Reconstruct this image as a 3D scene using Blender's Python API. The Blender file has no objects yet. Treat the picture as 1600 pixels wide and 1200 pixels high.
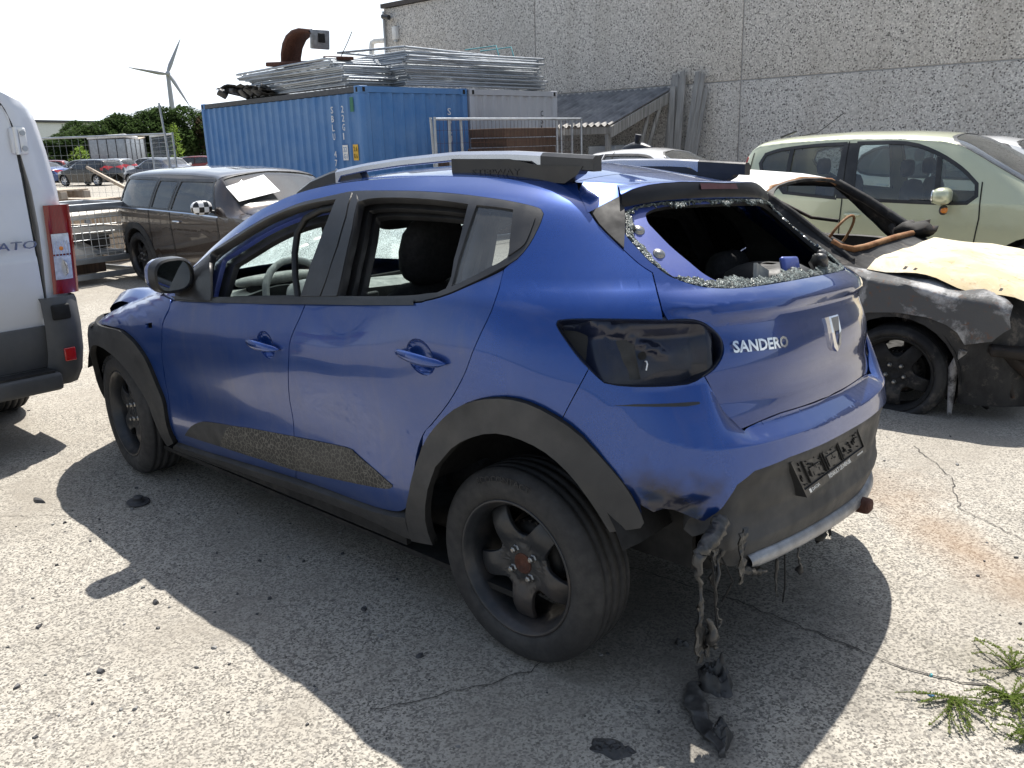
import bpy, bmesh, math, random
import numpy as np
from mathutils import Vector, Matrix, Euler
from mathutils import noise as mnoise
scn = bpy.context.scene
C = scn.collection
random.seed(7)
PI = math.pi

# ------------------------------------------------------------------ camera
cam = bpy.data.cameras.new('camera')
cam.sensor_fit = 'HORIZONTAL'; cam.sensor_width = 36.0; cam.lens = 29.9675
cam.clip_start = 0.05; cam.clip_end = 4000
cam_ob = bpy.data.objects.new('camera', cam); C.objects.link(cam_ob)
_r, _u, _f = Vector((-0.749117, -0.661829, -0.028392)), Vector((0.158394, -0.220571, 0.962424)), Vector((0.643223, -0.716471, -0.270063))
cam_ob.matrix_world = Matrix(((_r.x, _u.x, -_f.x, -1.5839), (_r.y, _u.y, -_f.y, 2.5871), (_r.z, _u.z, -_f.z, 1.5658), (0, 0, 0, 1)))
scn.camera = cam_ob

# ------------------------------------------------------------------ sky and sun
SUN_DIR = Vector((.28, -.49, 1.0)).normalized()      # towards the sun
SUN_EL = math.asin(SUN_DIR.z)
SUN_AZ = math.atan2(SUN_DIR.x, SUN_DIR.y)            # clockwise from +Y
world = bpy.data.worlds.new('World'); scn.world = world; world.use_nodes = True
wt = world.node_tree; wt.nodes.clear()
def wn(t, **k):
    n = wt.nodes.new(t)
    for a, b in k.items(): setattr(n, a, b)
    return n
sky = wn('ShaderNodeTexSky', sky_type='NISHITA', sun_disc=False, sun_elevation=SUN_EL, sun_rotation=SUN_AZ, air_density=1.2, dust_density=1.5, ozone_density=1.0)
tc = wn('ShaderNodeTexCoord')
sep = wn('ShaderNodeSeparateXYZ'); wt.links.new(tc.outputs['Generated'], sep.inputs[0])
zc = wn('ShaderNodeMath', operation='MAXIMUM'); zc.inputs[1].default_value = 0.0; wt.links.new(sep.outputs[2], zc.inputs[0])
za = wn('ShaderNodeMath', operation='ADD'); za.inputs[1].default_value = .22; wt.links.new(zc.outputs[0], za.inputs[0])
dv = wn('ShaderNodeVectorMath', operation='DIVIDE'); wt.links.new(tc.outputs['Generated'], dv.inputs[0])
cb = wn('ShaderNodeCombineXYZ'); [wt.links.new(za.outputs[0], cb.inputs[i]) for i in range(3)]
wt.links.new(cb.outputs[0], dv.inputs[1])
nz = wn('ShaderNodeTexNoise'); nz.inputs['Scale'].default_value = 1.7; nz.inputs['Detail'].default_value = 7; nz.inputs['Roughness'].default_value = .58
wt.links.new(dv.outputs[0], nz.inputs['Vector'])
rp = wn('ShaderNodeValToRGB'); rp.color_ramp.elements[0].position = .47; rp.color_ramp.elements[1].position = .63
rp.color_ramp.elements[0].color = (.14, .14, .14, 1); rp.color_ramp.elements[1].color = (1, 1, 1, 1)
wt.links.new(nz.outputs['Fac'], rp.inputs[0])
# bright thin cloud and haze, brighter towards the sun as real cloud is; haze closes the gaps low down
dt = wn('ShaderNodeVectorMath', operation='DOT_PRODUCT'); wt.links.new(tc.outputs['Generated'], dt.inputs[0]); dt.inputs[1].default_value = SUN_DIR
def wm(op, a, b):
    q = wn('ShaderNodeMath', operation=op)
    for i, v in enumerate((a, b)):
        if isinstance(v, (int, float)): q.inputs[i].default_value = v
        else: wt.links.new(v, q.inputs[i])
    return q.outputs[0]
glow = wm('ADD', wm('MULTIPLY', wm('POWER', wm('MAXIMUM', wm('MULTIPLY', wm('ADD', dt.outputs['Value'], 1.), .5), 0.), 6.), 13.), 2.9)
low = wm('MAXIMUM', wm('SUBTRACT', 1., wm('MULTIPLY', zc.outputs[0], 2.4)), 0.)
fwd = wm('MULTIPLY', wm('ADD', dt.outputs['Value'], 1.), .5)
glow = wm('ADD', glow, wm('MULTIPLY', low, wm('ADD', wm('MULTIPLY', wm('MULTIPLY', fwd, fwd), 15.), .6)))
fac = wm('MINIMUM', wm('MAXIMUM', rp.outputs[0], low), 1.)
cl = wn('ShaderNodeMix', data_type='RGBA', blend_type='MULTIPLY'); cl.inputs[0].default_value = 1; cl.inputs[6].default_value = (.87, .94, 1.04, 1); wt.links.new(glow, cl.inputs[7])
mx = wn('ShaderNodeMix', data_type='RGBA'); wt.links.new(fac, mx.inputs['Factor']); wt.links.new(sky.outputs[0], mx.inputs[6])
wt.links.new(cl.outputs[2], mx.inputs[7])
bg = wn('ShaderNodeBackground'); bg.inputs['Strength'].default_value = .075
wt.links.new(mx.outputs[2], bg.inputs['Color'])
wo = wn('ShaderNodeOutputWorld'); wt.links.new(bg.outputs[0], wo.inputs['Surface'])
sun = bpy.data.lights.new('sun', 'SUN'); sun.energy = 4.2; sun.angle = math.radians(.53); sun.color = (1, .955, .89)
sun_ob = bpy.data.objects.new('sun', sun); C.objects.link(sun_ob)
sun_ob.rotation_euler = SUN_DIR.to_track_quat('Z', 'Y').to_euler(); sun_ob.location = SUN_DIR * 60
scn.view_settings.view_transform = 'Standard'; scn.view_settings.look = 'None'
scn.view_settings.exposure = .88; scn.view_settings.gamma = 1.0
scn.cycles.max_bounces = 8; scn.cycles.transparent_max_bounces = 16

# ------------------------------------------------------------------ object helpers
def tag(o, label=None, cat=None, group=None, kind=None):
    for k, v in (('label', label), ('category', cat), ('group', group), ('kind', kind)):
        if v: o[k] = v
    return o
def thing(name, label, cat, loc=(0, 0, 0), rz=0., group=None):
    o = bpy.data.objects.new(name, None); C.objects.link(o); o.empty_display_size = .1
    o.location = loc; o.rotation_euler = (0, 0, rz)
    return tag(o, label, cat, group)
def link(name, me, parent=None, loc=None, rot=None, **t):
    o = bpy.data.objects.new(name, me); C.objects.link(o)
    if parent: o.parent = parent
    if loc is not None: o.location = loc
    if rot is not None: o.rotation_euler = rot
    return tag(o, **t)
def copy_tree(o, parent=None):
    c = o.copy(); C.objects.link(c)
    if parent is not None: c.parent = parent
    for ch in list(o.children): copy_tree(ch, c)
    return c
class MB:
    """collects simple shapes in one mesh; several materials possible"""
    def __init__(s): s.v, s.f, s.m, s.mats, s.sm = [], [], [], [], []
    def mi(s, mat):
        if mat not in s.mats: s.mats.append(mat)
        return s.mats.index(mat)
    def add(s, v, f, mat, smooth=False, M=None):
        b = len(s.v); k = s.mi(mat)
        s.v += [tuple(M @ Vector(p)) for p in v] if M is not None else [tuple(p) for p in v]
        s.f += [tuple(b + i for i in q) for q in f]; s.m += [k] * len(f); s.sm += [smooth] * len(f)
        return s
    def box(s, c, d, mat, rot=None, M=None, bev=0.):
        x, y, z = d[0] / 2, d[1] / 2, d[2] / 2
        T = Matrix.Translation(c) @ (Euler(rot).to_matrix().to_4x4() if rot else Matrix())
        if M is not None: T = M @ T
        if bev <= 0:
            v = [(a * x, b * y, e * z) for a in (-1, 1) for b in (-1, 1) for e in (-1, 1)]
            f = [(0, 1, 3, 2), (4, 6, 7, 5), (0, 4, 5, 1), (2, 3, 7, 6), (0, 2, 6, 4), (1, 5, 7, 3)]
            return s.add(v, f, mat, False, T)
        bm = bmesh.new(); bmesh.ops.create_cube(bm, size=1)
        for q in bm.verts: q.co = (q.co.x * d[0], q.co.y * d[1], q.co.z * d[2])
        bmesh.ops.bevel(bm, geom=list(bm.edges), offset=min(bev, .49 * min(d)), segments=2, profile=.5, affect='EDGES')
        bm.verts.index_update()
        s.add([q.co.copy() for q in bm.verts], [tuple(q.index for q in p.verts) for p in bm.faces], mat, True, T); bm.free()
        return s
    def tube(s, pts, r, mat, n=8, cap=True, smooth=True, closed=False):
        pts = [Vector(p) for p in pts]; N = len(pts); rr = r if isinstance(r, (list, tuple)) else [r] * N
        v, f = [], []; up = None
        for i, p in enumerate(pts):
            if closed: t = pts[(i + 1) % N] - pts[i - 1]
            else: t = pts[min(i + 1, N - 1)] - pts[max(i - 1, 0)]
            if t.length < 1e-9: t = Vector((0, 0, 1))
            t.normalize()
            if up is None: up = Vector((0, 0, 1)) if abs(t.z) < .9 else Vector((1, 0, 0))
            a = t.cross(up)
            if a.length < 1e-6: a = t.orthogonal()
            a.normalize(); b = a.cross(t).normalized(); up = b
            for k in range(n):
                w = 2 * PI * k / n; v.append(p + (a * math.cos(w) + b * math.sin(w)) * rr[i])
        for i in range(N if closed else N - 1):
            j = (i + 1) % N
            for k in range(n):
                f.append((i * n + k, i * n + (k + 1) % n, j * n + (k + 1) % n, j * n + k))
        s.add(v, f, mat, smooth)
        if cap and not closed:
            s.add(v[:n], [tuple(range(n))[::-1]], mat); s.add(v[-n:], [tuple(range(n))], mat)
        return s
    def lathe(s, prof, mat, n=32, M=None, smooth=True, a0=0., a1=2 * PI):
        """profile of (radius, y) turned about the y axis"""
        full = abs(a1 - a0 - 2 * PI) < 1e-6; v, f = [], []; m = len(prof); nn = n if full else n + 1
        for k in range(nn):
            w = a0 + (a1 - a0) * k / n
            for (r, y) in prof: v.append((r * math.cos(w), y, r * math.sin(w)))
        for k in range(n):
            j = (k + 1) % nn
            for i in range(m - 1):
                f.append((k * m + i, k * m + i + 1, j * m + i + 1, j * m + i))
        return s.add(v, f, mat, smooth, M)
    def prism(s, poly, h, mat, M=None, smooth=False):
        """polygon in the xy plane, extruded to z = h"""
        n = len(poly); v = [(x, y, 0) for x, y in poly] + [(x, y, h) for x, y in poly]
        f = [tuple(range(n))[::-1], tuple(range(n, 2 * n))] + [(i, (i + 1) % n, n + (i + 1) % n, n + i) for i in range(n)]
        return s.add(v, f, mat, smooth, M)
    def grid(s, rows, mat, smooth=True, M=None, closed=False):
        n = len(rows[0]); v = [p for r in rows for p in r]; f = []
        for i in range(len(rows) - 1):
            for k in range(n if closed else n - 1):
                f.append((i * n + k, i * n + (k + 1) % n, (i + 1) * n + (k + 1) % n, (i + 1) * n + k))
        return s.add(v, f, mat, smooth, M)
    def ball(s, c, r, mat, n=12, M=None):
        r = r if isinstance(r, (tuple, list)) else (r,) * 3
        rows = [[(c[0] + r[0] * math.sin(a) * math.cos(b), c[1] + r[1] * math.sin(a) * math.sin(b), c[2] + r[2] * math.cos(a)) for b in [2 * PI * k / n for k in range(n)]] for a in [1e-3 + (PI - 2e-3) * i / (n // 2) for i in range(n // 2 + 1)]]
        return s.grid(rows, mat, True, M, closed=True)
    def mesh(s, name):
        me = bpy.data.meshes.new(name); me.from_pydata(s.v, [], s.f)
        for m in s.mats: me.materials.append(m)
        me.polygons.foreach_set('material_index', s.m); me.polygons.foreach_set('use_smooth', s.sm); me.update()
        return me
    def build(s, name, parent=None, loc=None, rot=None, sharp=None, recalc=False, **t):
        me = s.mesh(name)
        if recalc:
            bm = bmesh.new(); bm.from_mesh(me); bmesh.ops.recalc_face_normals(bm, faces=list(bm.faces)); bm.to_mesh(me); bm.free()
        if sharp: me.set_sharp_from_angle(angle=math.radians(sharp))
        return link(name, me, parent, loc, rot, **t)
_tc = {}
def text_polys(txt, bold=0.):
    """outline mesh of a line of text, unit height, in the xy plane"""
    if (txt, bold) in _tc: return _tc[(txt, bold)]
    cu = bpy.data.curves.new('lettering', 'FONT'); cu.body = txt; cu.size = 1; cu.resolution_u = 2; cu.offset = bold
    o = bpy.data.objects.new('lettering', cu); me = o.to_mesh()
    v = [tuple(q.co) for q in me.vertices]; f = [tuple(p.vertices) for p in me.polygons]
    o.to_mesh_clear(); bpy.data.objects.remove(o); bpy.data.curves.remove(cu)
    xs = [p[0] for p in v]; x0, x1 = min(xs), max(xs)
    _tc[(txt, bold)] = ([((p[0] - x0), p[1]) for p in v], f, x1 - x0); return _tc[(txt, bold)]
def text_solid(mb, txt, width, height, depth, mat, fn, bold=0.):
    """letters laid through fn(u, w, d) -> point, u in 0..width, w in 0..height"""
    v, f, L = text_polys(txt, bold); sx = width / L; sy = height / .70
    a = [fn(x * sx, y * sy, depth) for x, y in v]; b = [fn(x * sx, y * sy, 0) for x, y in v]
    n = len(v); ed = {}
    for q in f:
        for i in range(len(q)):
            e = (q[i], q[(i + 1) % len(q)]); ed[e] = ed.get(e, 0) + 1
    side = [(i, j, j + n, i + n) for (i, j) in ed if (j, i) not in ed] if depth > 0 else []
    mb.add(a + b, [tuple(q) for q in f] + [tuple(s_) for s_ in side], mat)

# ------------------------------------------------------------------ sheets cut out of a curved surface
def cr_loop(pts, sub=3, corner=38):
    """round a traced loop with a spline, keeping its corners"""
    n = len(pts); P_ = [Vector((p[0], p[1])) for p in pts]; out = []
    def is_c(i):
        a = P_[i] - P_[i - 1]; b = P_[(i + 1) % n] - P_[i]
        return a.length < 1e-9 or b.length < 1e-9 or a.angle(b) > math.radians(corner)
    cs = [is_c(i) for i in range(n)]
    for i in range(n):
        p1, p2 = P_[i], P_[(i + 1) % n]
        p0 = P_[i - 1] if not cs[i] else p1 * 2 - p2
        p3 = P_[(i + 2) % n] if not cs[(i + 1) % n] else p2 * 2 - p1
        for k in range(sub):
            t = k / sub
            q = .5 * ((2 * p1) + (p2 - p0) * t + (2 * p0 - 5 * p1 + 4 * p2 - p3) * t * t + (3 * p1 - p0 - 3 * p2 + p3) * t ** 3)
            out.append((q.x, q.y))
    return out
def inset(loop, d):
    """move a closed loop inwards by d (outwards when negative)"""
    n = len(loop); A = sum(loop[i][0] * loop[(i + 1) % n][1] - loop[(i + 1) % n][0] * loop[i][1] for i in range(n))
    sg = 1 if A > 0 else -1; out = []
    for i in range(n):
        p0, p1, p2 = Vector(loop[i - 1]), Vector(loop[i]), Vector(loop[(i + 1) % n])
        a, b = (p1 - p0), (p2 - p1)
        if a.length < 1e-7 or b.length < 1e-7: out.append(tuple(p1)); continue
        a.normalize(); b.normalize()
        na, nb = Vector((-a.y, a.x)) * sg, Vector((-b.y, b.x)) * sg; m = na + nb
        if m.length < 1e-4: m = na
        m.normalize(); k = 1 / max(.45, m.dot(na)); out.append(tuple(p1 + m * d * k))
    return out
def mirror_loop(l): return [(-s, z) for s, z in l][::-1]
def patch(name, fn, outer, holes=(), mat=None, grid=(.04, .04), hem=.012, parent=None, lines=None, flip=False, mats=None, hem_mat=None, post=None, **t):
    """a sheet of the surface fn(u, w) -> (points, normals), bounded by loops in (u, w)"""
    bm = bmesh.new(); E = []
    for lp in [outer] + list(holes):
        l2 = []
        for p in lp:
            if not l2 or (abs(p[0] - l2[-1][0]) + abs(p[1] - l2[-1][1])) > 1e-5: l2.append(p)
        if abs(l2[0][0] - l2[-1][0]) + abs(l2[0][1] - l2[-1][1]) < 1e-5: l2.pop()
        vs = [bm.verts.new((p[0], p[1], 0)) for p in l2]
        E += [bm.edges.new((vs[i], vs[(i + 1) % len(vs)])) for i in range(len(vs))]
    bmesh.ops.triangle_fill(bm, edges=E, use_beauty=True, use_dissolve=False)
    xs = [v.co.x for v in bm.verts]; ys = [v.co.y for v in bm.verts]
    x0, x1, y0, y1 = min(xs), max(xs), min(ys), max(ys)
    lx = lines[0] if lines and lines[0] is not None else [x0 + (x1 - x0) * i / max(1, round((x1 - x0) / grid[0])) for i in range(1, max(1, round((x1 - x0) / grid[0])))]
    ly = lines[1] if lines and lines[1] is not None else [y0 + (y1 - y0) * i / max(1, round((y1 - y0) / grid[1])) for i in range(1, max(1, round((y1 - y0) / grid[1])))]
    for x in lx:
        if x0 < x < x1: bmesh.ops.bisect_plane(bm, geom=list(bm.verts) + list(bm.edges) + list(bm.faces), dist=1e-6, plane_co=(x, 0, 0), plane_no=(1, 0, 0))
    for y in ly:
        if y0 < y < y1: bmesh.ops.bisect_plane(bm, geom=list(bm.verts) + list(bm.edges) + list(bm.faces), dist=1e-6, plane_co=(0, y, 0), plane_no=(0, 1, 0))
    bm.verts.index_update()
    uw = np.array([(v.co.x, v.co.y) for v in bm.verts])
    faces = []
    for f in bm.faces:
        q = [v.index for v in f.verts]; A = sum(uw[q[i]][0] * uw[q[(i + 1) % len(q)]][1] - uw[q[(i + 1) % len(q)]][0] * uw[q[i]][1] for i in range(len(q)))
        faces.append(tuple(q if A > 0 else q[::-1]))
    bed = [tuple(v.index for v in e.verts) for e in bm.edges if len(e.link_faces) == 1]
    bm.free()
    p, n = fn(uw[:, 0], uw[:, 1])
    # orient the faces to the normal
    f0 = faces[len(faces) // 2]; a, b, c = (Vector(p[i]) for i in f0[:3])
    vote = 0
    for f in faces[::max(1, len(faces) // 40)]:
        a, b, c = (Vector(p[i]) for i in f[:3]); vote += 1 if (b - a).cross(c - a).dot(Vector(n[f[0]])) > 0 else -1
    if vote < 0: faces = [f[::-1] for f in faces]
    V = [tuple(q) for q in p]; N = [tuple(q) for q in n]; F = list(faces); K = [0] * len(F)
    if hem > 0:
        on = {}
        for f in faces:
            for i in range(len(f)): on[(f[i], f[(i + 1) % len(f)])] = 1
        acc = {}
        for (i, j) in bed:
            if (i, j) not in on: i, j = j, i
            d = Vector(p[j]) - Vector(p[i]); o = d.cross(Vector(n[i]) + Vector(n[j]))
            if o.length > 1e-12: o.normalize()
            for k in (i, j): acc[k] = acc.get(k, Vector((0, 0, 0))) + o
        dup = {}
        for k, o in acc.items():
            if o.length > 1e-9: o = o.normalized()
            q = Vector(p[k]); m = Vector(n[k]); dup[k] = (len(V), len(V) + 1)
            V.append(tuple(q)); N.append(tuple((o + m * .3).normalized())); V.append(tuple(q - m * hem)); N.append(tuple(o))
        for (i, j) in bed:
            if (i, j) not in on: i, j = j, i
            F.append((dup[j][0], dup[i][0], dup[i][1], dup[j][1])); K.append(1 if hem_mat else 0)
    if post: V, F, N = post(V, F, N)
    me = bpy.data.meshes.new(name); me.from_pydata(V, [], F)
    for m in (mats or [mat] + ([hem_mat] if hem_mat else [])): me.materials.append(m)
    me.polygons.foreach_set('material_index', K); me.polygons.foreach_set('use_smooth', [True] * len(F))
    me.update()
    try: me.normals_split_custom_set_from_vertices(N)
    except Exception: pass
    return link(name, me, parent, **t)
def ribbon(mb, fn, line, wid, mat, off=.002):
    """a thin strip lying on the surface along a (u, w) line"""
    L = [Vector(q) for q in line]; up, lo = [], []
    for i, q in enumerate(L):
        d = L[min(i + 1, len(L) - 1)] - L[max(i - 1, 0)]; d.normalize(); nn = Vector((-d.y, d.x)) * wid / 2
        up.append(q + nn); lo.append(q - nn)
    a, na = fn(np.array([q.x for q in up]), np.array([q.y for q in up])); b, nb = fn(np.array([q.x for q in lo]), np.array([q.y for q in lo]))
    mb.grid([[tuple(x + m * off) for x, m in zip(a, na)], [tuple(x + m * off) for x, m in zip(b, nb)]], mat)
def resample(line, step):
    out = [line[0]]
    for a, b in zip(line, line[1:]):
        a, b = Vector(a), Vector(b); k = max(1, int((b - a).length / step))
        out += [tuple(a.lerp(b, i / k)) for i in range(1, k + 1)]
    return out

# ------------------------------------------------------------------ materials
class NT:
    def __init__(s, name):
        s.m = bpy.data.materials.new(name); s.m.use_nodes = True; s.t = s.m.node_tree
        s.b = s.t.nodes['Principled BSDF']; s.o = s.t.nodes['Material Output']
        s.tc = None
    def n(s, typ, **k):
        q = s.t.nodes.new(typ)
        for a, b in k.items(): setattr(q, a, b)
        return q
    def l(s, a, b): s.t.links.new(a, b)
    def co(s):
        if s.tc is None: s.tc = s.n('ShaderNodeTexCoord').outputs['Object']
        return s.tc
    def noise(s, scale, detail=4, rough=.55, vec=None, dist=0.):
        q = s.n('ShaderNodeTexNoise'); q.inputs['Scale'].default_value = scale; q.inputs['Detail'].default_value = detail
        q.inputs['Roughness'].default_value = rough; q.inputs['Distortion'].default_value = dist
        s.l(vec if vec is not None else s.co(), q.inputs['Vector']); return q.outputs['Fac']
    def vor(s, scale, feature='F1', out='Distance', vec=None, rand=1.):
        q = s.n('ShaderNodeTexVoronoi', feature=feature); q.inputs['Scale'].default_value = scale
        q.inputs['Randomness'].default_value = rand
        s.l(vec if vec is not None else s.co(), q.inputs['Vector']); return q.outputs[out]
    def ramp(s, fac, stops, interp='LINEAR'):
        q = s.n('ShaderNodeValToRGB'); e = q.color_ramp.elements; q.color_ramp.interpolation = interp
        while len(e) < len(stops): e.new(.5)
        for i, (p, c) in enumerate(stops):
            e[i].position = p; e[i].color = (c, c, c, 1) if isinstance(c, (int, float)) else (*c, 1)
        s.l(fac, q.inputs[0]); return q.outputs[0]
    def mix(s, fac, a, b, blend='MIX'):
        q = s.n('ShaderNodeMix', data_type='RGBA', blend_type=blend)
        for v, i in ((fac, 0), (a, 6), (b, 7)):
            if isinstance(v, (int, float)): q.inputs[i].default_value = v if i == 0 else (v, v, v, 1)
            elif isinstance(v, tuple): q.inputs[i].default_value = (*v, 1)
            else: s.l(v, q.inputs[i])
        return q.outputs[2]
    def math(s, op, a, b=0., clamp=False):
        q = s.n('ShaderNodeMath', operation=op, use_clamp=clamp)
        for v, i in ((a, 0), (b, 1)):
            if isinstance(v, (int, float)): q.inputs[i].default_value = v
            else: s.l(v, q.inputs[i])
        return q.outputs[0]
    def set(s, k, v):
        i = s.b.inputs[k]
        if isinstance(v, (int, float)): i.default_value = v
        elif isinstance(v, tuple): i.default_value = (*v, 1)
        else: s.l(v, i)
        return s
    def bump(s, h, strength=.3, dist=.01, normal=None):
        q = s.n('ShaderNodeBump'); q.inputs['Strength'].default_value = strength; q.inputs['Distance'].default_value = dist
        s.l(h, q.inputs['Height'])
        if normal is not None: s.l(normal, q.inputs['Normal'])
        s.l(q.outputs[0], s.b.inputs['Normal']); return q.outputs[0]
    def sepz(s):
        q = s.n('ShaderNodeSeparateXYZ'); s.l(s.co(), q.inputs[0]); return q.outputs
def plain(name, col, rough=.5, metal=0., coat=0., var=.12, scale=9., bump=0., bscale=60., spec=.5, dirt=None, dirt_amt=0.):
    t = NT(name); f = t.noise(scale, 5)
    lo = tuple(c * (1 - var) for c in col); hi = tuple(min(1, c * (1 + var)) for c in col)
    c = t.ramp(f, [(.3, lo), (.7, hi)])
    if dirt:
        g = t.ramp(t.noise(scale * .35 + .7, 6, .65), [(.48, 0.), (.72, dirt_amt)]); c = t.mix(g, c, dirt)
    t.set('Base Color', c).set('Metallic', metal).set('Coat Weight', coat).set('Specular IOR Level', spec)
    t.set('Roughness', t.ramp(t.noise(scale * 2.3, 3), [(.3, max(.02, rough * .8)), (.7, min(1, rough * 1.2))]))
    if bump > 0: t.bump(t.noise(bscale, 3), bump, .004)
    return t.m
def car_paint(name, col, dust=(.20, .19, .18), amt=.25, metal=.35, rough=.26, coat=1., flake=True, soot=None, runs=0.):
    t = NT(name)
    c = t.mix(t.ramp(t.noise(3.0, 5), [(.35, 0.), (.75, .22)]), col, tuple(k * .75 for k in col))
    if flake: c = t.mix(t.math('MULTIPLY', t.vor(700., out='Color'), .22), c, tuple(min(1, k * 2.0 + .008) for k in col))
    d = t.math('MULTIPLY', t.ramp(t.noise(2.1, 8, .66, dist=.3), [(.36, .12), (.68, 1.)]), amt)
    sp = t.ramp(t.noise(110., 3, .7), [(.60, 0.), (.74, .6)])
    d = t.math('ADD', d, t.math('MULTIPLY', sp, amt * .8), True)
    if runs:
        mp = t.n('ShaderNodeMapping'); mp.inputs['Scale'].default_value = (14, 14, .9); t.l(t.co(), mp.inputs['Vector'])
        d = t.math('ADD', d, t.math('MULTIPLY', t.ramp(t.noise(1., 5, .6, vec=mp.outputs[0]), [(.52, 0.), (.75, 1.)]), runs), True)
        m2 = t.n('ShaderNodeMapping'); m2.inputs['Scale'].default_value = (3, 3, 40); m2.inputs['Rotation'].default_value = (.15, .25, 0); t.l(t.co(), m2.inputs['Vector'])
        d = t.math('ADD', d, t.math('MULTIPLY', t.ramp(t.noise(1., 3, .5, vec=m2.outputs[0]), [(.70, 0.), (.73, .35)]), runs), True)
    c = t.mix(d, c, dust); ro = rough
    if soot:   # burnt-on soot round a point of the body
        o = t.sepz(); ds = None
        for a, q, r_ in zip(o, soot[0], soot[1]):
            k = t.math('DIVIDE', t.math('SUBTRACT', a, q), r_); k = t.math('MULTIPLY', k, k); ds = k if ds is None else t.math('ADD', ds, k)
        ds = t.math('ADD', t.math('SQRT', ds), t.math('MULTIPLY', t.math('SUBTRACT', t.noise(7., 7, .7), .5), 1.6))
        f = t.ramp(ds, [(.35, .92), (1., 0.)]); c = t.mix(f, c, (.012, .011, .011)); d = t.math('ADD', d, f, True)
    t.set('Base Color', c).set('Metallic', t.math('MULTIPLY', t.math('SUBTRACT', 1., d), metal))
    t.set('Roughness', ro).set('Coat Weight', t.math('SUBTRACT', coat, t.math('MULTIPLY', d, coat * .7))); t.b.inputs['Coat IOR'].default_value = 1.5
    t.set('Coat Roughness', t.math('ADD', t.math('MULTIPLY', d, .30), .015))
    return t.m
def glass(name, tint=(.75, .82, .8), op=.1, rough=.02, dirt=.1):
    t = NT(name); tr = t.n('ShaderNodeBsdfTransparent'); tr.inputs[0].default_value = (*tint, 1)
    gl = t.n('ShaderNodeBsdfGlossy'); gl.inputs['Roughness'].default_value = rough; gl.inputs['Color'].default_value = (.95, .97, 1, 1)
    fr = t.n('ShaderNodeFresnel'); fr.inputs['IOR'].default_value = 1.5
    k = t.math('ADD', t.math('MULTIPLY', fr.outputs[0], 1.15), op * .6, True)
    m = t.n('ShaderNodeMixShader'); t.l(k, m.inputs[0]); t.l(tr.outputs[0], m.inputs[1]); t.l(gl.outputs[0], m.inputs[2])
    df = t.n('ShaderNodeBsdfDiffuse'); df.inputs['Color'].default_value = (.45, .45, .42, 1)
    m2 = t.n('ShaderNodeMixShader'); t.l(t.ramp(t.noise(3., 6, .6), [(.3, dirt * .4), (.75, dirt * 1.6)]), m2.inputs[0]); t.l(m.outputs[0], m2.inputs[1]); t.l(df.outputs[0], m2.inputs[2])
    t.l(m2.outputs[0], t.o.inputs['Surface']); return t.m
def shattered(name):
    t = NT(name); e = t.vor(95., 'DISTANCE_TO_EDGE'); c = t.vor(95., out='Color')
    tr = t.n('ShaderNodeBsdfTransparent'); tr.inputs[0].default_value = (.62, .72, .70, 1)
    cr = t.ramp(e, [(.0, 1.), (.10, .35), (.3, .22)])
    f2 = t.math('ADD', cr, t.ramp(t.noise(6., 5, .7), [(.4, 0.), (.7, .4)]), True)
    df = t.n('ShaderNodeBsdfDiffuse'); t.l(t.mix(t.ramp(t.noise(9., 5), [(.4, 0.), (.65, 1.)]), (.55, .68, .66), (.80, .84, .80)), df.inputs[0])
    tl = t.n('ShaderNodeBsdfTranslucent'); tl.inputs[0].default_value = (.62, .76, .74, 1)
    a = t.n('ShaderNodeMixShader'); a.inputs[0].default_value = .6; t.l(df.outputs[0], a.inputs[1]); t.l(tl.outputs[0], a.inputs[2])
    b = t.n('ShaderNodeMixShader'); t.l(f2, b.inputs[0]); t.l(tr.outputs[0], b.inputs[1]); t.l(a.outputs[0], b.inputs[2])
    gl = t.n('ShaderNodeBsdfGlossy'); gl.inputs['Roughness'].default_value = .15
    d = t.n('ShaderNodeMixShader'); d.inputs[0].default_value = .10; t.l(b.outputs[0], d.inputs[1]); t.l(gl.outputs[0], d.inputs[2])
    t.l(d.outputs[0], t.o.inputs['Surface']); return t.m
M = {}
M['blue'] = car_paint('blue_paint', (.006, .052, .26), dust=(.14, .15, .18), amt=.08, metal=.62, rough=.24, runs=.07)
M['blue_gate_shaded'] = car_paint('shade_darkened_tailgate_blue', (.0045, .037, .195), dust=(.13, .14, .16), amt=.035, metal=.6, rough=.22, runs=.03)  # same body blue, with the tailgate's shade and dark reflections put into the colour
M['blue_rear'] = car_paint('sooty_blue_paint', (.006, .052, .26), dust=(.13, .14, .16), amt=.05, metal=.62, rough=.24, runs=.05, soot=((-.46, .74, .58), (.26, .24, .16)))
M['blue_dusty'] = car_paint('dusty_blue_paint', (.008, .053, .25), dust=(.155, .16, .185), amt=.34, metal=.55, rough=.28, coat=.9, runs=.16)
M['blue_in'] = car_paint('inner_blue_paint', (.02, .05, .28), dust=(.25, .27, .36), amt=.3, metal=.25, rough=.4, coat=.5)
M['pocket'] = plain('sooty_blue_metal', (.006, .010, .028), .34, .2, .4, .6, 7., .4, 14., dirt=(.045, .05, .06), dirt_amt=.6)
M['cladding'] = plain('dusty_black_plastic', (.036, .037, .039), .62, 0, 0, .18, 5., .25, 350., dirt=(.11, .11, .112), dirt_amt=.38)
M['trim'] = plain('satin_black_trim', (.022, .022, .023), .38, 0, .15, .15, 8., .1, 300., dirt=(.10, .10, .10), dirt_amt=.35)
M['rubber'] = plain('worn_tyre_rubber', (.026, .026, .027), .75, 0, 0, .2, 14., .3, 120., dirt=(.075, .073, .070), dirt_amt=.5)
M['seal'] = plain('black_rubber_seal', (.01, .01, .01), .5)
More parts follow.
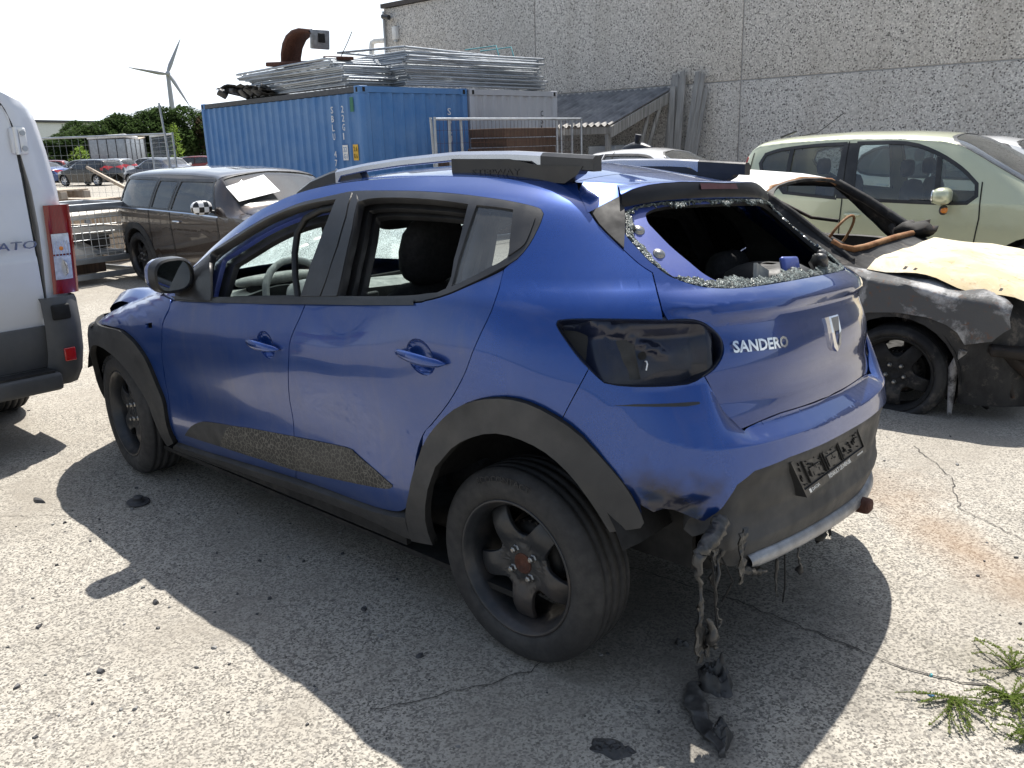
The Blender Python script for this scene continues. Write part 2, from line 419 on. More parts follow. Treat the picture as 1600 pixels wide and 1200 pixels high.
M['steel'] = plain('black_wheel_steel', (.032, .035, .04), .42, .35, .1, .25, 11., .15, 90., dirt=(.16, .12, .09), dirt_amt=.35)
M['drum'] = plain('brake_drum_iron', (.02, .02, .02), .7, .3, 0, .3, 20., dirt=(.09, .06, .04), dirt_amt=.5)
M['rust'] = plain('brown_rust', (.085, .034, .022), .85, .1, 0, .45, 30., .6, 150., dirt=(.07, .03, .02), dirt_amt=.8)
M['chrome'] = plain('bright_chrome', (.75, .75, .76), .10, 1., 0, .05, 20.)
M['badge'] = plain('dull_chrome', (.80, .80, .81), .16, 1., 0, .1, 20.)
M['lug'] = plain('zinc_steel', (.35, .34, .32), .35, .9, 0, .2, 40.)
M['black'] = plain('matt_black', (.008, .008, .008), .8, 0, 0, .3)
M['cloth'] = plain('black_seat_cloth', (.012, .012, .013), .92, 0, 0, .3, 30., .4, 500.)
M['liner'] = plain('grey_headliner', (.16, .155, .15), .95, 0, 0, .15, 12.)
M['dash'] = plain('ash_covered_dashboard', (.40, .40, .37), .8, 0, 0, .25, 16., .3, 60., dirt=(.10, .10, .095), dirt_amt=.7)
M['dash_dark'] = plain('dark_dashboard', (.018, .018, .018), .65, 0, 0, .3, 10., dirt=(.2, .2, .19), dirt_amt=.25)
M['airbag'] = plain('grey_airbag_cloth', (.33, .34, .33), .85, 0, 0, .3, 12., .5, 25.)
M['silver'] = plain('scuffed_silver_plastic', (.30, .31, .33), .38, .55, 0, .2, 18., .2, 120., dirt=(.08, .08, .08), dirt_amt=.5)
M['rail'] = plain('anodised_rail', (.62, .63, .66), .25, .85, 0, .06, 5.)
M['melt'] = plain('melted_plastic', (.028, .028, .028), .45, 0, .2, .5, 22., .8, 60., dirt=(.12, .115, .105), dirt_amt=.6)
M['shards'] = shattered('shattered_glass')
M['qglass'] = glass('side_window_glass', (.50, .56, .57), .05, .02, .14)
M['red'] = plain('red_lens', (.42, .015, .015), .15, 0, .8, .2, 12.)
M['dark_red'] = plain('dark_red_lens', (.06, .006, .006), .15, 0, .8, .2, 12.)
M['brake_red'] = plain('unlit_brake_lens', (.05, .006, .006), .4, 0, 0, .2, 12., spec=.3)
M['blade'] = plain('black_pillar_blade', (.018, .018, .019), .6, 0, 0, .2, 8., spec=.2, dirt=(.06, .06, .06), dirt_amt=.35)
M['amber'] = plain('amber_lens', (.75, .22, .01), .2, 0, .6)
M['clear'] = plain('clear_lens', (.62, .63, .66), .12, .25, .8, .25, 40.)
M['mirror'] = plain('mirror_glass', (.85, .87, .88), .03, 1., 0, .02)
M['white'] = plain('white_print', (.80, .80, .78), .5)
M['paper'] = plain('white_paper', (.86, .86, .84), .9)
M['wglass'] = glass('car_glass', (.62, .70, .69), .07, .015, .10)
M['dglass'] = glass('tinted_car_glass', (.16, .18, .18), .07, .015, .10)
M['soot'] = plain('dark_filler_pane', (.012, .012, .012), .25, 0, .3, .4)  # near-black material of the panes added to keep the cabin dark
M['plate'] = plain('black_plate_holder', (.020, .020, .021), .42, 0, 0, .2, 20., dirt=(.09, .09, .085), dirt_amt=.35)
def sticker_mat():
    t = NT('crackle_sticker'); e = t.vor(55., 'DISTANCE_TO_EDGE')
    c = t.mix(t.ramp(e, [(.0, 1.), (.05, .8), (.09, 0.)]), (.020, .020, .020), (.13, .125, .11))
    t.set('Base Color', t.mix(t.ramp(t.noise(4., 6), [(.45, 0.), (.75, .5)]), c, (.10, .095, .085))).set('Roughness', .55)
    t.bump(e, .3, .002); return t.m
M['sticker'] = sticker_mat()

# ------------------------------------------------------------------ ground
def concrete():
    t = NT('exposed_aggregate_concrete')
    v1 = t.vor(155., out='Color'); b1 = t.n('ShaderNodeRGBToBW'); t.l(v1, b1.inputs[0])
    v2 = t.vor(75., out='Color'); b2 = t.n('ShaderNodeRGBToBW'); t.l(v2, b2.inputs[0])
    n1 = t.noise(90., 5, .8); n2 = t.noise(.55, 6, .6); n3 = t.noise(2.6, 7, .68); n4 = t.noise(9., 5, .7)
    st = t.math('ADD', t.math('MULTIPLY', b1.outputs[0], .5), t.math('MULTIPLY', n1, .75))
    # worn patches show the stones, elsewhere the fine skin is still there
    wear = t.ramp(t.math('ADD', t.math('MULTIPLY', n2, .6), t.math('MULTIPLY', n3, .45)), [(.40, .15), (.56, 1.)])
    base = t.ramp(st, [(.36, (.075, .070, .062)), (.49, (.18, .168, .147)), (.57, (.30, .28, .243)), (.68, (.50, .465, .40))])
    big = t.ramp(b2.outputs[0], [(.18, 1.), (.26, 0.)])
    base = t.mix(t.math('MULTIPLY', big, .45), base, (.14, .135, .13))
    c = t.mix(wear, (.285, .258, .217), base)
    c = t.mix(t.ramp(n4, [(.55, 0.), (.75, .35)]), c, (.20, .19, .175))
    c = t.mix(t.ramp(n3, [(.52, 0.), (.74, .55)]), c, (.20, .18, .15))
    # rust run off the burnt cars, a stain with its own place; darker patches round the wreck
    ox = t.sepz()
    def blob(px, py, rx, ry, ang, lo, hi):
        ca, sa = math.cos(ang), math.sin(ang)
        dx = t.math('SUBTRACT', ox[0], px); dy = t.math('SUBTRACT', ox[1], py)
        a = t.math('DIVIDE', t.math('ADD', t.math('MULTIPLY', dx, ca), t.math('MULTIPLY', dy, sa)), rx)
        b = t.math('DIVIDE', t.math('SUBTRACT', t.math('MULTIPLY', dy, ca), t.math('MULTIPLY', dx, sa)), ry)
        d = t.math('SQRT', t.math('ADD', t.math('MULTIPLY', a, a), t.math('MULTIPLY', b, b)))
        d = t.math('ADD', d, t.math('MULTIPLY', t.math('SUBTRACT', n3, .5), 1.3))
        return t.ramp(d, [(lo, 1.), (hi, 0.)])
    c = t.mix(t.math('MULTIPLY', blob(-.90, -.80, .75, .20, 2.45, .1, 1.15), .42), c, (.27, .15, .065))
    c = t.mix(t.math('MULTIPLY', blob(-.3, -1.2, .45, .35, .3, .2, 1.), .4), c, (.22, .14, .08))
    c = t.mix(t.math('MULTIPLY', blob(-.35, .25, .75, .55, .2, .25, 1.), .60), c, (.07, .066, .06))
    c = t.mix(t.math('MULTIPLY', blob(-.62, .78, .22, .28, .2, .2, 1.), .5), c, (.04, .038, .035))
    c = t.mix(t.math('MULTIPLY', blob(-1.15, -.05, .30, .16, .2, .2, 1.), .35), c, (.12, .11, .075))
    t.set('Base Color', c).set('Roughness', .92).set('Specular IOR Level', .3)
    h = t.math('ADD', t.math('MULTIPLY', st, 1.), t.math('MULTIPLY', n4, .5))
    t.bump(h, .55, .012)
    return t.m
M['concrete'] = concrete()
def field_mat():
    t = NT('rough_field'); c = t.ramp(t.noise(.06, 7, .65), [(.35, (.075, .085, .035)), (.65, (.13, .12, .06))])
    t.set('Base Color', c).set('Roughness', .95); return t.m
def sheet(name, x0, x1, y0, y1, z, mat, **t):
    mb = MB(); mb.add([(x0, y0, z), (x1, y0, z), (x1, y1, z), (x0, y1, z)], [(0, 1, 2, 3)], mat); return mb.build(name, **t)
sheet('ground', -1800, 1800, -1800, 1800, -.012, field_mat(), kind='structure')
yard = sheet('yard', -45, 82, -14.4, 45, 0., M['concrete'], kind='structure')
# the yard goes on behind the hall towards the parked cars
sheet('car_park', 18.2, 82, -60, -14.4, 0., M['concrete'], kind='structure')
def crack(pts, w, seed):
    r = random.Random(seed); P_ = []
    for a, b in zip(pts, pts[1:]):
        a, b = Vector((*a, 0)), Vector((*b, 0)); n = max(2, int((b - a).length / .03))
        P_ += [a.lerp(b, i / n) + Vector((r.gauss(0, .006), r.gauss(0, .006), 0)) for i in range(n)]
    rows = []
    for i, p in enumerate(P_):
        d = (P_[min(i + 1, len(P_) - 1)] - P_[max(0, i - 1)]).normalized(); q = Vector((-d.y, d.x, 0)) * w * r.uniform(.4, 1.1) / 2
        rows.append([tuple(p + q + Vector((0, 0, .004))), tuple(p - q + Vector((0, 0, .004)))])
    mb = MB(); mb.grid(rows, M['crack'], False); mb.build('crack', yard, kind='stuff')
M['crack'] = plain('crack_dirt', (.05, .045, .04), .95)
crack([(.3, .12), (-.34, .09), (-.63, .11), (-.80, .12), (-.96, .14), (-1.16, .08), (-1.5, .1)], .007, 1)
crack([(.15, 1.3), (-.02, .98), (-.1, .75)], .004, 2); crack([(-.35, -1.9), (-.62, -1.55), (-.75, -1.2), (-1.1, -1.0)], .005, 3); crack([(3.2, 2.2), (2.6, 1.5), (2.2, 1.2)], .003, 4)

# ------------------------------------------------------------------ hall with washed aggregate panels
def pebble_wall():
    t = NT('washed_pebble_concrete'); v = t.vor(40., out='Color'); b = t.n('ShaderNodeRGBToBW'); t.l(v, b.inputs[0]); d = t.vor(40.)
    c = t.ramp(b.outputs[0], [(.12, (.10, .095, .09)), (.25, (.38, .36, .335)), (.40, (.60, .57, .53)), (.70, (.74, .705, .66)), (.9, (.86, .83, .78))])
    c = t.mix(t.ramp(t.noise(.5, 5, .6), [(.4, 0.), (.75, .32)]), c, (.46, .43, .38))
    mp = t.n('ShaderNodeMapping'); mp.inputs['Scale'].default_value = (1.6, 1.6, .10); t.l(t.co(), mp.inputs['Vector']); c = t.mix(t.ramp(t.noise(1., 6, .65, vec=mp.outputs[0]), [(.50, 0.), (.72, .38)]), c, (.33, .29, .24))
    c = t.mix(t.ramp(d, [(.45, 0.), (.75, .6)]), c, (.52, .50, .47))
    t.set('Base Color', c).set('Roughness', .9); t.bump(t.math('SUBTRACT', 1., d), .6, .012); return t.m
M['pebble'] = pebble_wall()
M['joint'] = plain('grey_joint_filler', (.42, .42, .43), .7); M['capmetal'] = plain('brown_roof_edge', (.07, .06, .055), .5, .3); M['zinc'] = plain('weathered_zinc', (.42, .44, .46), .45, .5, 0, .15, 6.)
hall = thing('warehouse', 'long warehouse wall of pebble concrete panels behind the yard', 'warehouse', (0, 0, 0))
jx = [17.85, 12.42, 7.02, 1.62, -3.78, -9.18, -14.58]; jz = [-.01, 2.69, 5.28]
YW = -14.2
for i in range(len(jx) - 1):
    for j in range(2):
        x0, x1, z0, z1 = jx[i + 1] + .014, jx[i] - .014, jz[j] + .012, jz[j + 1] - .012
        p = MB(); p.box(((x0 + x1) / 2, YW - .10, (z0 + z1) / 2), (x1 - x0, .20, z1 - z0), M['pebble'], bev=.012); p.build('wall_panel', hall)
b = MB(); b.box(((jx[0] + jx[-1]) / 2, YW - .13, 2.62), (jx[0] - jx[-1] - .04, .2, 5.24), M['joint']); b.build('joint_backing', hall)
b = MB(); b.box(((jx[0] + jx[-1]) / 2, YW - .10, 5.34), (jx[0] - jx[-1] + .1, .32, .11), M['capmetal']); b.build('roof_edge', hall)
b = MB(); b.box((17.73, YW - 12.2, 2.62), (.2, 24, 5.24), M['pebble']); b.box((1.6, YW - 12.2, 5.22), (32, 23.6, .06), M['capmetal']); b.build('gable_wall', hall)
b = MB(); b.tube([(17.80, YW + .05, 5.2), (17.80, YW + .05, 0.)], .035, M['zinc'], 8); b.build('downpipe', hall)
# things on the wall
c_ = thing('security_camera', 'small dark camera near the top corner of the warehouse wall', 'camera', (17.55, YW, 5.02))
b = MB(); b.tube([(0, 0, 0), (0, .16, .0)], .03, M['zinc'], 8); b.build('camera_arm', c_); b = MB(); b.tube([(-.12, .18, -.02), (.14, .18, .03)], .065, M['trim'], 12); b.build('camera_body', c_)
c_ = thing('wall_lamp', 'white wall lamp on the warehouse corner below the camera', 'lamp', (17.33, YW, 4.60))
b = MB(); b.box((0, .07, 0), (.16, .14, .34), M['white'], bev=.03); b.box((0, .07, -.20), (.10, .10, .08), M['zinc'], bev=.02); b.build('lamp_case', c_)
c_ = thing('flue_pipe', 'white bent flue pipe sticking out of the warehouse corner', 'pipe', (17.9, YW, 4.35))
b = MB(); b.tube([(-.05, 0, .12), (.35, .02, .14), (.50, .02, .10), (.54, .02, -.05), (.54, .02, -.5)], .075, M['white'], 12); b.tube([(.54, .02, -.2), (.54, .02, -.42)], .11, M['white'], 12); b.build('pipe_bend', c_, recalc=True)
b = MB(); b.tube([(10.9, YW - .4, 5.3), (10.9, YW - .4, 5.9)], .03, M['zinc'], 6); tag(b.build('roof_pole'), 'thin pole standing on the warehouse roof edge', 'pole')

# ------------------------------------------------------------------ containers
def cont_paint(name, col, fade):
    t = NT(name); z = t.sepz()
    c = t.mix(t.ramp(t.noise(1.2, 6, .65), [(.35, 0.), (.7, .65)]), col, fade)
    c = t.mix(t.ramp(t.noise(14., 6, .7), [(.66, 0.), (.72, .8)]), c, (.16, .07, .04))
    t.set('Base Color', c).set('Roughness', .5).set('Specular IOR Level', .35); return t.m
M['cblue'] = cont_paint('faded_blue_container', (.065, .20, .47), (.19, .32, .53)); M['cwhite'] = cont_paint('grey_white_container', (.50, .52, .56), (.40, .42, .46)); M['ctop'] = plain('dirty_top_rail', (.075, .08, .09), .7)
def container(x, y, rz, mat, label, zb=0.015):
    t = thing('shipping_container', label, 'container', (x, y, zb), rz, 'shipping containers beside the hall')
    L, W, H = 6.058, 2.438, 2.595
    def corr(n, a, depth=.036):
        o = []; pit = a / n
        for i in range(n):
            o += [(i * pit + pit * .08, 0), (i * pit + pit * .34, 0), (i * pit + pit * .50, -depth), (i * pit + pit * .92, -depth)]
        return [(0, 0)] + o + [(a, 0)]
    # long walls at y=0 and y=-W, ends at x=0 and x=L; outwards faces
    for nm, a, f in (('side_panel', L - .24, lambda u, d, z: (.12 + u, -.012 + d, z)), ('side_panel', L - .24, lambda u, d, z: (.12 + u, -W + .012 - d, z)), ('end_panel', W - .24, lambda u, d, z: (.012 - d, -.12 - u, z)), ('end_panel', W - .24, lambda u, d, z: (L - .012 + d, -.12 - u, z))):
        pr = corr(22 if nm == 'side_panel' else 9, a); m_ = MB(); m_.grid([[f(u, d, .15) for u, d in pr], [f(u, d, H - .11) for u, d in pr]], mat, False); m_.build(nm, t)
    fr = MB()
    for cx in (.06, L - .06):
        for cy in (-.06, -W + .06):
            fr.box((cx, cy, H / 2), (.12, .12, H - .24), mat, bev=.01)
    for cy in (-.04, -W + .04): fr.box((L / 2, cy, H - .055), (L - .24, .06, .09), M['ctop'] if mat is M['cblue'] else mat); fr.box((L / 2, cy, .08), (L - .24, .06, .15), mat)
    for cx in (.04, L - .04): fr.box((cx, -W / 2, H - .055), (.06, W - .24, .10), mat); fr.box((cx, -W / 2, .08), (.06, W - .24, .15), mat)
    fr.build('frame', t)
    rf = MB(); rf.box((L / 2, -W / 2, H - .03), (L - .1, W - .1, .03), M['ctop']); rf.build('roof', t)
    for cx in (.085, L - .085):
        for cy in (-.085, -W + .085):
            for cz in (.06, H - .06):
                cc = MB(); cc.box((cx, cy, cz), (.178, .172, .122), mat, bev=.012)
                sx = -1 if cx < 1 else 1; sy = 1 if cy > -1 else -1
                cc.box((cx + sx * .0885, cy, cz), (.004, .055, .075), M['black']); cc.box((cx, cy + sy * .0855, cz), (.055, .004, .075), M['black']); cc.build('corner_casting', t)
    return t
CA = math.radians(-4.27); CX, CY = 10.46, -7.17; e_ = Vector((math.sin(CA), -math.cos(CA), 0)); l_ = Vector((math.cos(CA), math.sin(CA), 0))
c1 = container(CX, CY, CA, M['cblue'], 'faded blue shipping container under the pile of fence panels')
p2 = Vector((CX, CY, 0)) + e_ * 2.50
c2 = container(p2.x, p2.y, CA, M['cwhite'], 'pale grey shipping container between the blue one and the lean-to')
def vtext(par, txt, x0, z0, h, fn, mat=M['white'], dz=1.32):
    m_ = MB()
    for i, ch in enumerate(txt):
        if ch != ' ': text_solid(m_, ch, h * .62 if ch not in '1I' else h * .22, h, 0.004, mat, lambda u, w, d, i=i: fn(x0 + u, z0 - i * h * dz + w, d))
    m_.build('container_number', par)
sf = lambda u, z, d: (6.058 - u, -.012 + .005 + d, z)     # long side, read from outside
vtext(c1, 'SBLU 479 210', 5.16 - .02, 2.18, .115, lambda u, z, d: (6.058 - u - .0, .003 + d, z)); vtext(c1, '22G1', 5.47, 2.18, .115, lambda u, z, d: (6.058 - u, .003 + d, z))
mb = MB(); mb.box((.56, .002, 1.50), (.16, .006, .26), M['white']); mb.build('size_plate', c1); mb = MB(); text_solid(mb, '22', .11, .08, .002, M['cblue'], lambda u, w, d: (.615 - u, .0055 + d, 1.52 + w)); text_solid(mb, 'G1', .11, .08, .002, M['cblue'], lambda u, w, d: (.615 - u, .0055 + d, 1.40 + w)); mb.build('size_lettering', c1)
yel = plain('yellow_warning_plate', (.75, .45, .03), .5)
mb = MB(); mb.box((.24, .002, 1.50), (.15, .006, .27), yel); mb.build('warning_plate', c1); mb = MB(); text_solid(mb, '2.6', .11, .08, .002, M['black'], lambda u, w, d: (.295 - u, .0055 + d, 1.52 + w)); text_solid(mb, '8.6', .11, .08, .002, M['black'], lambda u, w, d: (.295 - u, .0055 + d, 1.40 + w)); mb.build('warning_lettering', c1)
grn = plain('green_plate', (.02, .16, .09), .5); mb = MB(); mb.box((.26, .002, 2.30), (.10, .006, .24), grn, bev=.0); mb.build('approval_plate', c1)
vtext(c1, 'SBLU 479 21', 1.93, 2.12, .125, lambda u, z, d: (-.003 - d, -u, z)); vtext(c2, 'CSIU 20', 1.93, 2.1, .11, lambda u, z, d: (-.003 - d, -u, z), M['black'])

# ------------------------------------------------------------------ stack of site fence panels on the containers
M['galv'] = plain('galvanised_tube', (.40, .43, .46), .38, .65, 0, .15, 6., dirt=(.20, .19, .18), dirt_amt=.3)
def fence_panel(label, group, mesh_mat=None, L=3.45, W=2.0, loc=(0, 0, 0), rot=(0, 0, 0), wires=(14, 9), flat=True):
    """lies in its own xy plane"""
    t = thing('site_fence', label, 'fence panel', loc, 0, group); t.rotation_euler = rot
    r = .021; f = MB(); f.tube([(0, 0, 0), (0, W, 0)], r, M['galv'], 8); f.tube([(L, 0, 0), (L, W, 0)], r, M['galv'], 8)
    f.tube([(0, .03, 0), (L, .03, 0)], r, M['galv'], 8); f.tube([(0, W - .03, 0), (L, W - .03, 0)], r, M['galv'], 8); f.build('frame', t)
    w = MB()
    for i in range(1, wires[0]): w.tube([(L * i / wires[0], .05, 0), (L * i / wires[0], W - .05, 0)], .003, mesh_mat or M['galv'], 3, False)
    for i in range(1, wires[1]): w.tube([(.02, W * i / wires[1], 0), (L - .02, W * i / wires[1], 0)], .003, mesh_mat or M['galv'], 3, False)
    w.build('wire_mesh', t, kind='stuff'); return t
rr = random.Random(8)
ORD = ['bottom', 'second', 'third', 'fourth', 'fifth', 'sixth', 'seventh', 'eighth', 'ninth', 'tenth', 'eleventh', 'twelfth', 'thirteenth', 'fourteenth', 'fifteenth', 'sixteenth', 'seventeenth', 'eighteenth', 'nineteenth', 'twentieth']
def ordinal(i, n): return 'bottom' if i == 0 else 'topmost' if i == n - 1 else ORD[i] + ' from the bottom'
ZT = 2.63
pan_a = fence_panel('x', 'fence panels piled on the containers', L=3.45, W=2.0, wires=(10, 7)); pan_b = fence_panel('x', 'fence panels piled on the containers', L=3.45, W=1.15, wires=(10, 5))
for i in range(17):
    o = pan_a if i == 0 else copy_tree(pan_a); o['label'] = 'galvanised fence panel, %s in the tall pile over both containers' % ordinal(i, 17)
    o.location = (10.50 + rr.uniform(-.07, .07), -8.30 + rr.uniform(-.08, .06), ZT + .03 + i * .0375); o.rotation_euler = (rr.uniform(-.008, .008), rr.uniform(-.006, .006), -PI / 2 + CA + rr.uniform(-.04, .04))
pan_t = o; pan_t.rotation_euler = (.035, .02, -PI / 2 + CA + .05); pan_t.location.z += .04
for i in range(13):
    o = pan_b if i == 0 else copy_tree(pan_b); o['label'] = 'low galvanised fence panel, %s in the long pile on the blue container' % ordinal(i, 13)
    o.location = (10.92 + rr.uniform(-.10, .06) + (.35 if i > 8 else 0), -8.42 + rr.uniform(-.05, .05), ZT + .03 + i * .0385); o.rotation_euler = (rr.uniform(-.01, .01), rr.uniform(-.006, .008), CA + rr.uniform(-.03, .03))
sl_ = MB(); teal = plain('teal_strap', (.06, .30, .34), .7)
for q in (-11.2, -10.75):
    sl_.tube([(10.47, q, 2.66), (10.44, q + .03, 2.9), (10.46, q, 3.2), (10.55, q, 3.46), (11.5, q - .1, 3.47)], .012, teal, 5)
tag(sl_.build('lashing_strap'), 'teal lashing strap hanging over the near pile of fence panels', 'strap')
# scrap on the roof
sc_ = MB(); rg = random.Random(4); n = 17; up, lo = [], []
for i in range(n):
    u = i / (n - 1); x = 15.25 - 1.9 * u; up.append((x, 2.86 - .16 * u + rg.uniform(-.03, .03) + .10 * math.sin(u * PI))); lo.append((x, 2.86 - .24 * u - .18 * math.sin(u * PI) ** .7 + rg.uniform(-.02, .02)))
rows = [[(x, -7.22 - .5 * k - .1 * rg.random(), zl + (zu - zl) * (1 - k) + rg.uniform(-.02, .02)) for k in (0, .33, .66, 1.)] for (x, zu), (_, zl) in zip(up, lo)]
sc_.grid(rows, M['melt'], False); rows2 = [[(p_[0], p_[1] - .05, p_[2] - .07) for p_ in r_] for r_ in rows]; sc_.grid([r_[::-1] for r_ in rows2], M['black'], False)
for i in range(6): sc_.box((14.9 - .25 * i, -7.22 - rg.random() * .2, 2.72 + rg.random() * .05), (.14, .2, .09), M['melt'], (rg.random(), rg.random(), 0), bev=.02)
tag(sc_.build('scrap_undertray'), 'torn black plastic undertray lying on the far end of the blue container', 'car part')
ra = MB(); 
arc = [(x_ * .70, z_ * .72) for x_, z_ in [(-.75 + .0, .0), (-.72, .25), (-.60, .50), (-.40, .68), (-.12, .78), (.20, .80), (.45, .76), (.62, .70)]]
rows = [[(x + dx, dy, z + dz) for dx, dy, dz in ((0, 0, 0), (0, -.42, 0), (.06, -.42, -.07), (.06, 0, -.07))] for x, z in arc]
ra.grid(rows, M['rust'], True, closed=True)
ra.box((.47, -.2, .36), (.08, .40, .34), M['silver'], (0, .12, 0), bev=.02); ra.box((.53, -.2, .38), (.03, .14, .16), M['black'], bev=.01); ra.box((-.1, -.25, -.03), (1.5, .5, .08), M['rust'], (.0, .05, .1), bev=.02); ra.box((1.1, -.3, -.02), (.8, .3, .06), M['rust'], (0, .1, -.3), bev=.02)
ra.tube([(.9, -.1, .0), (1.15, -.1, .25), (1.3, -.1, .42)], .008, M['black'], 5)
tag(ra.build('rusty_arch', loc=(12.75, -8.0, 3.19), rot=(0, 0, PI)), 'rusty curved steel arch lying on top of the far pile of fence panels', 'scrap metal')

# ------------------------------------------------------------------ lean-to, leaning planks, mesh panel with rusty boards
def asb():
    t = NT('weathered_fibre_cement'); c = t.ramp(t.noise(3., 6, .65), [(.3, (.13, .13, .135)), (.55, (.24, .24, .245)), (.75, (.36, .355, .335))])
    t.set('Base Color', c).set('Roughness', .9); return t.m
M['fibre'] = asb()
def wood(name, a, b, sc=1.):
    t = NT(name); mp = t.n('ShaderNodeMapping'); mp.inputs['Scale'].default_value = (22 * sc, 22 * sc, 1.3 * sc); t.l(t.co(), mp.inputs['Vector'])
    g = t.noise(1., 6, .65, vec=mp.outputs[0]); t.set('Base Color', t.ramp(g, [(.3, a), (.7, b)])).set('Roughness', .88); t.bump(g, .5, .004); return t.m
M['greywood'] = wood('grey_weathered_wood', (.17, .165, .155), (.42, .41, .39)); M['palewood'] = wood('pale_pallet_wood', (.36, .29, .22), (.58, .50, .41)); M['brownwood'] = wood('brown_old_wood', (.05, .032, .024), (.13, .085, .06))
sh = thing('lean_to_shed', 'low lean-to shed with a corrugated roof against the warehouse', 'shed', (0, 0, 0))
A0, A1 = Vector((8.55, -14.17, 2.66)), Vector((12.3, -14.17, 2.66)); E0, E1 = Vector((8.95, -12.35, 1.90)), Vector((12.6, -12.35, 1.90))
NC = 96; rows = []
for t_ in (0, .33, .66, .93, 1.0): rows.append([tuple(A0.lerp(A1, i / NC).lerp(E0.lerp(E1, i / NC), t_) + Vector((0, 0, .028 * math.sin(i / NC * 2 * PI * 22)))) for i in range(NC + 1)])
ro = MB(); ro.grid(rows[:4], M['fibre'], True); ro.grid(rows[3:], plain('pale_fibre_edge', (.42, .40, .37), .9), True); ro.grid([[ (p[0], p[1], p[2] - .012) for p in r] for r in rows[::-1]], M['fibre'], True); ro.build('corrugated_roof', sh)
b = MB(); v = [A0 + Vector((-.02, 0, -.03)), E0 + Vector((-.02, 0, -.03)), E0 + Vector((-.02, 0, -.25)), A0 + Vector((-.02, 0, -.25))]; v = v + [p + Vector((-.035, 0, 0)) for p in v]
b.add(v, [(0, 1, 2, 3), (7, 6, 5, 4), (0, 4, 5, 1), (1, 5, 6, 2), (2, 6, 7, 3), (3, 7, 4, 0)], M['greywood']); b.build('barge_board', sh)
for i, x in enumerate((9.05, 10.8, 12.5)):
    b = MB(); b.box((x, -12.45, .93), (.10, .10, 1.86), M['greywood'], bev=.008); b.build('post', sh)
b = MB(); b.box((10.75, -12.42, 1.80), (3.6, .06, .15), M['greywood'], bev=.006); b.build('eave_beam', sh)
b = MB(); b.tube([(8.62, -13.75, 2.30), (9.0, -13.2, .1)], .05, M['greywood'], 6); b.build('brace', sh); b = MB(); b.tube([(8.75, -13.5, 2.15), (8.9, -12.9, .1)], .045, M['greywood'], 6); b.build('brace', sh)
for (x, y, z, dx, dy, dz, m_, nm, lb) in ((9.4, -13.0, .75, .7, .6, 1.5, M['zinc'], 'metal_cabinet', 'grey metal cabinet standing under the lean-to roof'), (10.3, -13.2, .6, .8, .9, 1.2, M['greywood'], 'wooden_crate', 'old wooden crate behind the cabinet under the lean-to')):
    b = MB(); b.box((x, y, z), (dx, dy, dz), m_, bev=.02)
    for q in (-.2, .2): b.box((x - dx / 2 - .004, y + q * dy, z + dz * .1), (.012, dy * .36, dz * .7), m_, bev=.003)
    tag(b.build(nm), lb, nm.split('_')[1])
pl_spec = [(8.52, .16, 2.93, 0.), (8.38, .12, 2.88, .015), (8.27, .14, 2.98, -.01), (8.15, .11, 2.90, .03), (8.05, .13, 2.95, -.03), (7.95, .12, 2.91, -.06), (7.86, .10, 2.6, -.08), (8.30, .13, 2.7, .05)]
for i, (x, w, h, t_) in enumerate(pl_spec):
    b = MB(); b.box((0, 0, h / 2), (w, .035, h), M['greywood'], bev=.004)
    tag(b.build('leaning_plank', loc=(x - .0, YW + .55 + .015 * i, .0), rot=(math.atan2(.46, h), t_, rr.uniform(-.15, .15))), ['tall grey plank leaning nearest to the lean-to roof', 'narrow grey plank second from the lean-to, leaning on the wall', 'tallest grey plank in the bundle on the warehouse wall', 'grey plank leaning in the middle of the bundle by the lean-to', 'grey plank tilted over the middle of the leaning bundle', 'grey plank at the outer right of the leaning bundle, full height', 'short grey plank at the far right foot of the leaning bundle', 'shorter grey plank standing in front of the leaning bundle'][i], 'plank', 'grey planks leaning on the warehouse wall')
fp = fence_panel('rusty site fence panel standing in front of the containers', None, M['rust'], L=3.55, W=2.0, loc=(8.62, -7.14, .02), rot=(PI / 2, 0, -PI / 2 - .06), wires=(40, 10))
for i, (x, y, r_) in enumerate(((8.72, -7.25, .1), (8.75, -7.55, -.04), (8.70, -7.85, .05), (8.55, -10.15, .02), (8.6, -10.35, .03), (8.5, -10.5, -.02))):
    b = MB(); b.tube([(0, 0, 0), (.0, r_, 2.02)], .024, M['galv'], 8); b.tube([(0, 0, 0), (0, .0, .12)], .05, M['zinc'], 8)
    tag(b.build('loose_fence_post', loc=(x, y, .0)), ['first loose fence post from the left end of the rusty mesh panel', 'second loose fence post from the left, in front of the blue container', 'third loose fence post from the left, leaning by the rusty mesh', 'loose fence post left of the pair at the right end of the rusty mesh', 'middle loose fence post at the right end of the rusty mesh', 'outermost loose fence post at the right end of the rusty mesh'][i], 'fence post', 'loose posts by the rusty mesh panel')
k = 0
for lay in range(11):
    for q in range(2 if lay < 8 else 1):
        y0, y1 = (-8.1, -9.4) if q == 0 and lay < 8 else (-9.0, -10.55)
        b = MB(); L_ = abs(y1 - y0) * rr.uniform(.85, 1.); b.box((0, 0, 0), (.9, L_, .15), M['brownwood'], bev=.01)
        o = b.build('formwork_board', loc=(9.3 + rr.uniform(-.06, .06), (y0 + y1) / 2 + rr.uniform(-.08, .08), .10 + lay * .168), rot=(0, rr.uniform(-.02, .02), rr.uniform(-.03, .03)))
        tag(o, ('rusty brown formwork board, %s layer of the %s stack behind the mesh panel' % (ORD[lay] if lay else 'bottom', 'left' if (q == 0 and lay < 8) else 'right')), 'board', 'formwork boards stacked behind the mesh panel'); k += 1
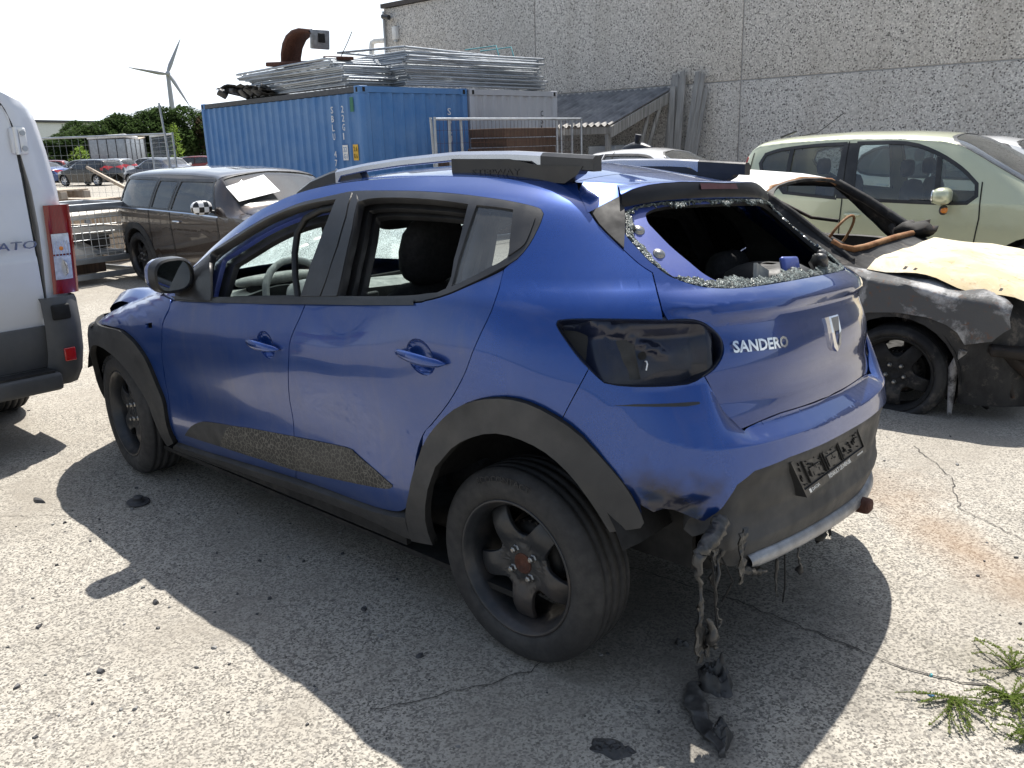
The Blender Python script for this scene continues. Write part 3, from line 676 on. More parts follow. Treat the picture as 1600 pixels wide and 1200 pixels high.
for i, (y, z) in enumerate(((-9.9, 1.32), (-10.15, 1.28), (-10.4, 1.30))):
    b = MB(); b.box((8.50, y, z), (.03, .2, .07), M['white'], bev=.005); b.box((8.515, y, z), (.02, .06, .14), M['zinc'], bev=.004); tag(b.build('fence_clamp'), ['white fence clamp left of three on the rusty panel', 'white fence clamp in the middle of three on the rusty panel', 'white fence clamp right of three on the rusty panel'][i], 'clamp', 'white clamps on the rusty panel')

# ------------------------------------------------------------------ the blue car: body surface in (distance from the tail, height)
RK=.036;LEAN=.055
def lin(x,t): return np.interp(x,t[0],t[1])
ST_X=np.linspace(-.45,3.45,79)
LZ=[.20,.27,.33,.42,.55,.70,.80,.87,.93,.98,1.03,1.10,1.16]
LF=[.76,.80,.832,.858,.862,.872,.880,.882,.868,.846,.825,.79,.76]     # front half of the car
LR=[.80,.83,.858,.875,.880,.882,.888,.892,.892,.888,.874,.838,.80]  # over the rear haunch
BELT=([-.45,.1,.35,.6,1.0,1.8,2.1,2.6,3.1,3.45],[1.10,1.10,1.09,1.05,1.015,.975,.90,.83,.76,.70])
ZTOP=([-.45,-.06,.2,.47,.8,1.0,1.15,1.3,1.45,1.6,1.85,2.05,2.4,2.8,3.1,3.25,3.45],[1.385,1.42,1.443,1.462,1.466,1.460,1.447,1.418,1.372,1.306,1.17,1.045,.965,.90,.84,.80,.74])
WTOP=([-.45,0,.5,1.0,1.3,1.6,1.85,2.05,2.4,2.8,3.1,3.45],[.46,.525,.56,.585,.63,.69,.73,.755,.735,.70,.66,.60])
NV1,NV2=30,26
VV=np.concatenate([np.linspace(0,1,NV1),np.linspace(1,2,NV2+1)[1:]])
def blur(A,ax,k,pad='edge'):
    r=3*k;g=np.exp(-.5*(np.arange(-r,r+1)/k)**2);g/=g.sum()
    p=[(0,0),(0,0)];p[ax]=(r,r)
    B=np.pad(A,p,mode='reflect',reflect_type='odd')
    return np.apply_along_axis(lambda a:np.convolve(a,g,'valid'),ax,B)
def body_tables():
    Zg=np.zeros((len(ST_X),len(VV)));Wg=Zg.copy()
    for i,x in enumerate(ST_X):
        b=lin(x,BELT);zt=lin(x,ZTOP);wt=lin(x,WTOP)
        f=np.clip((.95-x)/.75,0,1);f=f*f*(3-2*f)
        wl=lambda z:np.interp(z,LZ,LF)*(1-f)+np.interp(z,LZ,LR)*f
        for j,v in enumerate(VV):
            if v<=1:
                z=.20+(b-.20)*v;w=wl(z)
                # door sculpting: hollow above the sill, proud lower ridge
                d=np.clip((x-.45)/.25,0,1)*np.clip((2.1-x)/.25,0,1)
                w-=d*.020*np.exp(-((z-.60)/.085)**2)
                w+=d*.010*np.exp(-((z-.41)/.06)**2)
            else:
                h=v-1;z=b+(zt-b)*h;w0=wl(b)
                w=w0+(wt-w0)*(.70*h+.30*h**(5+7*f))
            Zg[i,j]=z;Wg[i,j]=w
    Zg=blur(blur(Zg,0,2),1,1);Wg=blur(blur(Wg,0,2),1,2)
    return Zg,Wg
ZG,WG=body_tables()
def bil(G,x,v):
    x=np.asarray(x,float);v=np.asarray(v,float)
    xi=np.clip((x-ST_X[0])/(ST_X[1]-ST_X[0]),0,len(ST_X)-1.001);i=xi.astype(int);fx=xi-i
    vi=np.where(v<=1,v*(NV1-1),NV1-1+(v-1)*NV2);vi=np.clip(vi,0,len(VV)-1.001);j=vi.astype(int);fv=vi-j
    # catmull-rom in both directions
    def cr(a,b,c,d,t): return b+.5*t*(c-a+t*(2*a-5*b+4*c-d+t*(3*(b-c)+d-a)))
    nx,nv=G.shape
    cols=[]
    for di in (-1,0,1,2):
        ii=np.clip(i+di,0,nx-1)
        cols.append(cr(*[G[ii,np.clip(j+dj,0,nv-1)] for dj in (-1,0,1,2)],fv))
    return cr(*cols,fx)
XR=([.20,.27,.45,.55,.64,.70,.80,.91,1.00,1.07,1.12,1.20,1.30,1.38,1.42],[-.54,-.56,-.605,-.62,-.615,-.605,-.605,-.60,-.585,-.565,-.535,-.45,-.325,-.215,-.165])
_zz=np.linspace(.2,1.45,126);_xr=np.interp(_zz,*XR);_g=np.exp(-.5*(np.arange(-6,7)/2.)**2);_g/=_g.sum()
_xr=np.convolve(np.pad(_xr,6,mode='reflect',reflect_type='odd'),_g,'valid')
A_T=([.2,.6,.95,1.2,1.42],[.66,.68,.74,.76,.72]);N_T=([.2,.6,.95,1.15,1.42],[3.1,3.0,2.65,2.55,3.2]);L_R=1.32
XF=([.2,.5,.65,.75,.85,.95,1.05],[3.30,3.38,3.39,3.36,3.30,3.2,3.2]);A_F=.9;N_F=2.6;L_F=1.25
# crease of the bumper shelf and how far the bumper stands out of the tailgate
def _sm(t, k0=2.5):
    x=np.linspace(-.3,1.6,381);y=np.interp(np.abs(x),*t);k=np.exp(-.5*(np.arange(-8,9)/k0)**2);return np.convolve(np.pad(y,8,mode='edge'),k/k.sum(),'valid')[60:]
BO_A=np.linspace(0,1.6,321)
BO_O=_sm(([0,.55,.62,.69,.74,.79,.95],[.058,.056,.047,.028,.012,.004,.0]),5.);BO_R=_sm(([0,.6,.8,.92,1.1],[.058,.056,.038,.022,.0]),5.)
BO_Z=_sm(([0,.25,.35,.435,.4855,.54,.589,.641,.6915,.7406,.764,.78,1.6],[.703,.704,.7058,.7055,.7069,.7095,.7123,.7248,.7425,.7707,.7975,.831,.831]))
BO_W=_sm(([0,.40,.45,.4875,.5145,.538,.561,.6,.65,.72,.79,1.6],[.044,.040,.034,.066,.10,.15,.185,.165,.15,.115,.07,.09]))
def bump_off(s,z):
    """how far the bumper stands out of the body: a crease with a shelf above it"""
    a=np.abs(s);o=np.where(np.asarray(s)>0,np.interp(a,BO_A,BO_O),np.interp(a,BO_A,BO_R))
    zc=np.interp(a,BO_A,BO_Z);w=np.interp(a,BO_A,BO_W)
    return o*np.where(z<zc,1.0-.40*np.clip((zc-z)/.40,0,1)**2,np.clip(1-(z-zc)/w,0,1))
def BP(s,v):
    s=np.asarray(s,float);v=np.asarray(v,float);s,v=np.broadcast_arrays(s,v)
    a=np.abs(s);sg=np.where(s<0,-1.,1.)
    # x of the contour
    z0=bil(ZG,np.full(a.shape,-.2),v)
    xr=np.interp(z0,_zz,_xr);A_R=np.interp(z0,*A_T);N_R=np.interp(z0,*N_T);xc=xr+A_R
    phi=np.clip(a/L_R,0,1)*np.pi/2
    c,sn=np.cos(phi),np.sin(phi)
    r=(c**N_R+sn**N_R)**(-1/N_R)
    x=np.where(a<L_R,xc-A_R*c*r,xc+(a-L_R))
    z=bil(ZG,x,v);w=bil(WG,x,v)
    y=np.where(a<L_R,w*sn*r,w)
    # front corner
    xf=np.interp(z,*XF);xfc=xf-A_F
    q=np.clip((x-xfc)/A_F,0,.9995)
    y=y*np.where(x>xfc,(1-q**N_F)**(1/N_F),1.)
    p=np.stack([x,y*sg,z+RK*(1.3-x)+LEAN*(y*sg-.87)],-1)
    return p

def BN(s, v):
    e = 1e-3
    n = -np.cross(BP(s + e, v) - BP(s - e, v), BP(s, np.minimum(v + e, 2)) - BP(s, np.maximum(v - e, 0)))
    return n / (np.linalg.norm(n, axis=-1, keepdims=True) + 1e-12)
def lvl(p): return p[..., 2] - RK * (1.3 - p[..., 0]) - LEAN * (p[..., 1] - .87)
def v_of(s, z):
    s = np.asarray(s, float); z = np.asarray(z, float); lo = np.zeros(s.shape); hi = np.full(s.shape, 2.)
    for _ in range(22):
        m = (lo + hi) / 2; up = lvl(BP(s, m)) < z; lo = np.where(up, m, lo); hi = np.where(up, hi, m)
    return (lo + hi) / 2
def skin(off=0.):
    """surface function of the blue car, standing off by a constant or by off(s, z)"""
    def fn(u, w):
        v = v_of(u, w)
        if not callable(off):
            n = BN(u, v); return BP(u, v) + n * off, n
        def Q(s, v):
            p = BP(s, v); return p + BN(s, v) * off(s, lvl(p))[..., None]
        e = 2e-3; n = -np.cross(Q(u + e, v) - Q(u - e, v), Q(u, np.minimum(v + e, 2)) - Q(u, np.maximum(v - e, 0)))
        return Q(u, v), n / (np.linalg.norm(n, axis=-1, keepdims=True) + 1e-12)
    return fn
def on_skin(s, z, off=0.):
    p, n = skin(off)(np.array([s]), np.array([z])); return Vector(p[0]), Vector(n[0])
def lev(x, y, z): return (x, y, z + RK * (1.3 - x) + LEAN * (y - .87))
def L3(mb):  # carry level-frame vertices of a builder into the leaning frame
    mb.v = [lev(*p) for p in mb.v]; return mb
car = thing('wrecked_car', 'dusty dark blue hatchback with smashed windows, missing tail lamps and a melted rear bumper', 'car')
DLO = [(2.9632, 0.9873), (2.7615, 1.0004), (2.229, 1.0294), (1.779, 1.0554), (1.4942, 1.076), (1.4431, 1.0847), (1.3786, 1.0984), (1.3119, 1.1169), (1.2405, 1.138), (1.1557, 1.1631), (1.0933, 1.1836), (1.0192, 1.2106), (0.9559, 1.2512), (0.9144, 1.2865), (0.8856, 1.3132), (0.8649, 1.3366), (0.8658, 1.3477), (0.8737, 1.3533), (0.9073, 1.3631), (0.9703, 1.3755), (1.0397, 1.3853), (1.1203, 1.3946), (1.2272, 1.4036), (1.359, 1.4114), (1.4394, 1.4154), (1.5916, 1.4202), (1.7175, 1.4222), (1.786, 1.4158), (1.8851, 1.4029), (1.9897, 1.3885), (2.0647, 1.3718), (2.1418, 1.351), (2.2095, 1.3321), (2.2759, 1.3078), (2.3319, 1.2878), (2.39, 1.265), (2.4661, 1.236), (2.5414, 1.2036), (2.6289, 1.1599), (2.7141, 1.1174), (2.786, 1.0811), (2.8759, 1.0331)]
REARCUT = [(1.7233, 0.352), (1.6944, 0.3776), (1.6768, 0.4183), (1.6603, 0.4848), (1.6312, 0.5786), (1.5739, 0.6536), (1.5171, 0.6975), (1.4217, 0.7768), (1.3476, 0.8492), (1.2735, 0.9318), (1.2126, 1.0082), (1.1631, 1.07), (1.1195, 1.1322), (1.079, 1.1839)]
GATECUT = [(0.7357, 1.4265), (0.7383, 1.4014), (0.7315, 1.3786), (0.7263, 1.3563), (0.7208, 1.3325), (0.7153, 1.3002), (0.7, 1.2665), (0.685, 1.2334), (0.6745, 1.2145), (0.6653, 1.1992), (0.6535, 1.1855), (0.6392, 1.1727)]
GATECUT2 = [(0.6452, 1.1524), (0.6517, 1.1271), (0.6535, 1.1036), (0.6542, 1.0781)]
TAIL_L = [(0.8623, 0.9321), (0.881, 0.9516), (0.8981, 0.9729), (0.914, 0.9941), (0.9291, 1.0152), (0.9409, 1.0329), (0.9457, 1.0443), (0.942, 1.0527), (0.9331, 1.0562), (0.9049, 1.0594), (0.8739, 1.0608), (0.8162, 1.0613), (0.7621, 1.0604), (0.7071, 1.0586), (0.6553, 1.0563)]
TAIL_R = [(0.6143, 1.0546), (0.5708, 1.0506), (0.538, 1.0378), (0.5078, 1.0121), (0.496, 0.9908), (0.4954, 0.9685), (0.5057, 0.9454), (0.5299, 0.9203), (0.561, 0.9026)]
TAIL_B = [(0.5834, 0.8908), (0.6066, 0.8841), (0.6543, 0.8822), (0.6992, 0.8826), (0.7471, 0.8839), (0.7901, 0.8875), (0.8251, 0.894), (0.844, 0.9106)]
GATELEFT = [(0.5611, 0.9018), (0.5382, 0.8584), (0.5145, 0.8056), (0.4875, 0.7726), (0.4539, 0.7374)]
GATEBOT = [(0.4539, 0.7374), (0.3785, 0.7495), (0.2955, 0.7561), (0.1943, 0.7531), (0.0547, 0.7493)]
BUMPLOW = [(0.7532, 0.5608), (0.7258, 0.5442), (0.7023, 0.5545), (0.6748, 0.5484), (0.6501, 0.5377), (0.6046, 0.524), (0.5792, 0.5378), (0.5623, 0.5538), (0.5243, 0.6056), (0.47, 0.632), (0.3407, 0.6417), (0.1556, 0.64)]
F_OPEN = [(2.7759, 1.0138), (2.6765, 1.0961), (2.5965, 1.1651), (2.5613, 1.1929), (2.5063, 1.2127), (2.4498, 1.2342), (2.3941, 1.2552), (2.3222, 1.2843), (2.2499, 1.3103), (2.1839, 1.332), (2.1162, 1.3508), (2.0356, 1.369), (1.9572, 1.382), (1.8836, 1.3901), (1.8139, 1.3946), (1.8655, 1.3194), (1.9371, 1.2367), (2.0168, 1.1512), (2.108, 1.0527)]
R_OPEN = [(1.8912, 1.0673), (1.8068, 1.1775), (1.7304, 1.2913), (1.6858, 1.3845), (1.6372, 1.3925), (1.5645, 1.3955), (1.4501, 1.3934), (1.3336, 1.3871), (1.2266, 1.3785), (1.1324, 1.3683), (1.1962, 1.2903), (1.2767, 1.1986), (1.3467, 1.1213), (1.4309, 1.1034), (1.5296, 1.0911), (1.7064, 1.0778)]
Q_GLASS = [(1.0971, 1.3649), (1.0214, 1.3582), (0.9605, 1.3499), (0.9928, 1.2995), (1.0226, 1.2545), (1.0501, 1.2146), (1.131, 1.1862), (1.2255, 1.1558), (1.3235, 1.1277), (1.2681, 1.188), (1.198, 1.2622), (1.1372, 1.3242)]
Q_BLANK = [(0.9518, 1.3489), (0.9186, 1.3438), (0.8977, 1.338), (0.8964, 1.3242), (0.9203, 1.2991), (0.9431, 1.2759), (0.9709, 1.2511), (1.0061, 1.2334), (1.0428, 1.2182), (1.0162, 1.2581), (0.9831, 1.3049)]
DOORCUT = [(2.9662, 0.9869), (3.0619, 0.9377), (3.136, 0.8796), (3.179, 0.8126), (3.2422, 0.721), (3.296, 0.597), (3.3342, 0.4748), (3.3504, 0.3527), (3.363, 0.308)]
ARCH_R = [(1.6627, 0.4391), (1.6328, 0.5277), (1.5721, 0.6212), (1.4775, 0.7039), (1.3762, 0.7735), (1.2836, 0.8102), (1.1582, 0.833), (1.0589, 0.8287), (0.9735, 0.7986), (0.897, 0.7478), (0.8323, 0.6687), (0.7822, 0.5894), (0.7493, 0.5164)]
ARCH_RI = [(0.8433, 0.4993), (0.9069, 0.5826), (0.9567, 0.6448), (1.018, 0.6937), (1.0998, 0.7205), (1.2002, 0.7261), (1.3214, 0.6979), (1.4312, 0.6442), (1.5244, 0.5676), (1.5665, 0.4809), (1.5863, 0.3633), (1.5781, 0.26)]
FB = [(3.362, .40), (3.3509, .50), (3.3535, .5674), (3.3692, .6837), (3.3916, .7343), (3.4287, .7774), (3.4848, .8074), (3.5391, .8225), (3.6235, .8235)]
ARCH_F = FB + [(3.72, .822)] + [(7.72 - s, z - .06 * i / 8) for i, (s, z) in enumerate(FB[::-1])] + [(4.36, .30)]
ARCH_FI = [(3.475, .26)] + [(3.86 + .385 * math.cos(a), .335 + .385 * math.sin(a)) for a in [PI - PI * k / 18 for k in range(19)]] + [(4.245, .28)]
FRONT_DOOR = cr_loop([p if p[0] < 4 else (3.296, .597) for p in [(2.9663, 0.9869), (3.0619, 0.9377), (3.136, 0.8796), (3.1789, 0.8126), (3.2422, 0.721), (4.9933, 0.2335), (3.3342, 0.4748), (3.3504, 0.3527), (3.363, 0.308), (3.3523, 0.2932), (3.111, 0.2971), (2.8731, 0.3076), (2.6187, 0.3158), (2.387, 0.3198), (2.3516, 0.3995), (2.3551, 0.5388), (2.324, 0.6542), (2.2352, 0.8195), (2.1909, 0.9083), (2.0863, 1.0304), (2.2298, 1.0261), (2.4831, 1.0122), (2.7625, 0.9979)]])
REAR_DOOR = cr_loop([(2.0863, 1.0304), (2.1909, 0.9083), (2.2352, 0.8195), (2.324, 0.6542), (2.3551, 0.5388), (2.3516, 0.3995), (2.387, 0.3198), (2.1806, 0.319), (2.0305, 0.317), (1.8879, 0.3194), (1.7739, 0.333), (1.7233, 0.352), (1.6944, 0.3776), (1.6768, 0.4183), (1.6603, 0.4848), (1.6312, 0.5786), (1.5739, 0.6536), (1.5171, 0.6975), (1.4217, 0.7768), (1.3476, 0.8492), (1.2735, 0.9318), (1.2126, 1.0082), (1.1631, 1.07), (1.1195, 1.1322), (1.079, 1.1839), (1.1574, 1.1597), (1.2415, 1.1354), (1.3124, 1.1143), (1.3791, 1.0958), (1.4438, 1.082), (1.4949, 1.0732), (1.7796, 1.0524)])
def side_of(l, k): return l if k > 0 else mirror_loop(l)
def sym(L): return L + [(-s, z) for s, z in L[::-1]]
W2 = [(s_, float(lvl(BP(np.array([s_]), np.array([1.995])))[0])) for s_ in np.linspace(DLO[0][0] - .01, GATECUT[0][0] + .02, 40)]
BODY_SIDE = (REARCUT[5:] + DLO[11:] + [(DLO[0][0], .9873), (DLO[0][0] + .012, 1.0)] + W2 + GATECUT[1:] + GATECUT2 + TAIL_L[::-1][0:] + [(.9058, .867), (.9586, .7891)] + ARCH_R[8:0:-1])
BODY_SIDE = cr_loop(BODY_SIDE, 2, 30)
FENDER = cr_loop([(2.974, 0.9869), (2.9864, 0.9965), (3.1424, 0.9756), (3.4114, 0.9278), (3.6279, 0.893), (3.7721, 0.852), (3.8286, 0.831), (3.8595, 0.8062), (3.74, .827)] + [(s + .004, z + .004) for s, z in FB[::-1]] + [(3.3605, .33)] + [(s + .003, z) for s, z in DOORCUT[::-1][1:-1]], 2, 30)
ARCH_R_POLY = cr_loop([(1.6894, .3522)] + ARCH_R + [(.757, .500)] + [(.838, .484)] + ARCH_RI[1:] + [(1.70, .236)], 2, 22)
ARCH_F_POLY = cr_loop([(3.372, .30)] + ARCH_F + ARCH_FI[::-1], 2, 40)
SILL = [(1.693, .345), (1.7761, .3266), (1.888, .3174), (2.0345, .315), (2.3947, .3173), (2.88, .3045), (3.111, .294), (3.37, .29), (3.40, .275), (3.4644, .2211), (3.1371, .206), (2.7736, .206), (2.4083, .208), (2.1554, .2101), (1.90, .218), (1.702, .236)]
def crumple(s, z):
    """the burnt lower corner of the bumper has sagged and wrinkled"""
    k = np.clip((.66 - z) / .09, 0, 1) * np.clip((s - .55) / .08, 0, 1) * np.clip((.86 - s) / .06, 0, 1)
    w = np.array([mnoise.noise(Vector((a * 11, b * 17, 3.1))) + .35 * mnoise.noise(Vector((a * 30, b * 26, 9.))) for a, b in zip(np.ravel(s), np.ravel(z))]).reshape(np.shape(s))
    return k * (.026 * w - .004)
def bump_skin(extra=0.): return lambda s, z: bump_off(s, z) + crumple(s, z) + extra
def gate_off(s, z):
    """crease of the tailgate below the glass: a ledge, then a shallow hollow"""
    a = np.abs(s); zc = np.interp(a, [0, .2, .35, .5, .63], [1.068, 1.065, 1.059, 1.058, 1.085]); f = np.clip((.66 - a) / .15, 0, 1)
    return f * (.020 * np.clip((z - zc + .020) / .020, 0, 1) * np.clip((1.13 - z) / .05, 0, 1) - .006 * np.exp(-((z - zc + .05) / .035) ** 2)) - .010 * f * np.exp(-((z - .83) / .05) ** 2)
WOB = lambda s, z: .0011 * (np.sin(7 * s + 3 * z) + .8 * np.sin(13 * z - 5 * s + 1) + .6 * np.sin(19 * s + 2) * np.sin(11 * z))
def door_dent(s, z): return .004 * np.exp(-((s - 1.9) / .3) ** 2 - ((z - .8) / .12) ** 2)
IN = -.0022
for k in (1, -1):
    def pt(name, loop, mat, off=0., holes=(), hem=.014, grid=(.05, .04), parent=car, **t):
        return patch(name, skin(off), side_of(loop, k), [side_of(h, k) for h in holes], mat, grid, hem, parent, **t)
    recs = [(2.3637, .8652, .088, .052), (1.4974, .9127, .102, .056)]
    def oval(c, a, b, n=22): return [(c[0] + a * math.cos(2 * PI * i / n), c[1] + b * math.sin(2 * PI * i / n)) for i in range(n)]
    for nm, loop, rc, hd in (('front_door', FRONT_DOOR, recs[0], (2.4755, 2.2683, .8714, .8577)), ('rear_door', REAR_DOOR, recs[1], (1.5986, 1.3802, .9214, .905))):
        ov = oval(rc, rc[2] * .62, rc[3])
        d = pt(nm, inset(loop, -IN), M['blue_dusty'], WOB, [ov], grid=(.045, .035))
        cup = rc
        pt('handle_recess', inset(ov, -.004), M['blue'], lambda s, z, rc=rc: -.032 * np.clip(1 - ((np.abs(s) - rc[0]) / (rc[2] * .62)) ** 2 - ((z - rc[1]) / rc[3]) ** 2, 0, 1) ** .5 - .001, hem=0, grid=(.012, .012), parent=d)
        h = MB(); rows = []
        for i in range(13):
            t_ = i / 12; s_ = hd[0] + (hd[1] - hd[0]) * t_; z_ = hd[2] + (hd[3] - hd[2]) * t_
            b_ = .017 * math.sin(PI * min(1, max(0, t_))) ** .35 + .001; o_ = .004 + .030 * math.sin(PI * t_) ** .55
            p_, n_ = on_skin(k * s_, z_); zz = Vector((0, 0, 1))
            rows.append([tuple(p_ + n_ * (o_ + .010 * math.cos(a)) + zz * b_ * math.sin(a)) for a in [2 * PI * q / 10 for q in range(10)]])
        h.grid(rows, M['blue'], True, closed=True); h.build('door_handle', d, recalc=True)
    pt('sticker', [(3.2403, 0.36), (3.1465, 0.424), (3.0652, 0.4561), (2.993, 0.4708), (2.7617, 0.4884), (2.5313, 0.5048), (2.2704, 0.5183), (2.0268, 0.5303), (1.9815, 0.5224), (1.9399, 0.507), (1.8477, 0.4762), (1.7654, 0.4438), (1.7801, 0.4279), (1.8616, 0.4133), (2.1017, 0.3904), (2.3713, 0.3681), (2.5956, 0.3672), (2.8314, 0.3649), (3.0573, 0.3619)], M['cladding'], .0022, hem=.002, parent=[o for o in car.children if o.name.startswith('front_door')][-1], label='plain black lower end of the door sticker') if False else None
    pt('door_sticker', cr_loop([(3.2403, 0.36), (3.1465, 0.424), (3.0652, 0.4561), (2.993, 0.4708), (2.7617, 0.4884), (2.5313, 0.5048), (2.2704, 0.5183), (2.0268, 0.5303), (1.9815, 0.5224), (1.9399, 0.507), (1.8477, 0.4762), (1.7654, 0.4438), (1.7801, 0.4279), (1.8616, 0.4133), (2.1017, 0.3904), (2.3713, 0.3681), (2.5956, 0.3672), (2.8314, 0.3649), (3.0573, 0.3619)], 2), M['cladding'], .0018, hem=.0018)
    pt('crackle_print', cr_loop([(2.9185, 0.3666), (2.8534, 0.4475), (2.7864, 0.4857), (2.5313, 0.5048), (2.2704, 0.5183), (2.0268, 0.5303), (1.9815, 0.5224), (1.9399, 0.507), (1.8477, 0.4762), (1.7654, 0.4438), (1.7801, 0.4279), (1.8616, 0.4133), (2.1017, 0.3904), (2.3713, 0.3681), (2.5956, 0.3672), (2.8314, 0.3649)], 2), M['sticker'], .0032, hem=.001)
    bs = pt('body_side', inset(BODY_SIDE, .0012), M['blue'], lambda s, z: .6 * WOB(s, z), grid=(.05, .03))
    pt('front_fender', inset(FENDER, .001), M['blue_dusty'], 0., [[(3.2865, 0.8698), (3.2229, 0.8805), (3.2347, 0.8549), (3.293, 0.8499)]], grid=(.04, .03))
    pt('wheel_arch_trim', ARCH_R_POLY, M['cladding'], .020, hem=.028, grid=(.04, .04), hem_mat=M['black'])
    pt('wheel_arch_trim', ARCH_F_POLY, M['cladding'], .018, hem=.028, grid=(.04, .04), hem_mat=M['black'])
    pt('sill_trim', SILL, M['cladding'], lambda s, z: .010 + .012 * np.clip((z - .2) / .1, 0, 1), hem=.05, grid=(.06, .03))
    # glasshouse
    band = pt('window_surround', cr_loop(DLO, 2), M['trim'], .0008, [cr_loop(F_OPEN, 2), cr_loop(R_OPEN, 2), cr_loop(Q_GLASS, 2)], hem=.03, grid=(.06, .03))
    pt('pillar_panel', [(2.1039, 1.054), (2.0131, 1.1513), (1.9335, 1.2368), (1.862, 1.3194), (1.8034, 1.3955), (1.7854, 1.4135), (1.7259, 1.4144), (1.7607, 1.3302), (1.8319, 1.2321), (1.909, 1.1444), (1.9911, 1.0604)], M['trim'], .005, hem=.005, parent=band)
    pt('pillar_panel', [(1.9836, 1.0609), (1.9054, 1.1446), (1.8248, 1.2322), (1.7536, 1.3302), (1.7188, 1.4142), (1.6995, 1.407), (1.6894, 1.3846), (1.7339, 1.2912), (1.8103, 1.1774), (1.8951, 1.0661)], M['trim'], .004, hem=.005, parent=band)
    pt('corner_panel', cr_loop(Q_BLANK, 2), M['trim'], .004, hem=.005, parent=band)
    pt('quarter_glass', cr_loop(inset(Q_GLASS, -.004), 2), M['qglass'], -.006, hem=0)
    if k < 0:
        pt('added_dark_door_pane', cr_loop(inset(R_OPEN, -.004), 2), M['soot'], -.008, hem=0); pt('added_dark_quarter_pane', cr_loop(inset(Q_GLASS, -.004), 2), M['soot'], -.010, hem=0)  # opaque right-hand panes, added to darken the view through the cabin
    gb = MB()
    ribbon(gb, skin(.0), resample([(k * (DLO[0][0] - .015), .992), (k * DLO[2][0], 1.026), (k * DLO[3][0], 1.052), (k * DLO[4][0], 1.073)], .08), .016, M['trim'], .007); gb.build('belt_moulding', band)
    # inner frames and door trim, seen through the open windows
    big = cr_loop(inset(DLO, .012), 2)
    for op, m_in, w_ in ((F_OPEN, M['blue_in'], .030), (R_OPEN, M['trim'], .035)):
        l0, l1 = cr_loop(inset(op, -w_), 2), cr_loop(inset(op, .004), 2)
        pt('door_inner_frame', l0, m_in, -.050, [l1], hem=.02, grid=(.08, .05)); pt('door_seal', cr_loop(inset(op, -.05), 2), M['trim'], -.082, [cr_loop(inset(op, .024 if op is F_OPEN else .010), 2)], hem=.025, grid=(.08, .05))
    rim_l = [p for p in DLO[17:40]]; pt('roof_side_lining', [(s_, z_ - .012) for s_, z_ in rim_l] + [(s_, z_) for s_, z_ in W2 if rim_l[0][0] < s_ < rim_l[-1][0]], M['dash_dark'], -.03, hem=0, grid=(.1, .03))
    pass
    pt('door_card', cr_loop([(1.72, .32), (3.2, .32), (3.05, .80), (2.96, .965), (2.476, 1.0), (1.825, 1.04), (1.4855, 1.06), (1.275, 1.11), (1.108, 1.17), (1.08, .90), (1.45, .84), (1.66, .62)], 2), M['dash_dark'], -.10, hem=.0, grid=(.1, .06))
    pt('side_lining', cr_loop([(.72, .90), (1.10, .90), (1.1877, 1.15), (1.0503, 1.19), (.9441, 1.30), (.9434, 1.365), (1.1664, 1.40), (.9863, 1.405), (.8358, 1.39), (.7935, 1.33), (.7534, 1.2)], 2), M['dash_dark'], -.05, hem=0, grid=(.06, .06))
    # tail lamp pocket: the lamp is gone
    TO = cr_loop(TAIL_L + TAIL_R + TAIL_B, 2)
    def pocket(s, z):
        a = np.abs(s); w = np.array([mnoise.noise(Vector((p * 6, q * 7, 1.7))) for p, q in zip(np.ravel(a), np.ravel(z))]).reshape(np.shape(s))
        d = -.058 - .022 * w
        d += .045 * np.clip((.565 - a) / .04, 0, 1) * np.clip(((a - .495) / .03), 0, 1)
        d += .030 * np.exp(-((a - .83) / .05) ** 2) + .016 * np.exp(-((z - 1.0 - (a - .7) * .5) / .014) ** 2) * np.clip((a - .62) / .05, 0, 1)
        d += .022 * np.clip((z - 1.025) / .02, 0, 1)
        return np.minimum(d, -.016)
    pk = pt('tail_lamp_pocket', inset(TO, -.012), M['pocket'], pocket, hem=0, grid=(.018, .016))
    wl = patch('pocket_wall', lambda u, w: (skin(0)(u, w)[0] - skin(0)(u, w)[1] * .006, skin(0)(u, w)[1]), side_of(inset(TO, -.008), k), [side_of(inset(TO, .001), k)], M['pocket'], (.1, .1), .075, pk)
    pt('socket_hole', oval((.708, .967), .013, .012, 12), M['black'], lambda s, z: pocket(s, z) + .003, hem=0, grid=(.02, .02), parent=pk)
    cl = MB(); p_, n_ = on_skin(k * .70, .951, -.04); cl.tube([p_ - n_ * .02, p_, p_ + n_ * .012 + Vector((0, 0, -.008)), p_ + n_ * .004 + Vector((-.006, k * .012, -.022))], .0022, M['white'], 5)
    cl.build('lamp_wire', pk)
    # D pillar blade
    pt('pillar_blade', [(0.7159, 1.3379), (0.6521, 1.3624), (0.5883, 1.3865), (0.6229, 1.3217), (0.682, 1.2368), (0.7029, 1.277), (0.7132, 1.3037)], M['blade'], .006, hem=.02, grid=(.03, .03))
    # front bumper cover and empty lamp
    pt('front_bumper', [(4.37, .30), (5.5, .30), (5.5, .62), (4.5, .68), (4.28, .74), (4.36, .60)], M['blue'], .004, hem=.01, grid=(.06, .05))
    pt('lamp_cavity', [(3.86, .78), (4.5, .69), (5.2, .64), (5.2, .76), (4.3, .80), (3.84, .82)], M['black'], -.03, hem=.0, grid=(.08, .05))

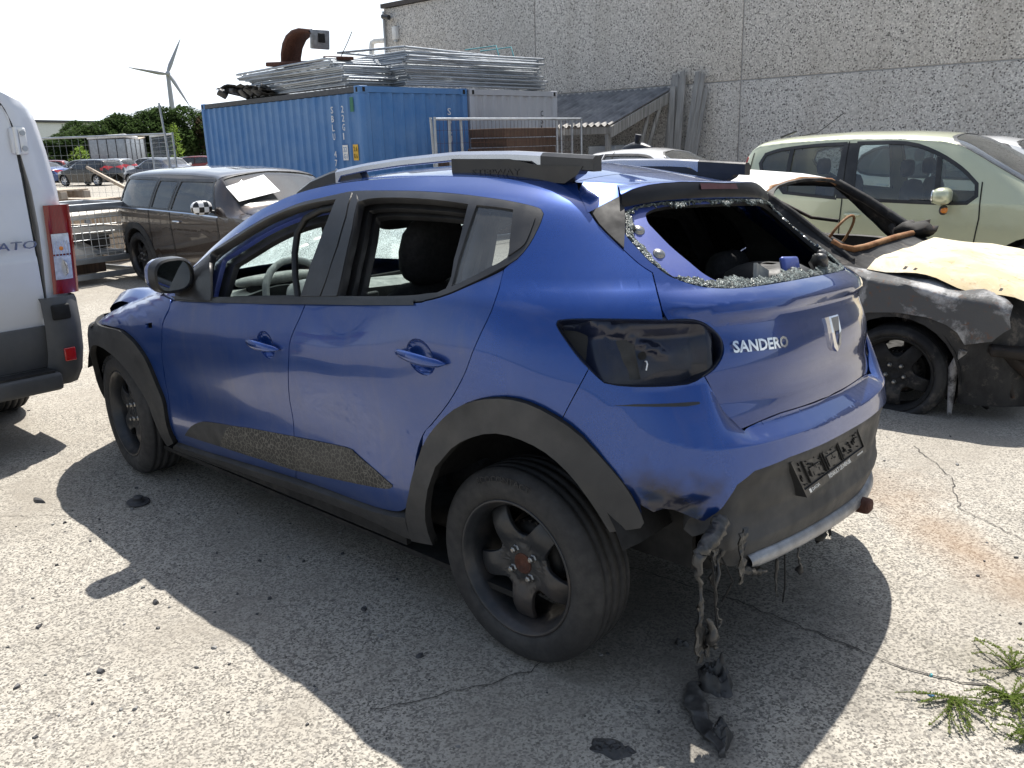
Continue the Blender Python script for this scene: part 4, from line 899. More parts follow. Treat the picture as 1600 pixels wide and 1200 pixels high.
# ---- tail
GATE_L = [(0, 1.388), (.3, 1.388), (.50, 1.383), (.598, 1.365), (.712, 1.315)] + GATECUT[5:] + GATECUT2 + [(.6433, 1.0528)] + TAIL_R + GATELEFT[1:] + GATEBOT[1:-1] + [(.1, .7505), (0, .750)]
HOLE_L = [(0, 1.372), (.3, 1.371), (.47, 1.366), (.57, 1.354), (.612, 1.343)] + [(0.6053, 1.3431), (0.6301, 1.3128), (0.6518, 1.2795), (0.6506, 1.2637), (0.6457, 1.2463), (0.6321, 1.2084), (0.6197, 1.1896), (0.6038, 1.17), (0.5854, 1.157), (0.5639, 1.1472), (0.535, 1.1371), (0.502, 1.1299), (0.4477, 1.1229), (0.3944, 1.1205), (0.3356, 1.1209), (0.2578, 1.1224)][1:] + [(.13, 1.1245), (0, 1.125)]
OPEN_L = [(0, 1.3655), (.30, 1.3645), (.43, 1.361), (.49, 1.354), (.528, 1.343)] + [(0.4559, 1.3573), (0.488, 1.354), (0.5164, 1.3434), (0.5399, 1.3291), (0.5446, 1.3128), (0.541, 1.3001), (0.5326, 1.2749), (0.5238, 1.2517), (0.511, 1.2286), (0.496, 1.2057), (0.4787, 1.1794), (0.4608, 1.1634), (0.4422, 1.1532), (0.4079, 1.1446), (0.3747, 1.141), (0.3141, 1.1399)][3:] + [(.15, 1.141), (0, 1.142)]
def smooth_sym(L): return cr_loop(sym(L), 2, 40)
gate = patch('tailgate', skin(gate_off), inset(smooth_sym(GATE_L), .003), [smooth_sym(HOLE_L)], M['blue_gate_shaded'], (.035, .012), .014, car)
fl = patch('window_flange', skin(-.014), smooth_sym([(s * 1.02, z + (.012 if z > 1.24 else -.012)) for s, z in HOLE_L]), [smooth_sym(OPEN_L)], M['blue_in'], (.05, .03), .012, gate, hem_mat=M['black'])
rng = random.Random(3)
ho = smooth_sym(HOLE_L); ho2 = resample(ho + [ho[0]], .006)[:-1]
def shards_mat():
    t = NT('crumbled_rear_glass'); c = t.vor(150., out='Color'); e = t.vor(150., 'DISTANCE_TO_EDGE')
    b = t.n('ShaderNodeRGBToBW'); t.l(c, b.inputs[0])
    t.set('Base Color', t.mix(t.ramp(b.outputs[0], [(.25, 0.), (.75, 1.)]), (.05, .065, .06), (.27, .32, .305))).set('Roughness', .4)
    t.bump(t.math('ADD', b.outputs[0], t.ramp(e, [(0., 0.), (.2, 1.)])), .9, .010); return t.m
M['crumbs'] = shards_mat()
h1 = inset(ho2, .5); NR = len(ho2); wid = []
for i, a in enumerate(ho2):
    top = a[1] > 1.345; side = 1.15 < a[1] <= 1.345
    w = .010 if top else .020 if side else .026
    if a[0] < -.02 and a[1] < 1.18: w = .036 + .014 * math.sin(a[0] * 21)
    wid.append(max(.004, w + rng.gauss(0, .0035) + .006 * math.sin(i * .13) + .004 * math.sin(i * .33)))
def rim_row(f, off):
    pts_ = []
    for a, b, w in zip(ho2, h1, wid):
        d = Vector(b) - Vector(a)
        if d.length > 1e-9: d.normalize()
        pts_.append((a[0] + d.x * (.004 + (w - .004) * f), a[1] + d.y * (.004 + (w - .004) * f)))
    q = skin(off)(np.array([p[0] for p in pts_]), np.array([p[1] for p in pts_]))[0]
    return [tuple(p + np.array([rng.gauss(0, .0012), rng.gauss(0, .0012), rng.gauss(0, .0012)])) for p in q]
rm = MB(); rm.grid([rim_row(0, -.006), rim_row(0, -.001), rim_row(.35, .001), rim_row(.7, .0), rim_row(1., -.002), rim_row(1., -.007)], M['crumbs'], False, closed=True)
gr = rm.build('broken_glass_rim', gate)
patch('glass_gasket', skin(-.004), inset(ho2, -.002), [inset(ho2, .006)], M['seal'], (.2, .2), .01, gate)
for (s_, z_) in [(0.5924, 1.2959), (0.5761, 1.2307)]:
    for k in (1, -1):
        st = MB(); p_, n_ = on_skin(k * s_, z_, -.014)
        Q = n_.to_track_quat('Y', 'Z').to_matrix().to_4x4(); Q.translation = p_
        st.lathe([(.0001, .008), (.010, .0075), (.0125, .004), (.013, .002), (.018, .0015), (.018, -.003)], M['lug'], 14, Q); st.build('window_stud', fl, recalc=True)
# spoiler: roof skin behind the seam, side cheeks and a black under-lip
SP_S = np.linspace(-.614, .614, 61)
SP_T = np.interp(np.abs(SP_S), [0, .145, .275, .37, .455, .519, .568, .614], [1.4015, 1.403, 1.403, 1.4005, 1.396, 1.389, 1.379, 1.3628])
SP_B = np.interp(np.abs(SP_S), [0, .20, .354, .468, .559, .611], [1.3748, 1.374, 1.3712, 1.3667, 1.3568, 1.3503])
EDGE_S = np.linspace(.0, 3.2, 400); EDGE = BP(EDGE_S, np.full(400, 1.995))
def roof_ye(x): return float(np.interp(x, EDGE[:, 0], EDGE[:, 1]))
X_TAIL = float(EDGE[0, 0])
def roof_z(x):  # level frame height of the roof edge
    return float(np.interp(x, EDGE[:, 0], lvl(EDGE)))
def roof_pt(x, u, dz=0.):
    ye = roof_ye(x); cr = .052 * min(1, max(0, (x - X_TAIL) / .45)) ** .7 + .006
    return lev(x, u * ye, roof_z(x) + cr * (1 - abs(u) ** 2.3) + dz)
U = [math.sin(PI / 2 * q) for q in np.linspace(-1, 1, 33)]
def seam_x(u): return .035 - .02 * (1 - u * u)
sp = MB()
rows = []
for t_ in np.linspace(0, 1, 16):
    rows.append([roof_pt(X_TAIL + .002 + (seam_x(u) - X_TAIL) * (1 - (1 - t_) ** 1.5), u) for u in U])
sp.grid(rows, M['blue'])
spoiler = sp.build('spoiler', car)
CHEEK = GATECUT[:5][::-1] + [(.796, 1.4292)]
tp = [(float(s), float(z)) for s, z in zip(SP_S[::-1][:31], SP_T[::-1][:31])]
ck = [(.7292, 1.336), (.6646, 1.358)] + tp + [(0., float(lvl(BP(np.array([0.]), np.array([1.998])))[0]))] + [(s_, float(lvl(BP(np.array([s_]), np.array([1.998])))[0])) for s_ in np.linspace(.1, GATECUT[0][0] - .012, 14)] + GATECUT[0:4]
for k in (1, -1): patch('spoiler_cheek', skin(.002), [(s * k, z) for s, z in ck][::k], [], M['blue'], (.05, .02), .004, spoiler)
lip = MB()
Pt = skin(.030)(SP_S, SP_T)[0]; Pt0 = skin(.000)(SP_S, np.minimum(SP_T, 1.39))[0]; Pb = skin(.016)(SP_S, SP_B + .004)[0]; Pb0 = skin(-.01)(SP_S, SP_B - .002)[0]
top_in = [roof_pt(min(.02, float(p[0]) + .06), max(-1, min(1, float(p[1]) / max(.05, roof_ye(min(.02, float(p[0]) + .06)))))) for p in Pt0]
lip.grid([top_in, [tuple(a * .5 + np.array(b) * .5 + np.array([0, 0, .004])) for a, b in zip(Pt, top_in)], [tuple(p + np.array([.003, 0, .002])) for p in Pt], [tuple(p) for p in Pt]], M['blue'])
gl_black = plain('gloss_black_spoiler', (.008, .008, .010), .38, 0, 0, .2, 6., spec=.25, dirt=(.05, .05, .055), dirt_amt=.35)
lip.grid([[tuple(p + np.array([.0005, 0, -.0005])) for p in Pt], [tuple(p) for p in Pb], [tuple(p) for p in Pb0]], gl_black)
lip.build('spoiler_lip', spoiler)
bl = MB(); ss = np.linspace(.225, .437, 14)
# the lamp sits in the middle of the lip
ss = np.linspace(.235, -.115, 14)
zt = np.interp(np.abs(ss), SP_S[30:], SP_T[30:]) - .006; zb_ = np.interp(np.abs(ss), SP_S[30:], SP_B[30:]) + .009
a_ = skin(.0308)(ss, zt)[0]; b_ = skin(.0232)(ss, zb_)[0]
bl.grid([[tuple(p) for p in a_], [tuple(p) for p in b_]], M['brake_red']); bl.build('brake_light', spoiler)

roof = MB(); rows = []
for x in list(np.linspace(0, 1, 22)):
    rows.append([roof_pt(seam_x(u) + .006 + (1.26 + .06 * (1 - u * u) - seam_x(u)) * x, u) for u in U])
roof.grid(rows, M['blue']); roof_o = roof.build('roof', car)
hl = MB(); hl.grid([[roof_pt(-.20 + 1.44 * x, u * 1.0, -.030) for u in U] for x in np.linspace(0, 1, 12)], M['liner']); hl.build('headliner', car)
# shattered windscreen between the pillars
ws = MB()
def ws_pt(t, u, d=0.):
    x = 1.27 + .06 * (1 - u * u) + (.83 + .02 * (1 - u * u)) * t
    ye = roof_ye(min(x, 2.05)) - .02; zt = roof_z(min(x, 2.05))
    return lev(x + d, u * ye, zt + .05 * (1 - u * u) - .004 + d)
ws.grid([[ws_pt(t, u) for u in np.linspace(-1, 1, 15)] for t in np.linspace(0, 1, 12)], M['shards']); ws.build('shattered_windscreen', car)
tat = MB(); rg = random.Random(5)
for (u0, t0, l) in ((.62, .12, .20), (.40, .10, .10), (.25, .08, .14), (-.2, .06, .10), (-.6, .08, .12), (.05, .05, .07)):
    p = Vector(ws_pt(t0, u0, -.03)); q = Vector(ws_pt(t0 + .02, u0 + .09, -.03))
    tat.add([p, p.lerp(q, .5), q, p.lerp(q, .45) + Vector((0, .01, -l)), p.lerp(q, .6) + Vector((.005, .005, -l * .4))], [(0, 1, 4, 3), (1, 2, 4)], M['melt'])
tat.build('hanging_tatters', car)
# bonnet, lifted and kinked along its edge
bo = MB(); rows = []
xs = np.linspace(2.10, 3.32, 20)
for x in xs:
    r_ = []
    for u in np.linspace(-1, 1, 25):
        w = lin(x, WTOP) - .02; zt = lin(x, ZTOP) - .005
        lift = .035 + .05 * max(0, (x - 2.5) / .8) * (1 if u > 0 else .6) + (.018 * math.sin(x * 9 + 1) if u > .8 else 0)
        drop = .11 * max(0, (x - 3.02) / .30) ** 2
        r_.append(lev(x, u * w * (1 - .25 * max(0, (x - 3.0) / .32) ** 2), zt + .045 * (1 - u * u) + lift - drop - (.05 if abs(u) > .999 else 0)))
    rows.append(r_)
bo.grid(rows, M['blue_dusty']); bo.build('bonnet', car)
eng = MB(); eng.box(lev(2.75, 0, .55), (1.0, 1.2, .5), M['black'], bev=.05); eng.box(lev(3.05, 0, .45), (.5, 1.1, .4), M['black'], bev=.05); eng.build('engine_bay', car)

# ---- rear bumper
def zcr(a): return float(np.interp(a, BO_A, BO_Z))
CREASE = [(a, zcr(a)) for a in np.linspace(0, .78, 60)]
TB_IN, TB_OUT = TAIL_B[:5], TAIL_B[4:]
UPPER_L = [(0, .748), (.1, .7485)] + GATEBOT[::-1][1:] + GATELEFT[::-1][1:] + TB_IN + CREASE[::-1]
LOWER_T = CREASE + TB_OUT + [(.8623, .930), (.9058, .864), (.9575, .7885)] + ARCH_R[9:12]
LOW_L = [(.757, .535), (.7620, .566)] + BUMPLOW + [(0, .640)]
LOW_R = [(-s, z) for s, z in [(.16, .640), (.34, .6417), (.47, .632), (.62, .60), (.735, .535), (.80, .58)]]
b_up = patch('bumper_shelf', skin(bump_skin(.0)), sym(UPPER_L), [], M['blue_rear'], (.02, .012), .004, car)
bumper = patch('rear_bumper', skin(bump_skin()), LOWER_T + LOW_L + LOW_R + [(-s, z) for s, z in LOWER_T[::-1]], [], M['blue_rear'], (.018, .012), .004, car)
pt_ = patch('bumper_slot', skin(bump_skin(.002)), [(.805, .835), (.62, .829), (.545, .835), (.60, .839), (.75, .839)], [], M['trim'], (.05, .02), .003, bumper)
VAL = [(0, .648), (.1556, .648), (.34, .650), (.475, .640), (.53, .612), (.568, .560), (.595, .540), (.628, .520), (.640, .485), (.622, .470), (.590, .486), (.565, .470), (.560, .400), (.49, .352), (.4294, .350), (.2617, .335), (-.0655, .30), (-.3, .305), (-.55, .315), (-.75, .34), (-.86, .38), (-.86, .46), (-.745, .545), (-.63, .608), (-.475, .640), (-.34, .650), (-.1556, .648)]
def val_off(s, z):
    w = np.array([mnoise.noise(Vector((a * 12, b * 14, 5.))) for a, b in zip(np.ravel(s), np.ravel(z))]).reshape(np.shape(s))
    return bump_off(s, z) - .010 + .020 * np.clip((.46 - z) / .03, 0, 1) - .012 * np.clip((z - .47) / .03, 0, 1) * np.clip((.62 - z) / .03, 0, 1) + w * .030 * np.clip((s - .42) / .1, 0, 1)
valance = patch('bumper_valance', skin(val_off), cr_loop(VAL, 3, 50), [], M['cladding'], (.03, .02), .03, bumper)
sv = MB(); rows = []
for s_ in np.linspace(.452, -.78, 40):
    z_ = float(np.interp(-s_, [-.452, -.28, 0, .3, .6, .78], [.366, .361, .340, .325, .338, .372])); p_, n_ = on_skin(s_, z_, .058); b_ = .024 * (1 if s_ < .43 else .7)
    rows.append([tuple(p_ + n_ * (.022 * math.cos(a) - .004) + Vector((0, 0, 1)) * b_ * math.sin(a)) for a in [2 * PI * q / 12 for q in range(12)]])
sv.grid(rows, M['silver'], True, closed=True); sv.build('bumper_strip', bumper, recalc=True)
# plate holder
A, B_, C_, D_ = Vector((-.634, .365, .665)), Vector((-.654, .281, .536)), Vector((-.660, -.183, .546)), Vector((-.642, -.122, .650))
def pl(u, w, d=0.):  # u, w in 0..1 from the lower left as seen from behind
    lo_, hi_ = B_.lerp(C_, u), A.lerp(D_, u); return tuple(lo_.lerp(hi_, w) + Vector((-1, 0, .15)) * d)
ph = MB()
v = [pl(0, 0), pl(1, 0), pl(1, 1), pl(0, 1), pl(0, 0, .012), pl(1, 0, .012), pl(1, 1, .012), pl(0, 1, .012)]
ph.add([tuple(Vector(p) + Vector((.02, 0, 0))) if i < 4 else p for i, p in enumerate(v)], [(4, 5, 6, 7), (0, 4, 7, 3), (1, 2, 6, 5), (0, 1, 5, 4), (3, 7, 6, 2)], M['plate'])
def quad(mb, u0, w0, u1, w1, d0, d1, mat):
    a = [pl(u0, w0, d1), pl(u1, w0, d1), pl(u1, w1, d1), pl(u0, w1, d1), pl(u0, w0, d0), pl(u1, w0, d0), pl(u1, w1, d0), pl(u0, w1, d0)]
    mb.add(a, [(0, 1, 2, 3), (4, 0, 3, 7), (1, 5, 6, 2), (4, 5, 1, 0), (3, 2, 6, 7)], mat)
quad(ph, 0, 0, 1, .20, .011, .017, M['plate']); quad(ph, .0, .2, .012, 1, .011, .017, M['plate']); quad(ph, .988, .2, 1, 1, .011, .017, M['plate'])
plate = ph.build('plate_holder', bumper)
rg = random.Random(12); ribs = MB()
for i in range(90):
    u = rg.uniform(.03, .95); w = rg.uniform(.24, .93)
    if .36 < u < .44 or rg.random() < .05: continue
    du, dw = (rg.uniform(.008, .03), rg.uniform(.012, .04)) if rg.random() < .6 else (.004, rg.uniform(.06, .16))
    quad(ribs, u, w, min(.97, u + du), min(.95, w + dw), .012, .016, M['black'])
for u in (.37, .40, .62, .64, .12): quad(ribs, u, .25, u + .007, .9, .012, .018, M['black'])
quad(ribs, .18, .36, .33, .62, .012, .015, M['plate']); quad(ribs, .44, .3, .6, .62, .012, .015, M['plate'])
ribs.build('holder_ribs', plate, kind='stuff')
tx = MB(); text_solid(tx, 'RENAULT LEUVEN.BE', .36, .13, .0182, M['white'], lambda x, y, d: pl(.36 + x, .045 + y, d))
tx.build('holder_lettering', plate); tx = MB(); text_solid(tx, 'DACIA', .11, .09, .0182, M['white'], lambda x, y, d: pl(.10 + x, .06 + y, d))
quad(tx, .06, .05, .085, .16, .017, .0182, M['white']); tx.build('holder_lettering', plate); tx = MB(); text_solid(tx, 'autohandel', .10, .07, .0182, M['white'], lambda x, y, d: pl(.84 + x, .07 + y, d)); tx.build('holder_lettering', plate)
# badge and name on the tailgate
def gp(s, z, d):
    p, n = skin(gate_off)(np.array([s]), np.array([z])); return Vector(p[0]) + Vector(n[0]) * d
em = MB(); Bo = [(.036, .098), (-.036, .098), (-.035, .050), (-.024, .004), (0., -.012), (.024, .004), (.035, .050)]; Bi = [(.017, .052), (-.017, .052), (-.0165, .040), (-.010, .016), (0, .006), (.010, .016), (.0165, .040)]
c_s, c_z = -.030, .905; n7 = 7
fo = [tuple(gp(c_s + a, c_z + b, .012)) for a, b in Bo]; fm = [tuple(gp(c_s + a * .8, c_z + .045 + (b - .045) * .9, .015)) for a, b in Bo]; fi = [tuple(gp(c_s + a, c_z + b, .013)) for a, b in Bi]; bk = [tuple(gp(c_s + a * 1.04, c_z + b, .0)) for a, b in Bo]; ii = [tuple(gp(c_s + a, c_z + b, .002)) for a, b in Bi]
qr = lambda a, b: [(a + i, a + (i + 1) % n7, b + (i + 1) % n7, b + i) for i in range(n7)]
em.add(fo + fm + fi + bk + ii, qr(0, 7) + qr(7, 14) + qr(21, 0) + qr(14, 28), M['badge']); em.build('badge', gate, recalc=True)
nm = MB(); s0, s1 = .4697, .262
text_solid(nm, 'SANDERO', 1, .030, .007, M['chrome'], lambda u, w, d: tuple(gp(s0 + (s1 - s0) * u, .957 - .008 * u + w, d)), bold=.028); nm.build('name_lettering', gate)
# melted remains hanging under the left corner
rg = random.Random(21)
def drip(pts, r):
    P_, R_ = [], []
    for (a, b), (ra, rb) in zip(zip(pts, pts[1:]), zip(r, r[1:])):
        for q in range(5):
            f = q / 5; P_.append(Vector(a).lerp(Vector(b), f) + Vector((rg.gauss(0, .003), rg.gauss(0, .003), 0))); R_.append(max(.0015, (ra + (rb - ra) * f) * rg.uniform(.45, .85)))
    P_.append(Vector(pts[-1])); R_.append(r[-1] * .5)
    ml = MB(); ml.tube(P_, R_, M['melt'], 8)
    ml.v = [tuple(Vector(v) + Vector((.006 * mnoise.noise(Vector(v) * 38), .011 * mnoise.noise(Vector(v) * 30 + Vector((7, 0, 0))), .006 * mnoise.noise(Vector(v) * 60)))) for v in ml.v]
    ml.build('melted_drip', bumper, recalc=True)
def flap(p0, h, w0, w1, seed):
    r = random.Random(seed); b = MB(); rows = []
    for i in range(15):
        f = i / 14; w = (w0 + (w1 - w0) * f) * (1 + .5 * mnoise.noise(Vector((f * 6, seed, 0)))) * (1 if f < .9 else .55)
        rows.append([(p0[0] + .012 * mnoise.noise(Vector((f * 5, k * 2., seed))), p0[1] + w * (k - .5) + .016 * mnoise.noise(Vector((f * 4, seed, 3.))) + (r.gauss(0, .004) if k in (0, 1) else 0), p0[2] - h * f - (r.uniform(0, .02) if i == 14 else 0)) for k in (0, .25, .5, .75, 1)])
    b.grid(rows, M['melt'], False); b.grid([[(q[0] + .004, q[1], q[2]) for q in row][::-1] for row in rows], M['melt'], False); b.build('torn_flap', bumper)
flap((-.605, .775, .39), .17, .022, .065, 3); flap((-.615, .745, .33), .10, .012, .035, 5); flap((-.60, .70, .54), .12, .03, .016, 8)
drip([(-.585, .655, .575), (-.60, .70, .56), (-.605, .76, .55), (-.60, .785, .53), (-.60, .79, .48), (-.60, .775, .43), (-.61, .785, .38)], [.036, .032, .026, .024, .014, .010, .012])
drip([(-.62, .765, .34), (-.63, .75, .29), (-.62, .735, .25), (-.63, .725, .235)], [.008, .026, .018, .004])
drip([(-.60, .665, .50), (-.61, .70, .43), (-.61, .715, .36), (-.62, .70, .31), (-.62, .695, .28)], [.014, .007, .005, .004, .010])
flap((-.63, .60, .54), .15, .05, .022, 11)
drip([(-.61, .52, .38), (-.60, .45, .345), (-.61, .40, .33)], [.014, .02, .01])
drip([(-.60, .30, .33), (-.60, .302, .26), (-.605, .30, .20)], [.008, .005, .004]); drip([(-.61, .16, .31), (-.61, .155, .26), (-.615, .15, .225), (-.61, .15, .21)], [.006, .004, .014, .004])
drip([(-.62, .02, .31), (-.60, -.02, .27), (-.59, -.03, .25)], [.03, .02, .01])
for pts in ([(-.61, .74, .52), (-.62, .735, .42), (-.615, .72, .36), (-.63, .73, .30)], [(-.60, .68, .50), (-.64, .67, .42), (-.62, .69, .36)], [(-.60, .25, .32), (-.61, .255, .22), (-.60, .24, .15)], [(-.58, -.10, .30), (-.6, -.13, .24), (-.58, -.17, .25), (-.57, -.20, .20)]):
    w_ = MB(); w_.tube(pts, .0028, M['black'], 5); w_.build('burnt_wire', bumper)
und = MB(); und.box((-.535, 0, .52), (.02, .84, .34), M['black']); und.box((-.30, .60, .55), (.36, .02, .34), M['black']); und.box((-.30, -.60, .55), (.36, .02, .34), M['black']); und.box((-.25, 0, .42), (.55, 1.1, .16), M['black'], bev=.04); und.box((1.3, 0, .27), (2.2, 1.3, .08), M['black'], bev=.02)  # upright boxes in the tail are added to block sun leaking under the bumper
und.box((.0, 0, .32), (.12, 1.4, .10), M['black'], bev=.03); und.box((-.35, -.30, .30), (.35, .30, .14), M['drum'], bev=.05); und.box((-.50, -.28, .33), (.20, .10, .08), M['drum'], bev=.02); und.box((-.60, -.31, .30), (.14, .06, .05), M['rust'], bev=.015)
for y_ in (-.06, .5): und.box((-.48, y_, .45), (.14, .1, .14), M['black'], bev=.02)
und.build('underbody', car)
# wheel housings
for x_ in (-.02, 2.604):
    for k in (1, -1):
        hs = MB(); rows = [[(x_ + r_ * math.cos(a), k * y_, .36 + r_ * math.sin(a) * 1.02) for a in [.35 + (PI - .7) * q / 16 for q in range(17)]] for r_, y_ in ((.40, .835), (.42, .78), (.42, .55), (.05, .55))]
        hs.grid(rows, M['black']); hs.build('wheel_housing', car)

# ---- wheels of the blue car
def tyre_prof(R, w, rr):
    h = w / 2; f = R - rr
    side = [(rr + .008, -h * .80), (rr + .0145, -h * .90), (rr + .026, -h * .965), (rr + f * .34, -h * 1.01), (rr + f * .5, -h * 1.0), (rr + f * .72, -h * .96), (R - .018, -h * .86), (R - .007, -h * .75)]
    tr = []; gx = [-.52, -.18, .18, .52]; y = -h * .68; tr.append((R - .003, y))
    for g in gx:
        tr += [(R, g * h - .006), (R - .008, g * h - .004), (R - .008, g * h + .004), (R, g * h + .006)]
    tr.append((R - .003, h * .68))
    return side + tr + [(r, -q) for r, q in side[::-1]]
def star_disc(mb, mat, r0=.03, ro=.200, ri=.108, y0=.0, n=5, rot=PI / 2 + PI / 5, half=.30):
    """steel disc with n broad spokes and n windows out to the rim"""
    A = 160; rows = []
    def ext(a):
        d = abs(((a - rot) + PI / n) % (2 * PI / n) - PI / n) / (PI / n)
        t = min(1, max(0, (1 - d) / (1 - half))); return ri + (ro - ri) * t ** 3.2
    def yy(r, a):
        d = abs(((a - rot) + PI / n) % (2 * PI / n) - PI / n) / (PI / n)
        t = (r - .06) / .14; return y0 + (.006 if r < .062 else 0) + .022 * math.sin(max(0, min(1, t)) * PI) * (1 - .35 * d) - .012 * max(0, t) ** 2 - (.008 * max(0, (d - .2)) if r > .09 else 0)
    for f in (0, .12, .2, .3, .4, .5, .6, .7, .8, .9, .97, 1.0):
        rows.append([(( r0 + (ext(a) - r0) * f) * math.cos(a), yy(r0 + (ext(a) - r0) * f, a) - (.004 if f == 1.0 else 0), (r0 + (ext(a) - r0) * f) * math.sin(a)) for a in [2 * PI * k / A for k in range(A)]])
    rows.append([(p[0], p[1] - .010, p[2]) for p in rows[-1]])
    mb.grid(rows, mat, True, closed=True)
def wheel(parent, x, y, z, k=1, steer=0., R=.318, w=.205, flat=False, rim_r=.205, lug_n=4, mats=None, spin=0., detail=True, name='wheel', lug_r=.05, text=None):
    """k = +1: outer face to +y"""
    mt = dict(rim=M['steel'], tyre=M['rubber'], disc=M['steel'], drum=M['drum']); mt.update(mats or {})
    h = w / 2
    rim = MB()
    rim.lathe([(rim_r + .016, h * .86), (rim_r + .0165, h * .92), (rim_r + .013, h * .945), (rim_r + .007, h * .93), (rim_r + .003, h * .82), (rim_r - .004, h * .76), (rim_r - .014, h * .45), (rim_r - .012, h * .0), (rim_r - .012, -h * .8), (rim_r + .01, -h * .9)], mt['rim'], 56 if detail else 24)
    star_disc(rim, mt['disc'], y0=h * .42, ro=rim_r - .010, ri=rim_r * .47)
    rot = (0, spin, steer) if k > 0 else (0, spin, steer + PI)
    o = rim.build(name, parent, (x, y, z), rot, recalc=False)
    ty = MB(); ty.lathe(tyre_prof(R, w, rim_r), mt['tyre'], 72 if detail else 28)
    if flat:
        ty.v = [(p[0], p[1] * (1.06 if p[2] < -z * .7 else 1), max(p[2], -z + .003)) for p in ty.v]
    t_o = ty.build('tyre', o)
    if text:
        tt = MB(); rm = (R + rim_r) / 2 + .018
        def fn(u, q, d):
            a = math.radians(text[1]) + u / rm; r = rm + q; return (r * math.cos(a) * (-1 if False else 1), h * 1.005 + d, r * math.sin(a))
        text_solid(tt, text[0], text[2], .020, .002, mt['tyre'], fn); tt.build('tyre_lettering', t_o)
    dr = MB(); dr.lathe([(.001, h * .1), (.10, h * .1), (.118, h * .0), (.118, -h * .5), (.14, -h * .5), (.14, -h * .6), (.001, -h * .6)], mt['drum'], 32)
    if detail:
        for q in range(30):
            a = 2 * PI * q / 30; dr.box((.121 * math.cos(a), -h * .25, .121 * math.sin(a)), (.008, h * .5, .010), mt['drum'], (0, -a, 0))
    dr.build('brake_drum', o)
    hb = MB(); hb.lathe([(.0005, h * .42 + .004), (.024, h * .42 + .003), (.030, h * .42 + .010), (.034, h * .42 + .008), (.034, h * .42)], mt.get('hub', mt['disc']), 20); hb.build('hub_cap', o, recalc=True)
    lm = MB(); lm.lathe([(.0005, .018), (.006, .018), (.010, .015), (.0105, .004), (.014, 0)], M['lug'], 6, smooth=False); me = lm.mesh('lug_nut')
    for q in range(lug_n):
        a = 2 * PI * q / lug_n + PI / 4 + .16; link('lug_nut', me, o, (lug_r * math.cos(a), h * .42 + .006, lug_r * math.sin(a)))
    return o
wheel(car, 0, .747, .318, 1, 0., mats=dict(hub=M['rust']), text=('ECOCONTACT', 62, .21), spin=-.02)
wheel(car, 2.604, .742, .318, 1, -.115, text=('ECOCONTACT', 62, .21), spin=.4)
wheel(car, 0, -.747, .240, -1, 0., flat=True); wheel(car, 2.604, -.742, .240, -1, -.115, flat=True)

# ---- roof rails, aerial, mirrors
def rail(k):
    prof_top = [(1.44, 1.412), (1.34, 1.455), (1.20, 1.489), (1.0, 1.515), (.80, 1.533), (.52, 1.549), (.27, 1.547), (.155, 1.541), (-.055, 1.529)]
    xs = np.linspace(1.44, -.055, 46); tops = np.interp(xs, [p[0] for p in prof_top][::-1], [p[1] for p in prof_top][::-1])
    y0 = .478; mb = MB(); rows = []; base = lambda x: lev(x, y0, roof_z(x) + .022)[2]
    for x, t in zip(xs, tops):
        d = -RK * 0 ; w = .020
        th = .030 if .16 < x < 1.16 else .046
        lo = t - th
        if x > 1.16: lo = base(x) - .015
        rows.append([(x, k * (y0 - w), lo), (x, k * (y0 - w), t - .006), (x, k * (y0 - w * .6), t), (x, k * (y0 + w * .55), t), (x, k * (y0 + w * 1.15), t - .010), (x, k * (y0 + w * 1.2), lo + .004), (x, k * (y0 + w), lo)])
    def fix(r): return [(p[0], p[1], p[2] + (LEAN * (p[1] - .48) if k < 0 else 0)) for p in r]
    rows = [fix(r) for r in rows]
    i1 = [i for i, x in enumerate(xs) if x <= 1.19][0]; i2 = [i for i, x in enumerate(xs) if x <= .16][0]
    for a, b, m in ((0, i1, M['trim']), (i1, i2, M['rail']), (i2, len(xs) - 1, M['trim'])):
        mb.grid(rows[a:b + 1], m, False, closed=True); mb.add(rows[a], [tuple(range(7))], m); mb.add(rows[b], [tuple(range(7))[::-1]], m)
    o = mb.build('roof_rail', car, recalc=True, sharp=30)
    ft = MB()
    def foot(pts, y, w):
        P3 = [fix([(x, k * (y - w), z), (x, k * (y + w), z)]) for x, z in pts]; n = len(P3); v = [p[0] for p in P3] + [p[1] for p in P3]
        ft.add(v, [tuple(range(n)), tuple(range(n, 2 * n))[::-1]] + [(i, (i + 1) % n, n + (i + 1) % n, n + i) for i in range(n)], M['trim'])
    foot([(.53, 1.526), (.53, base(.53) - .02), (.05, base(.05) - .025), (.0, 1.475), (-.02, 1.500), (.165, 1.505), (.27, 1.523)], y0 + .004, .022)
    f_o = ft.build('rail_foot', o, recalc=True); ft = MB()
    foot([(1.17, 1.47), (1.17, base(1.17) - .02), (1.03, base(1.03) - .02), (1.02, base(1.02)), (1.035, 1.485)], y0, .018)
    ft.build('rail_foot', o, recalc=True)
    if k > 0:
        t_ = MB(); text_solid(t_, 'STEPWAY', .21, .020, .0015, M['steel'], lambda u, w, d: (.435 - u, y0 + .0265 + d, 1.472 + w + u * .006)); t_.build('rail_lettering', f_o)
rail(1); rail(-1)
an = MB(); rows = []
for x, w, z in ((.185, .006, .000), (.165, .022, .012), (.13, .026, .022), (.095, .022, .016), (.065, .010, .002)):
    rows.append([lev(x, w * math.cos(a), 1.500 + .87 * LEAN + z * math.sin(a)) for a in [PI * q / 8 for q in range(9)]])
an.grid(rows, M['trim']); an.build('aerial_base', car)
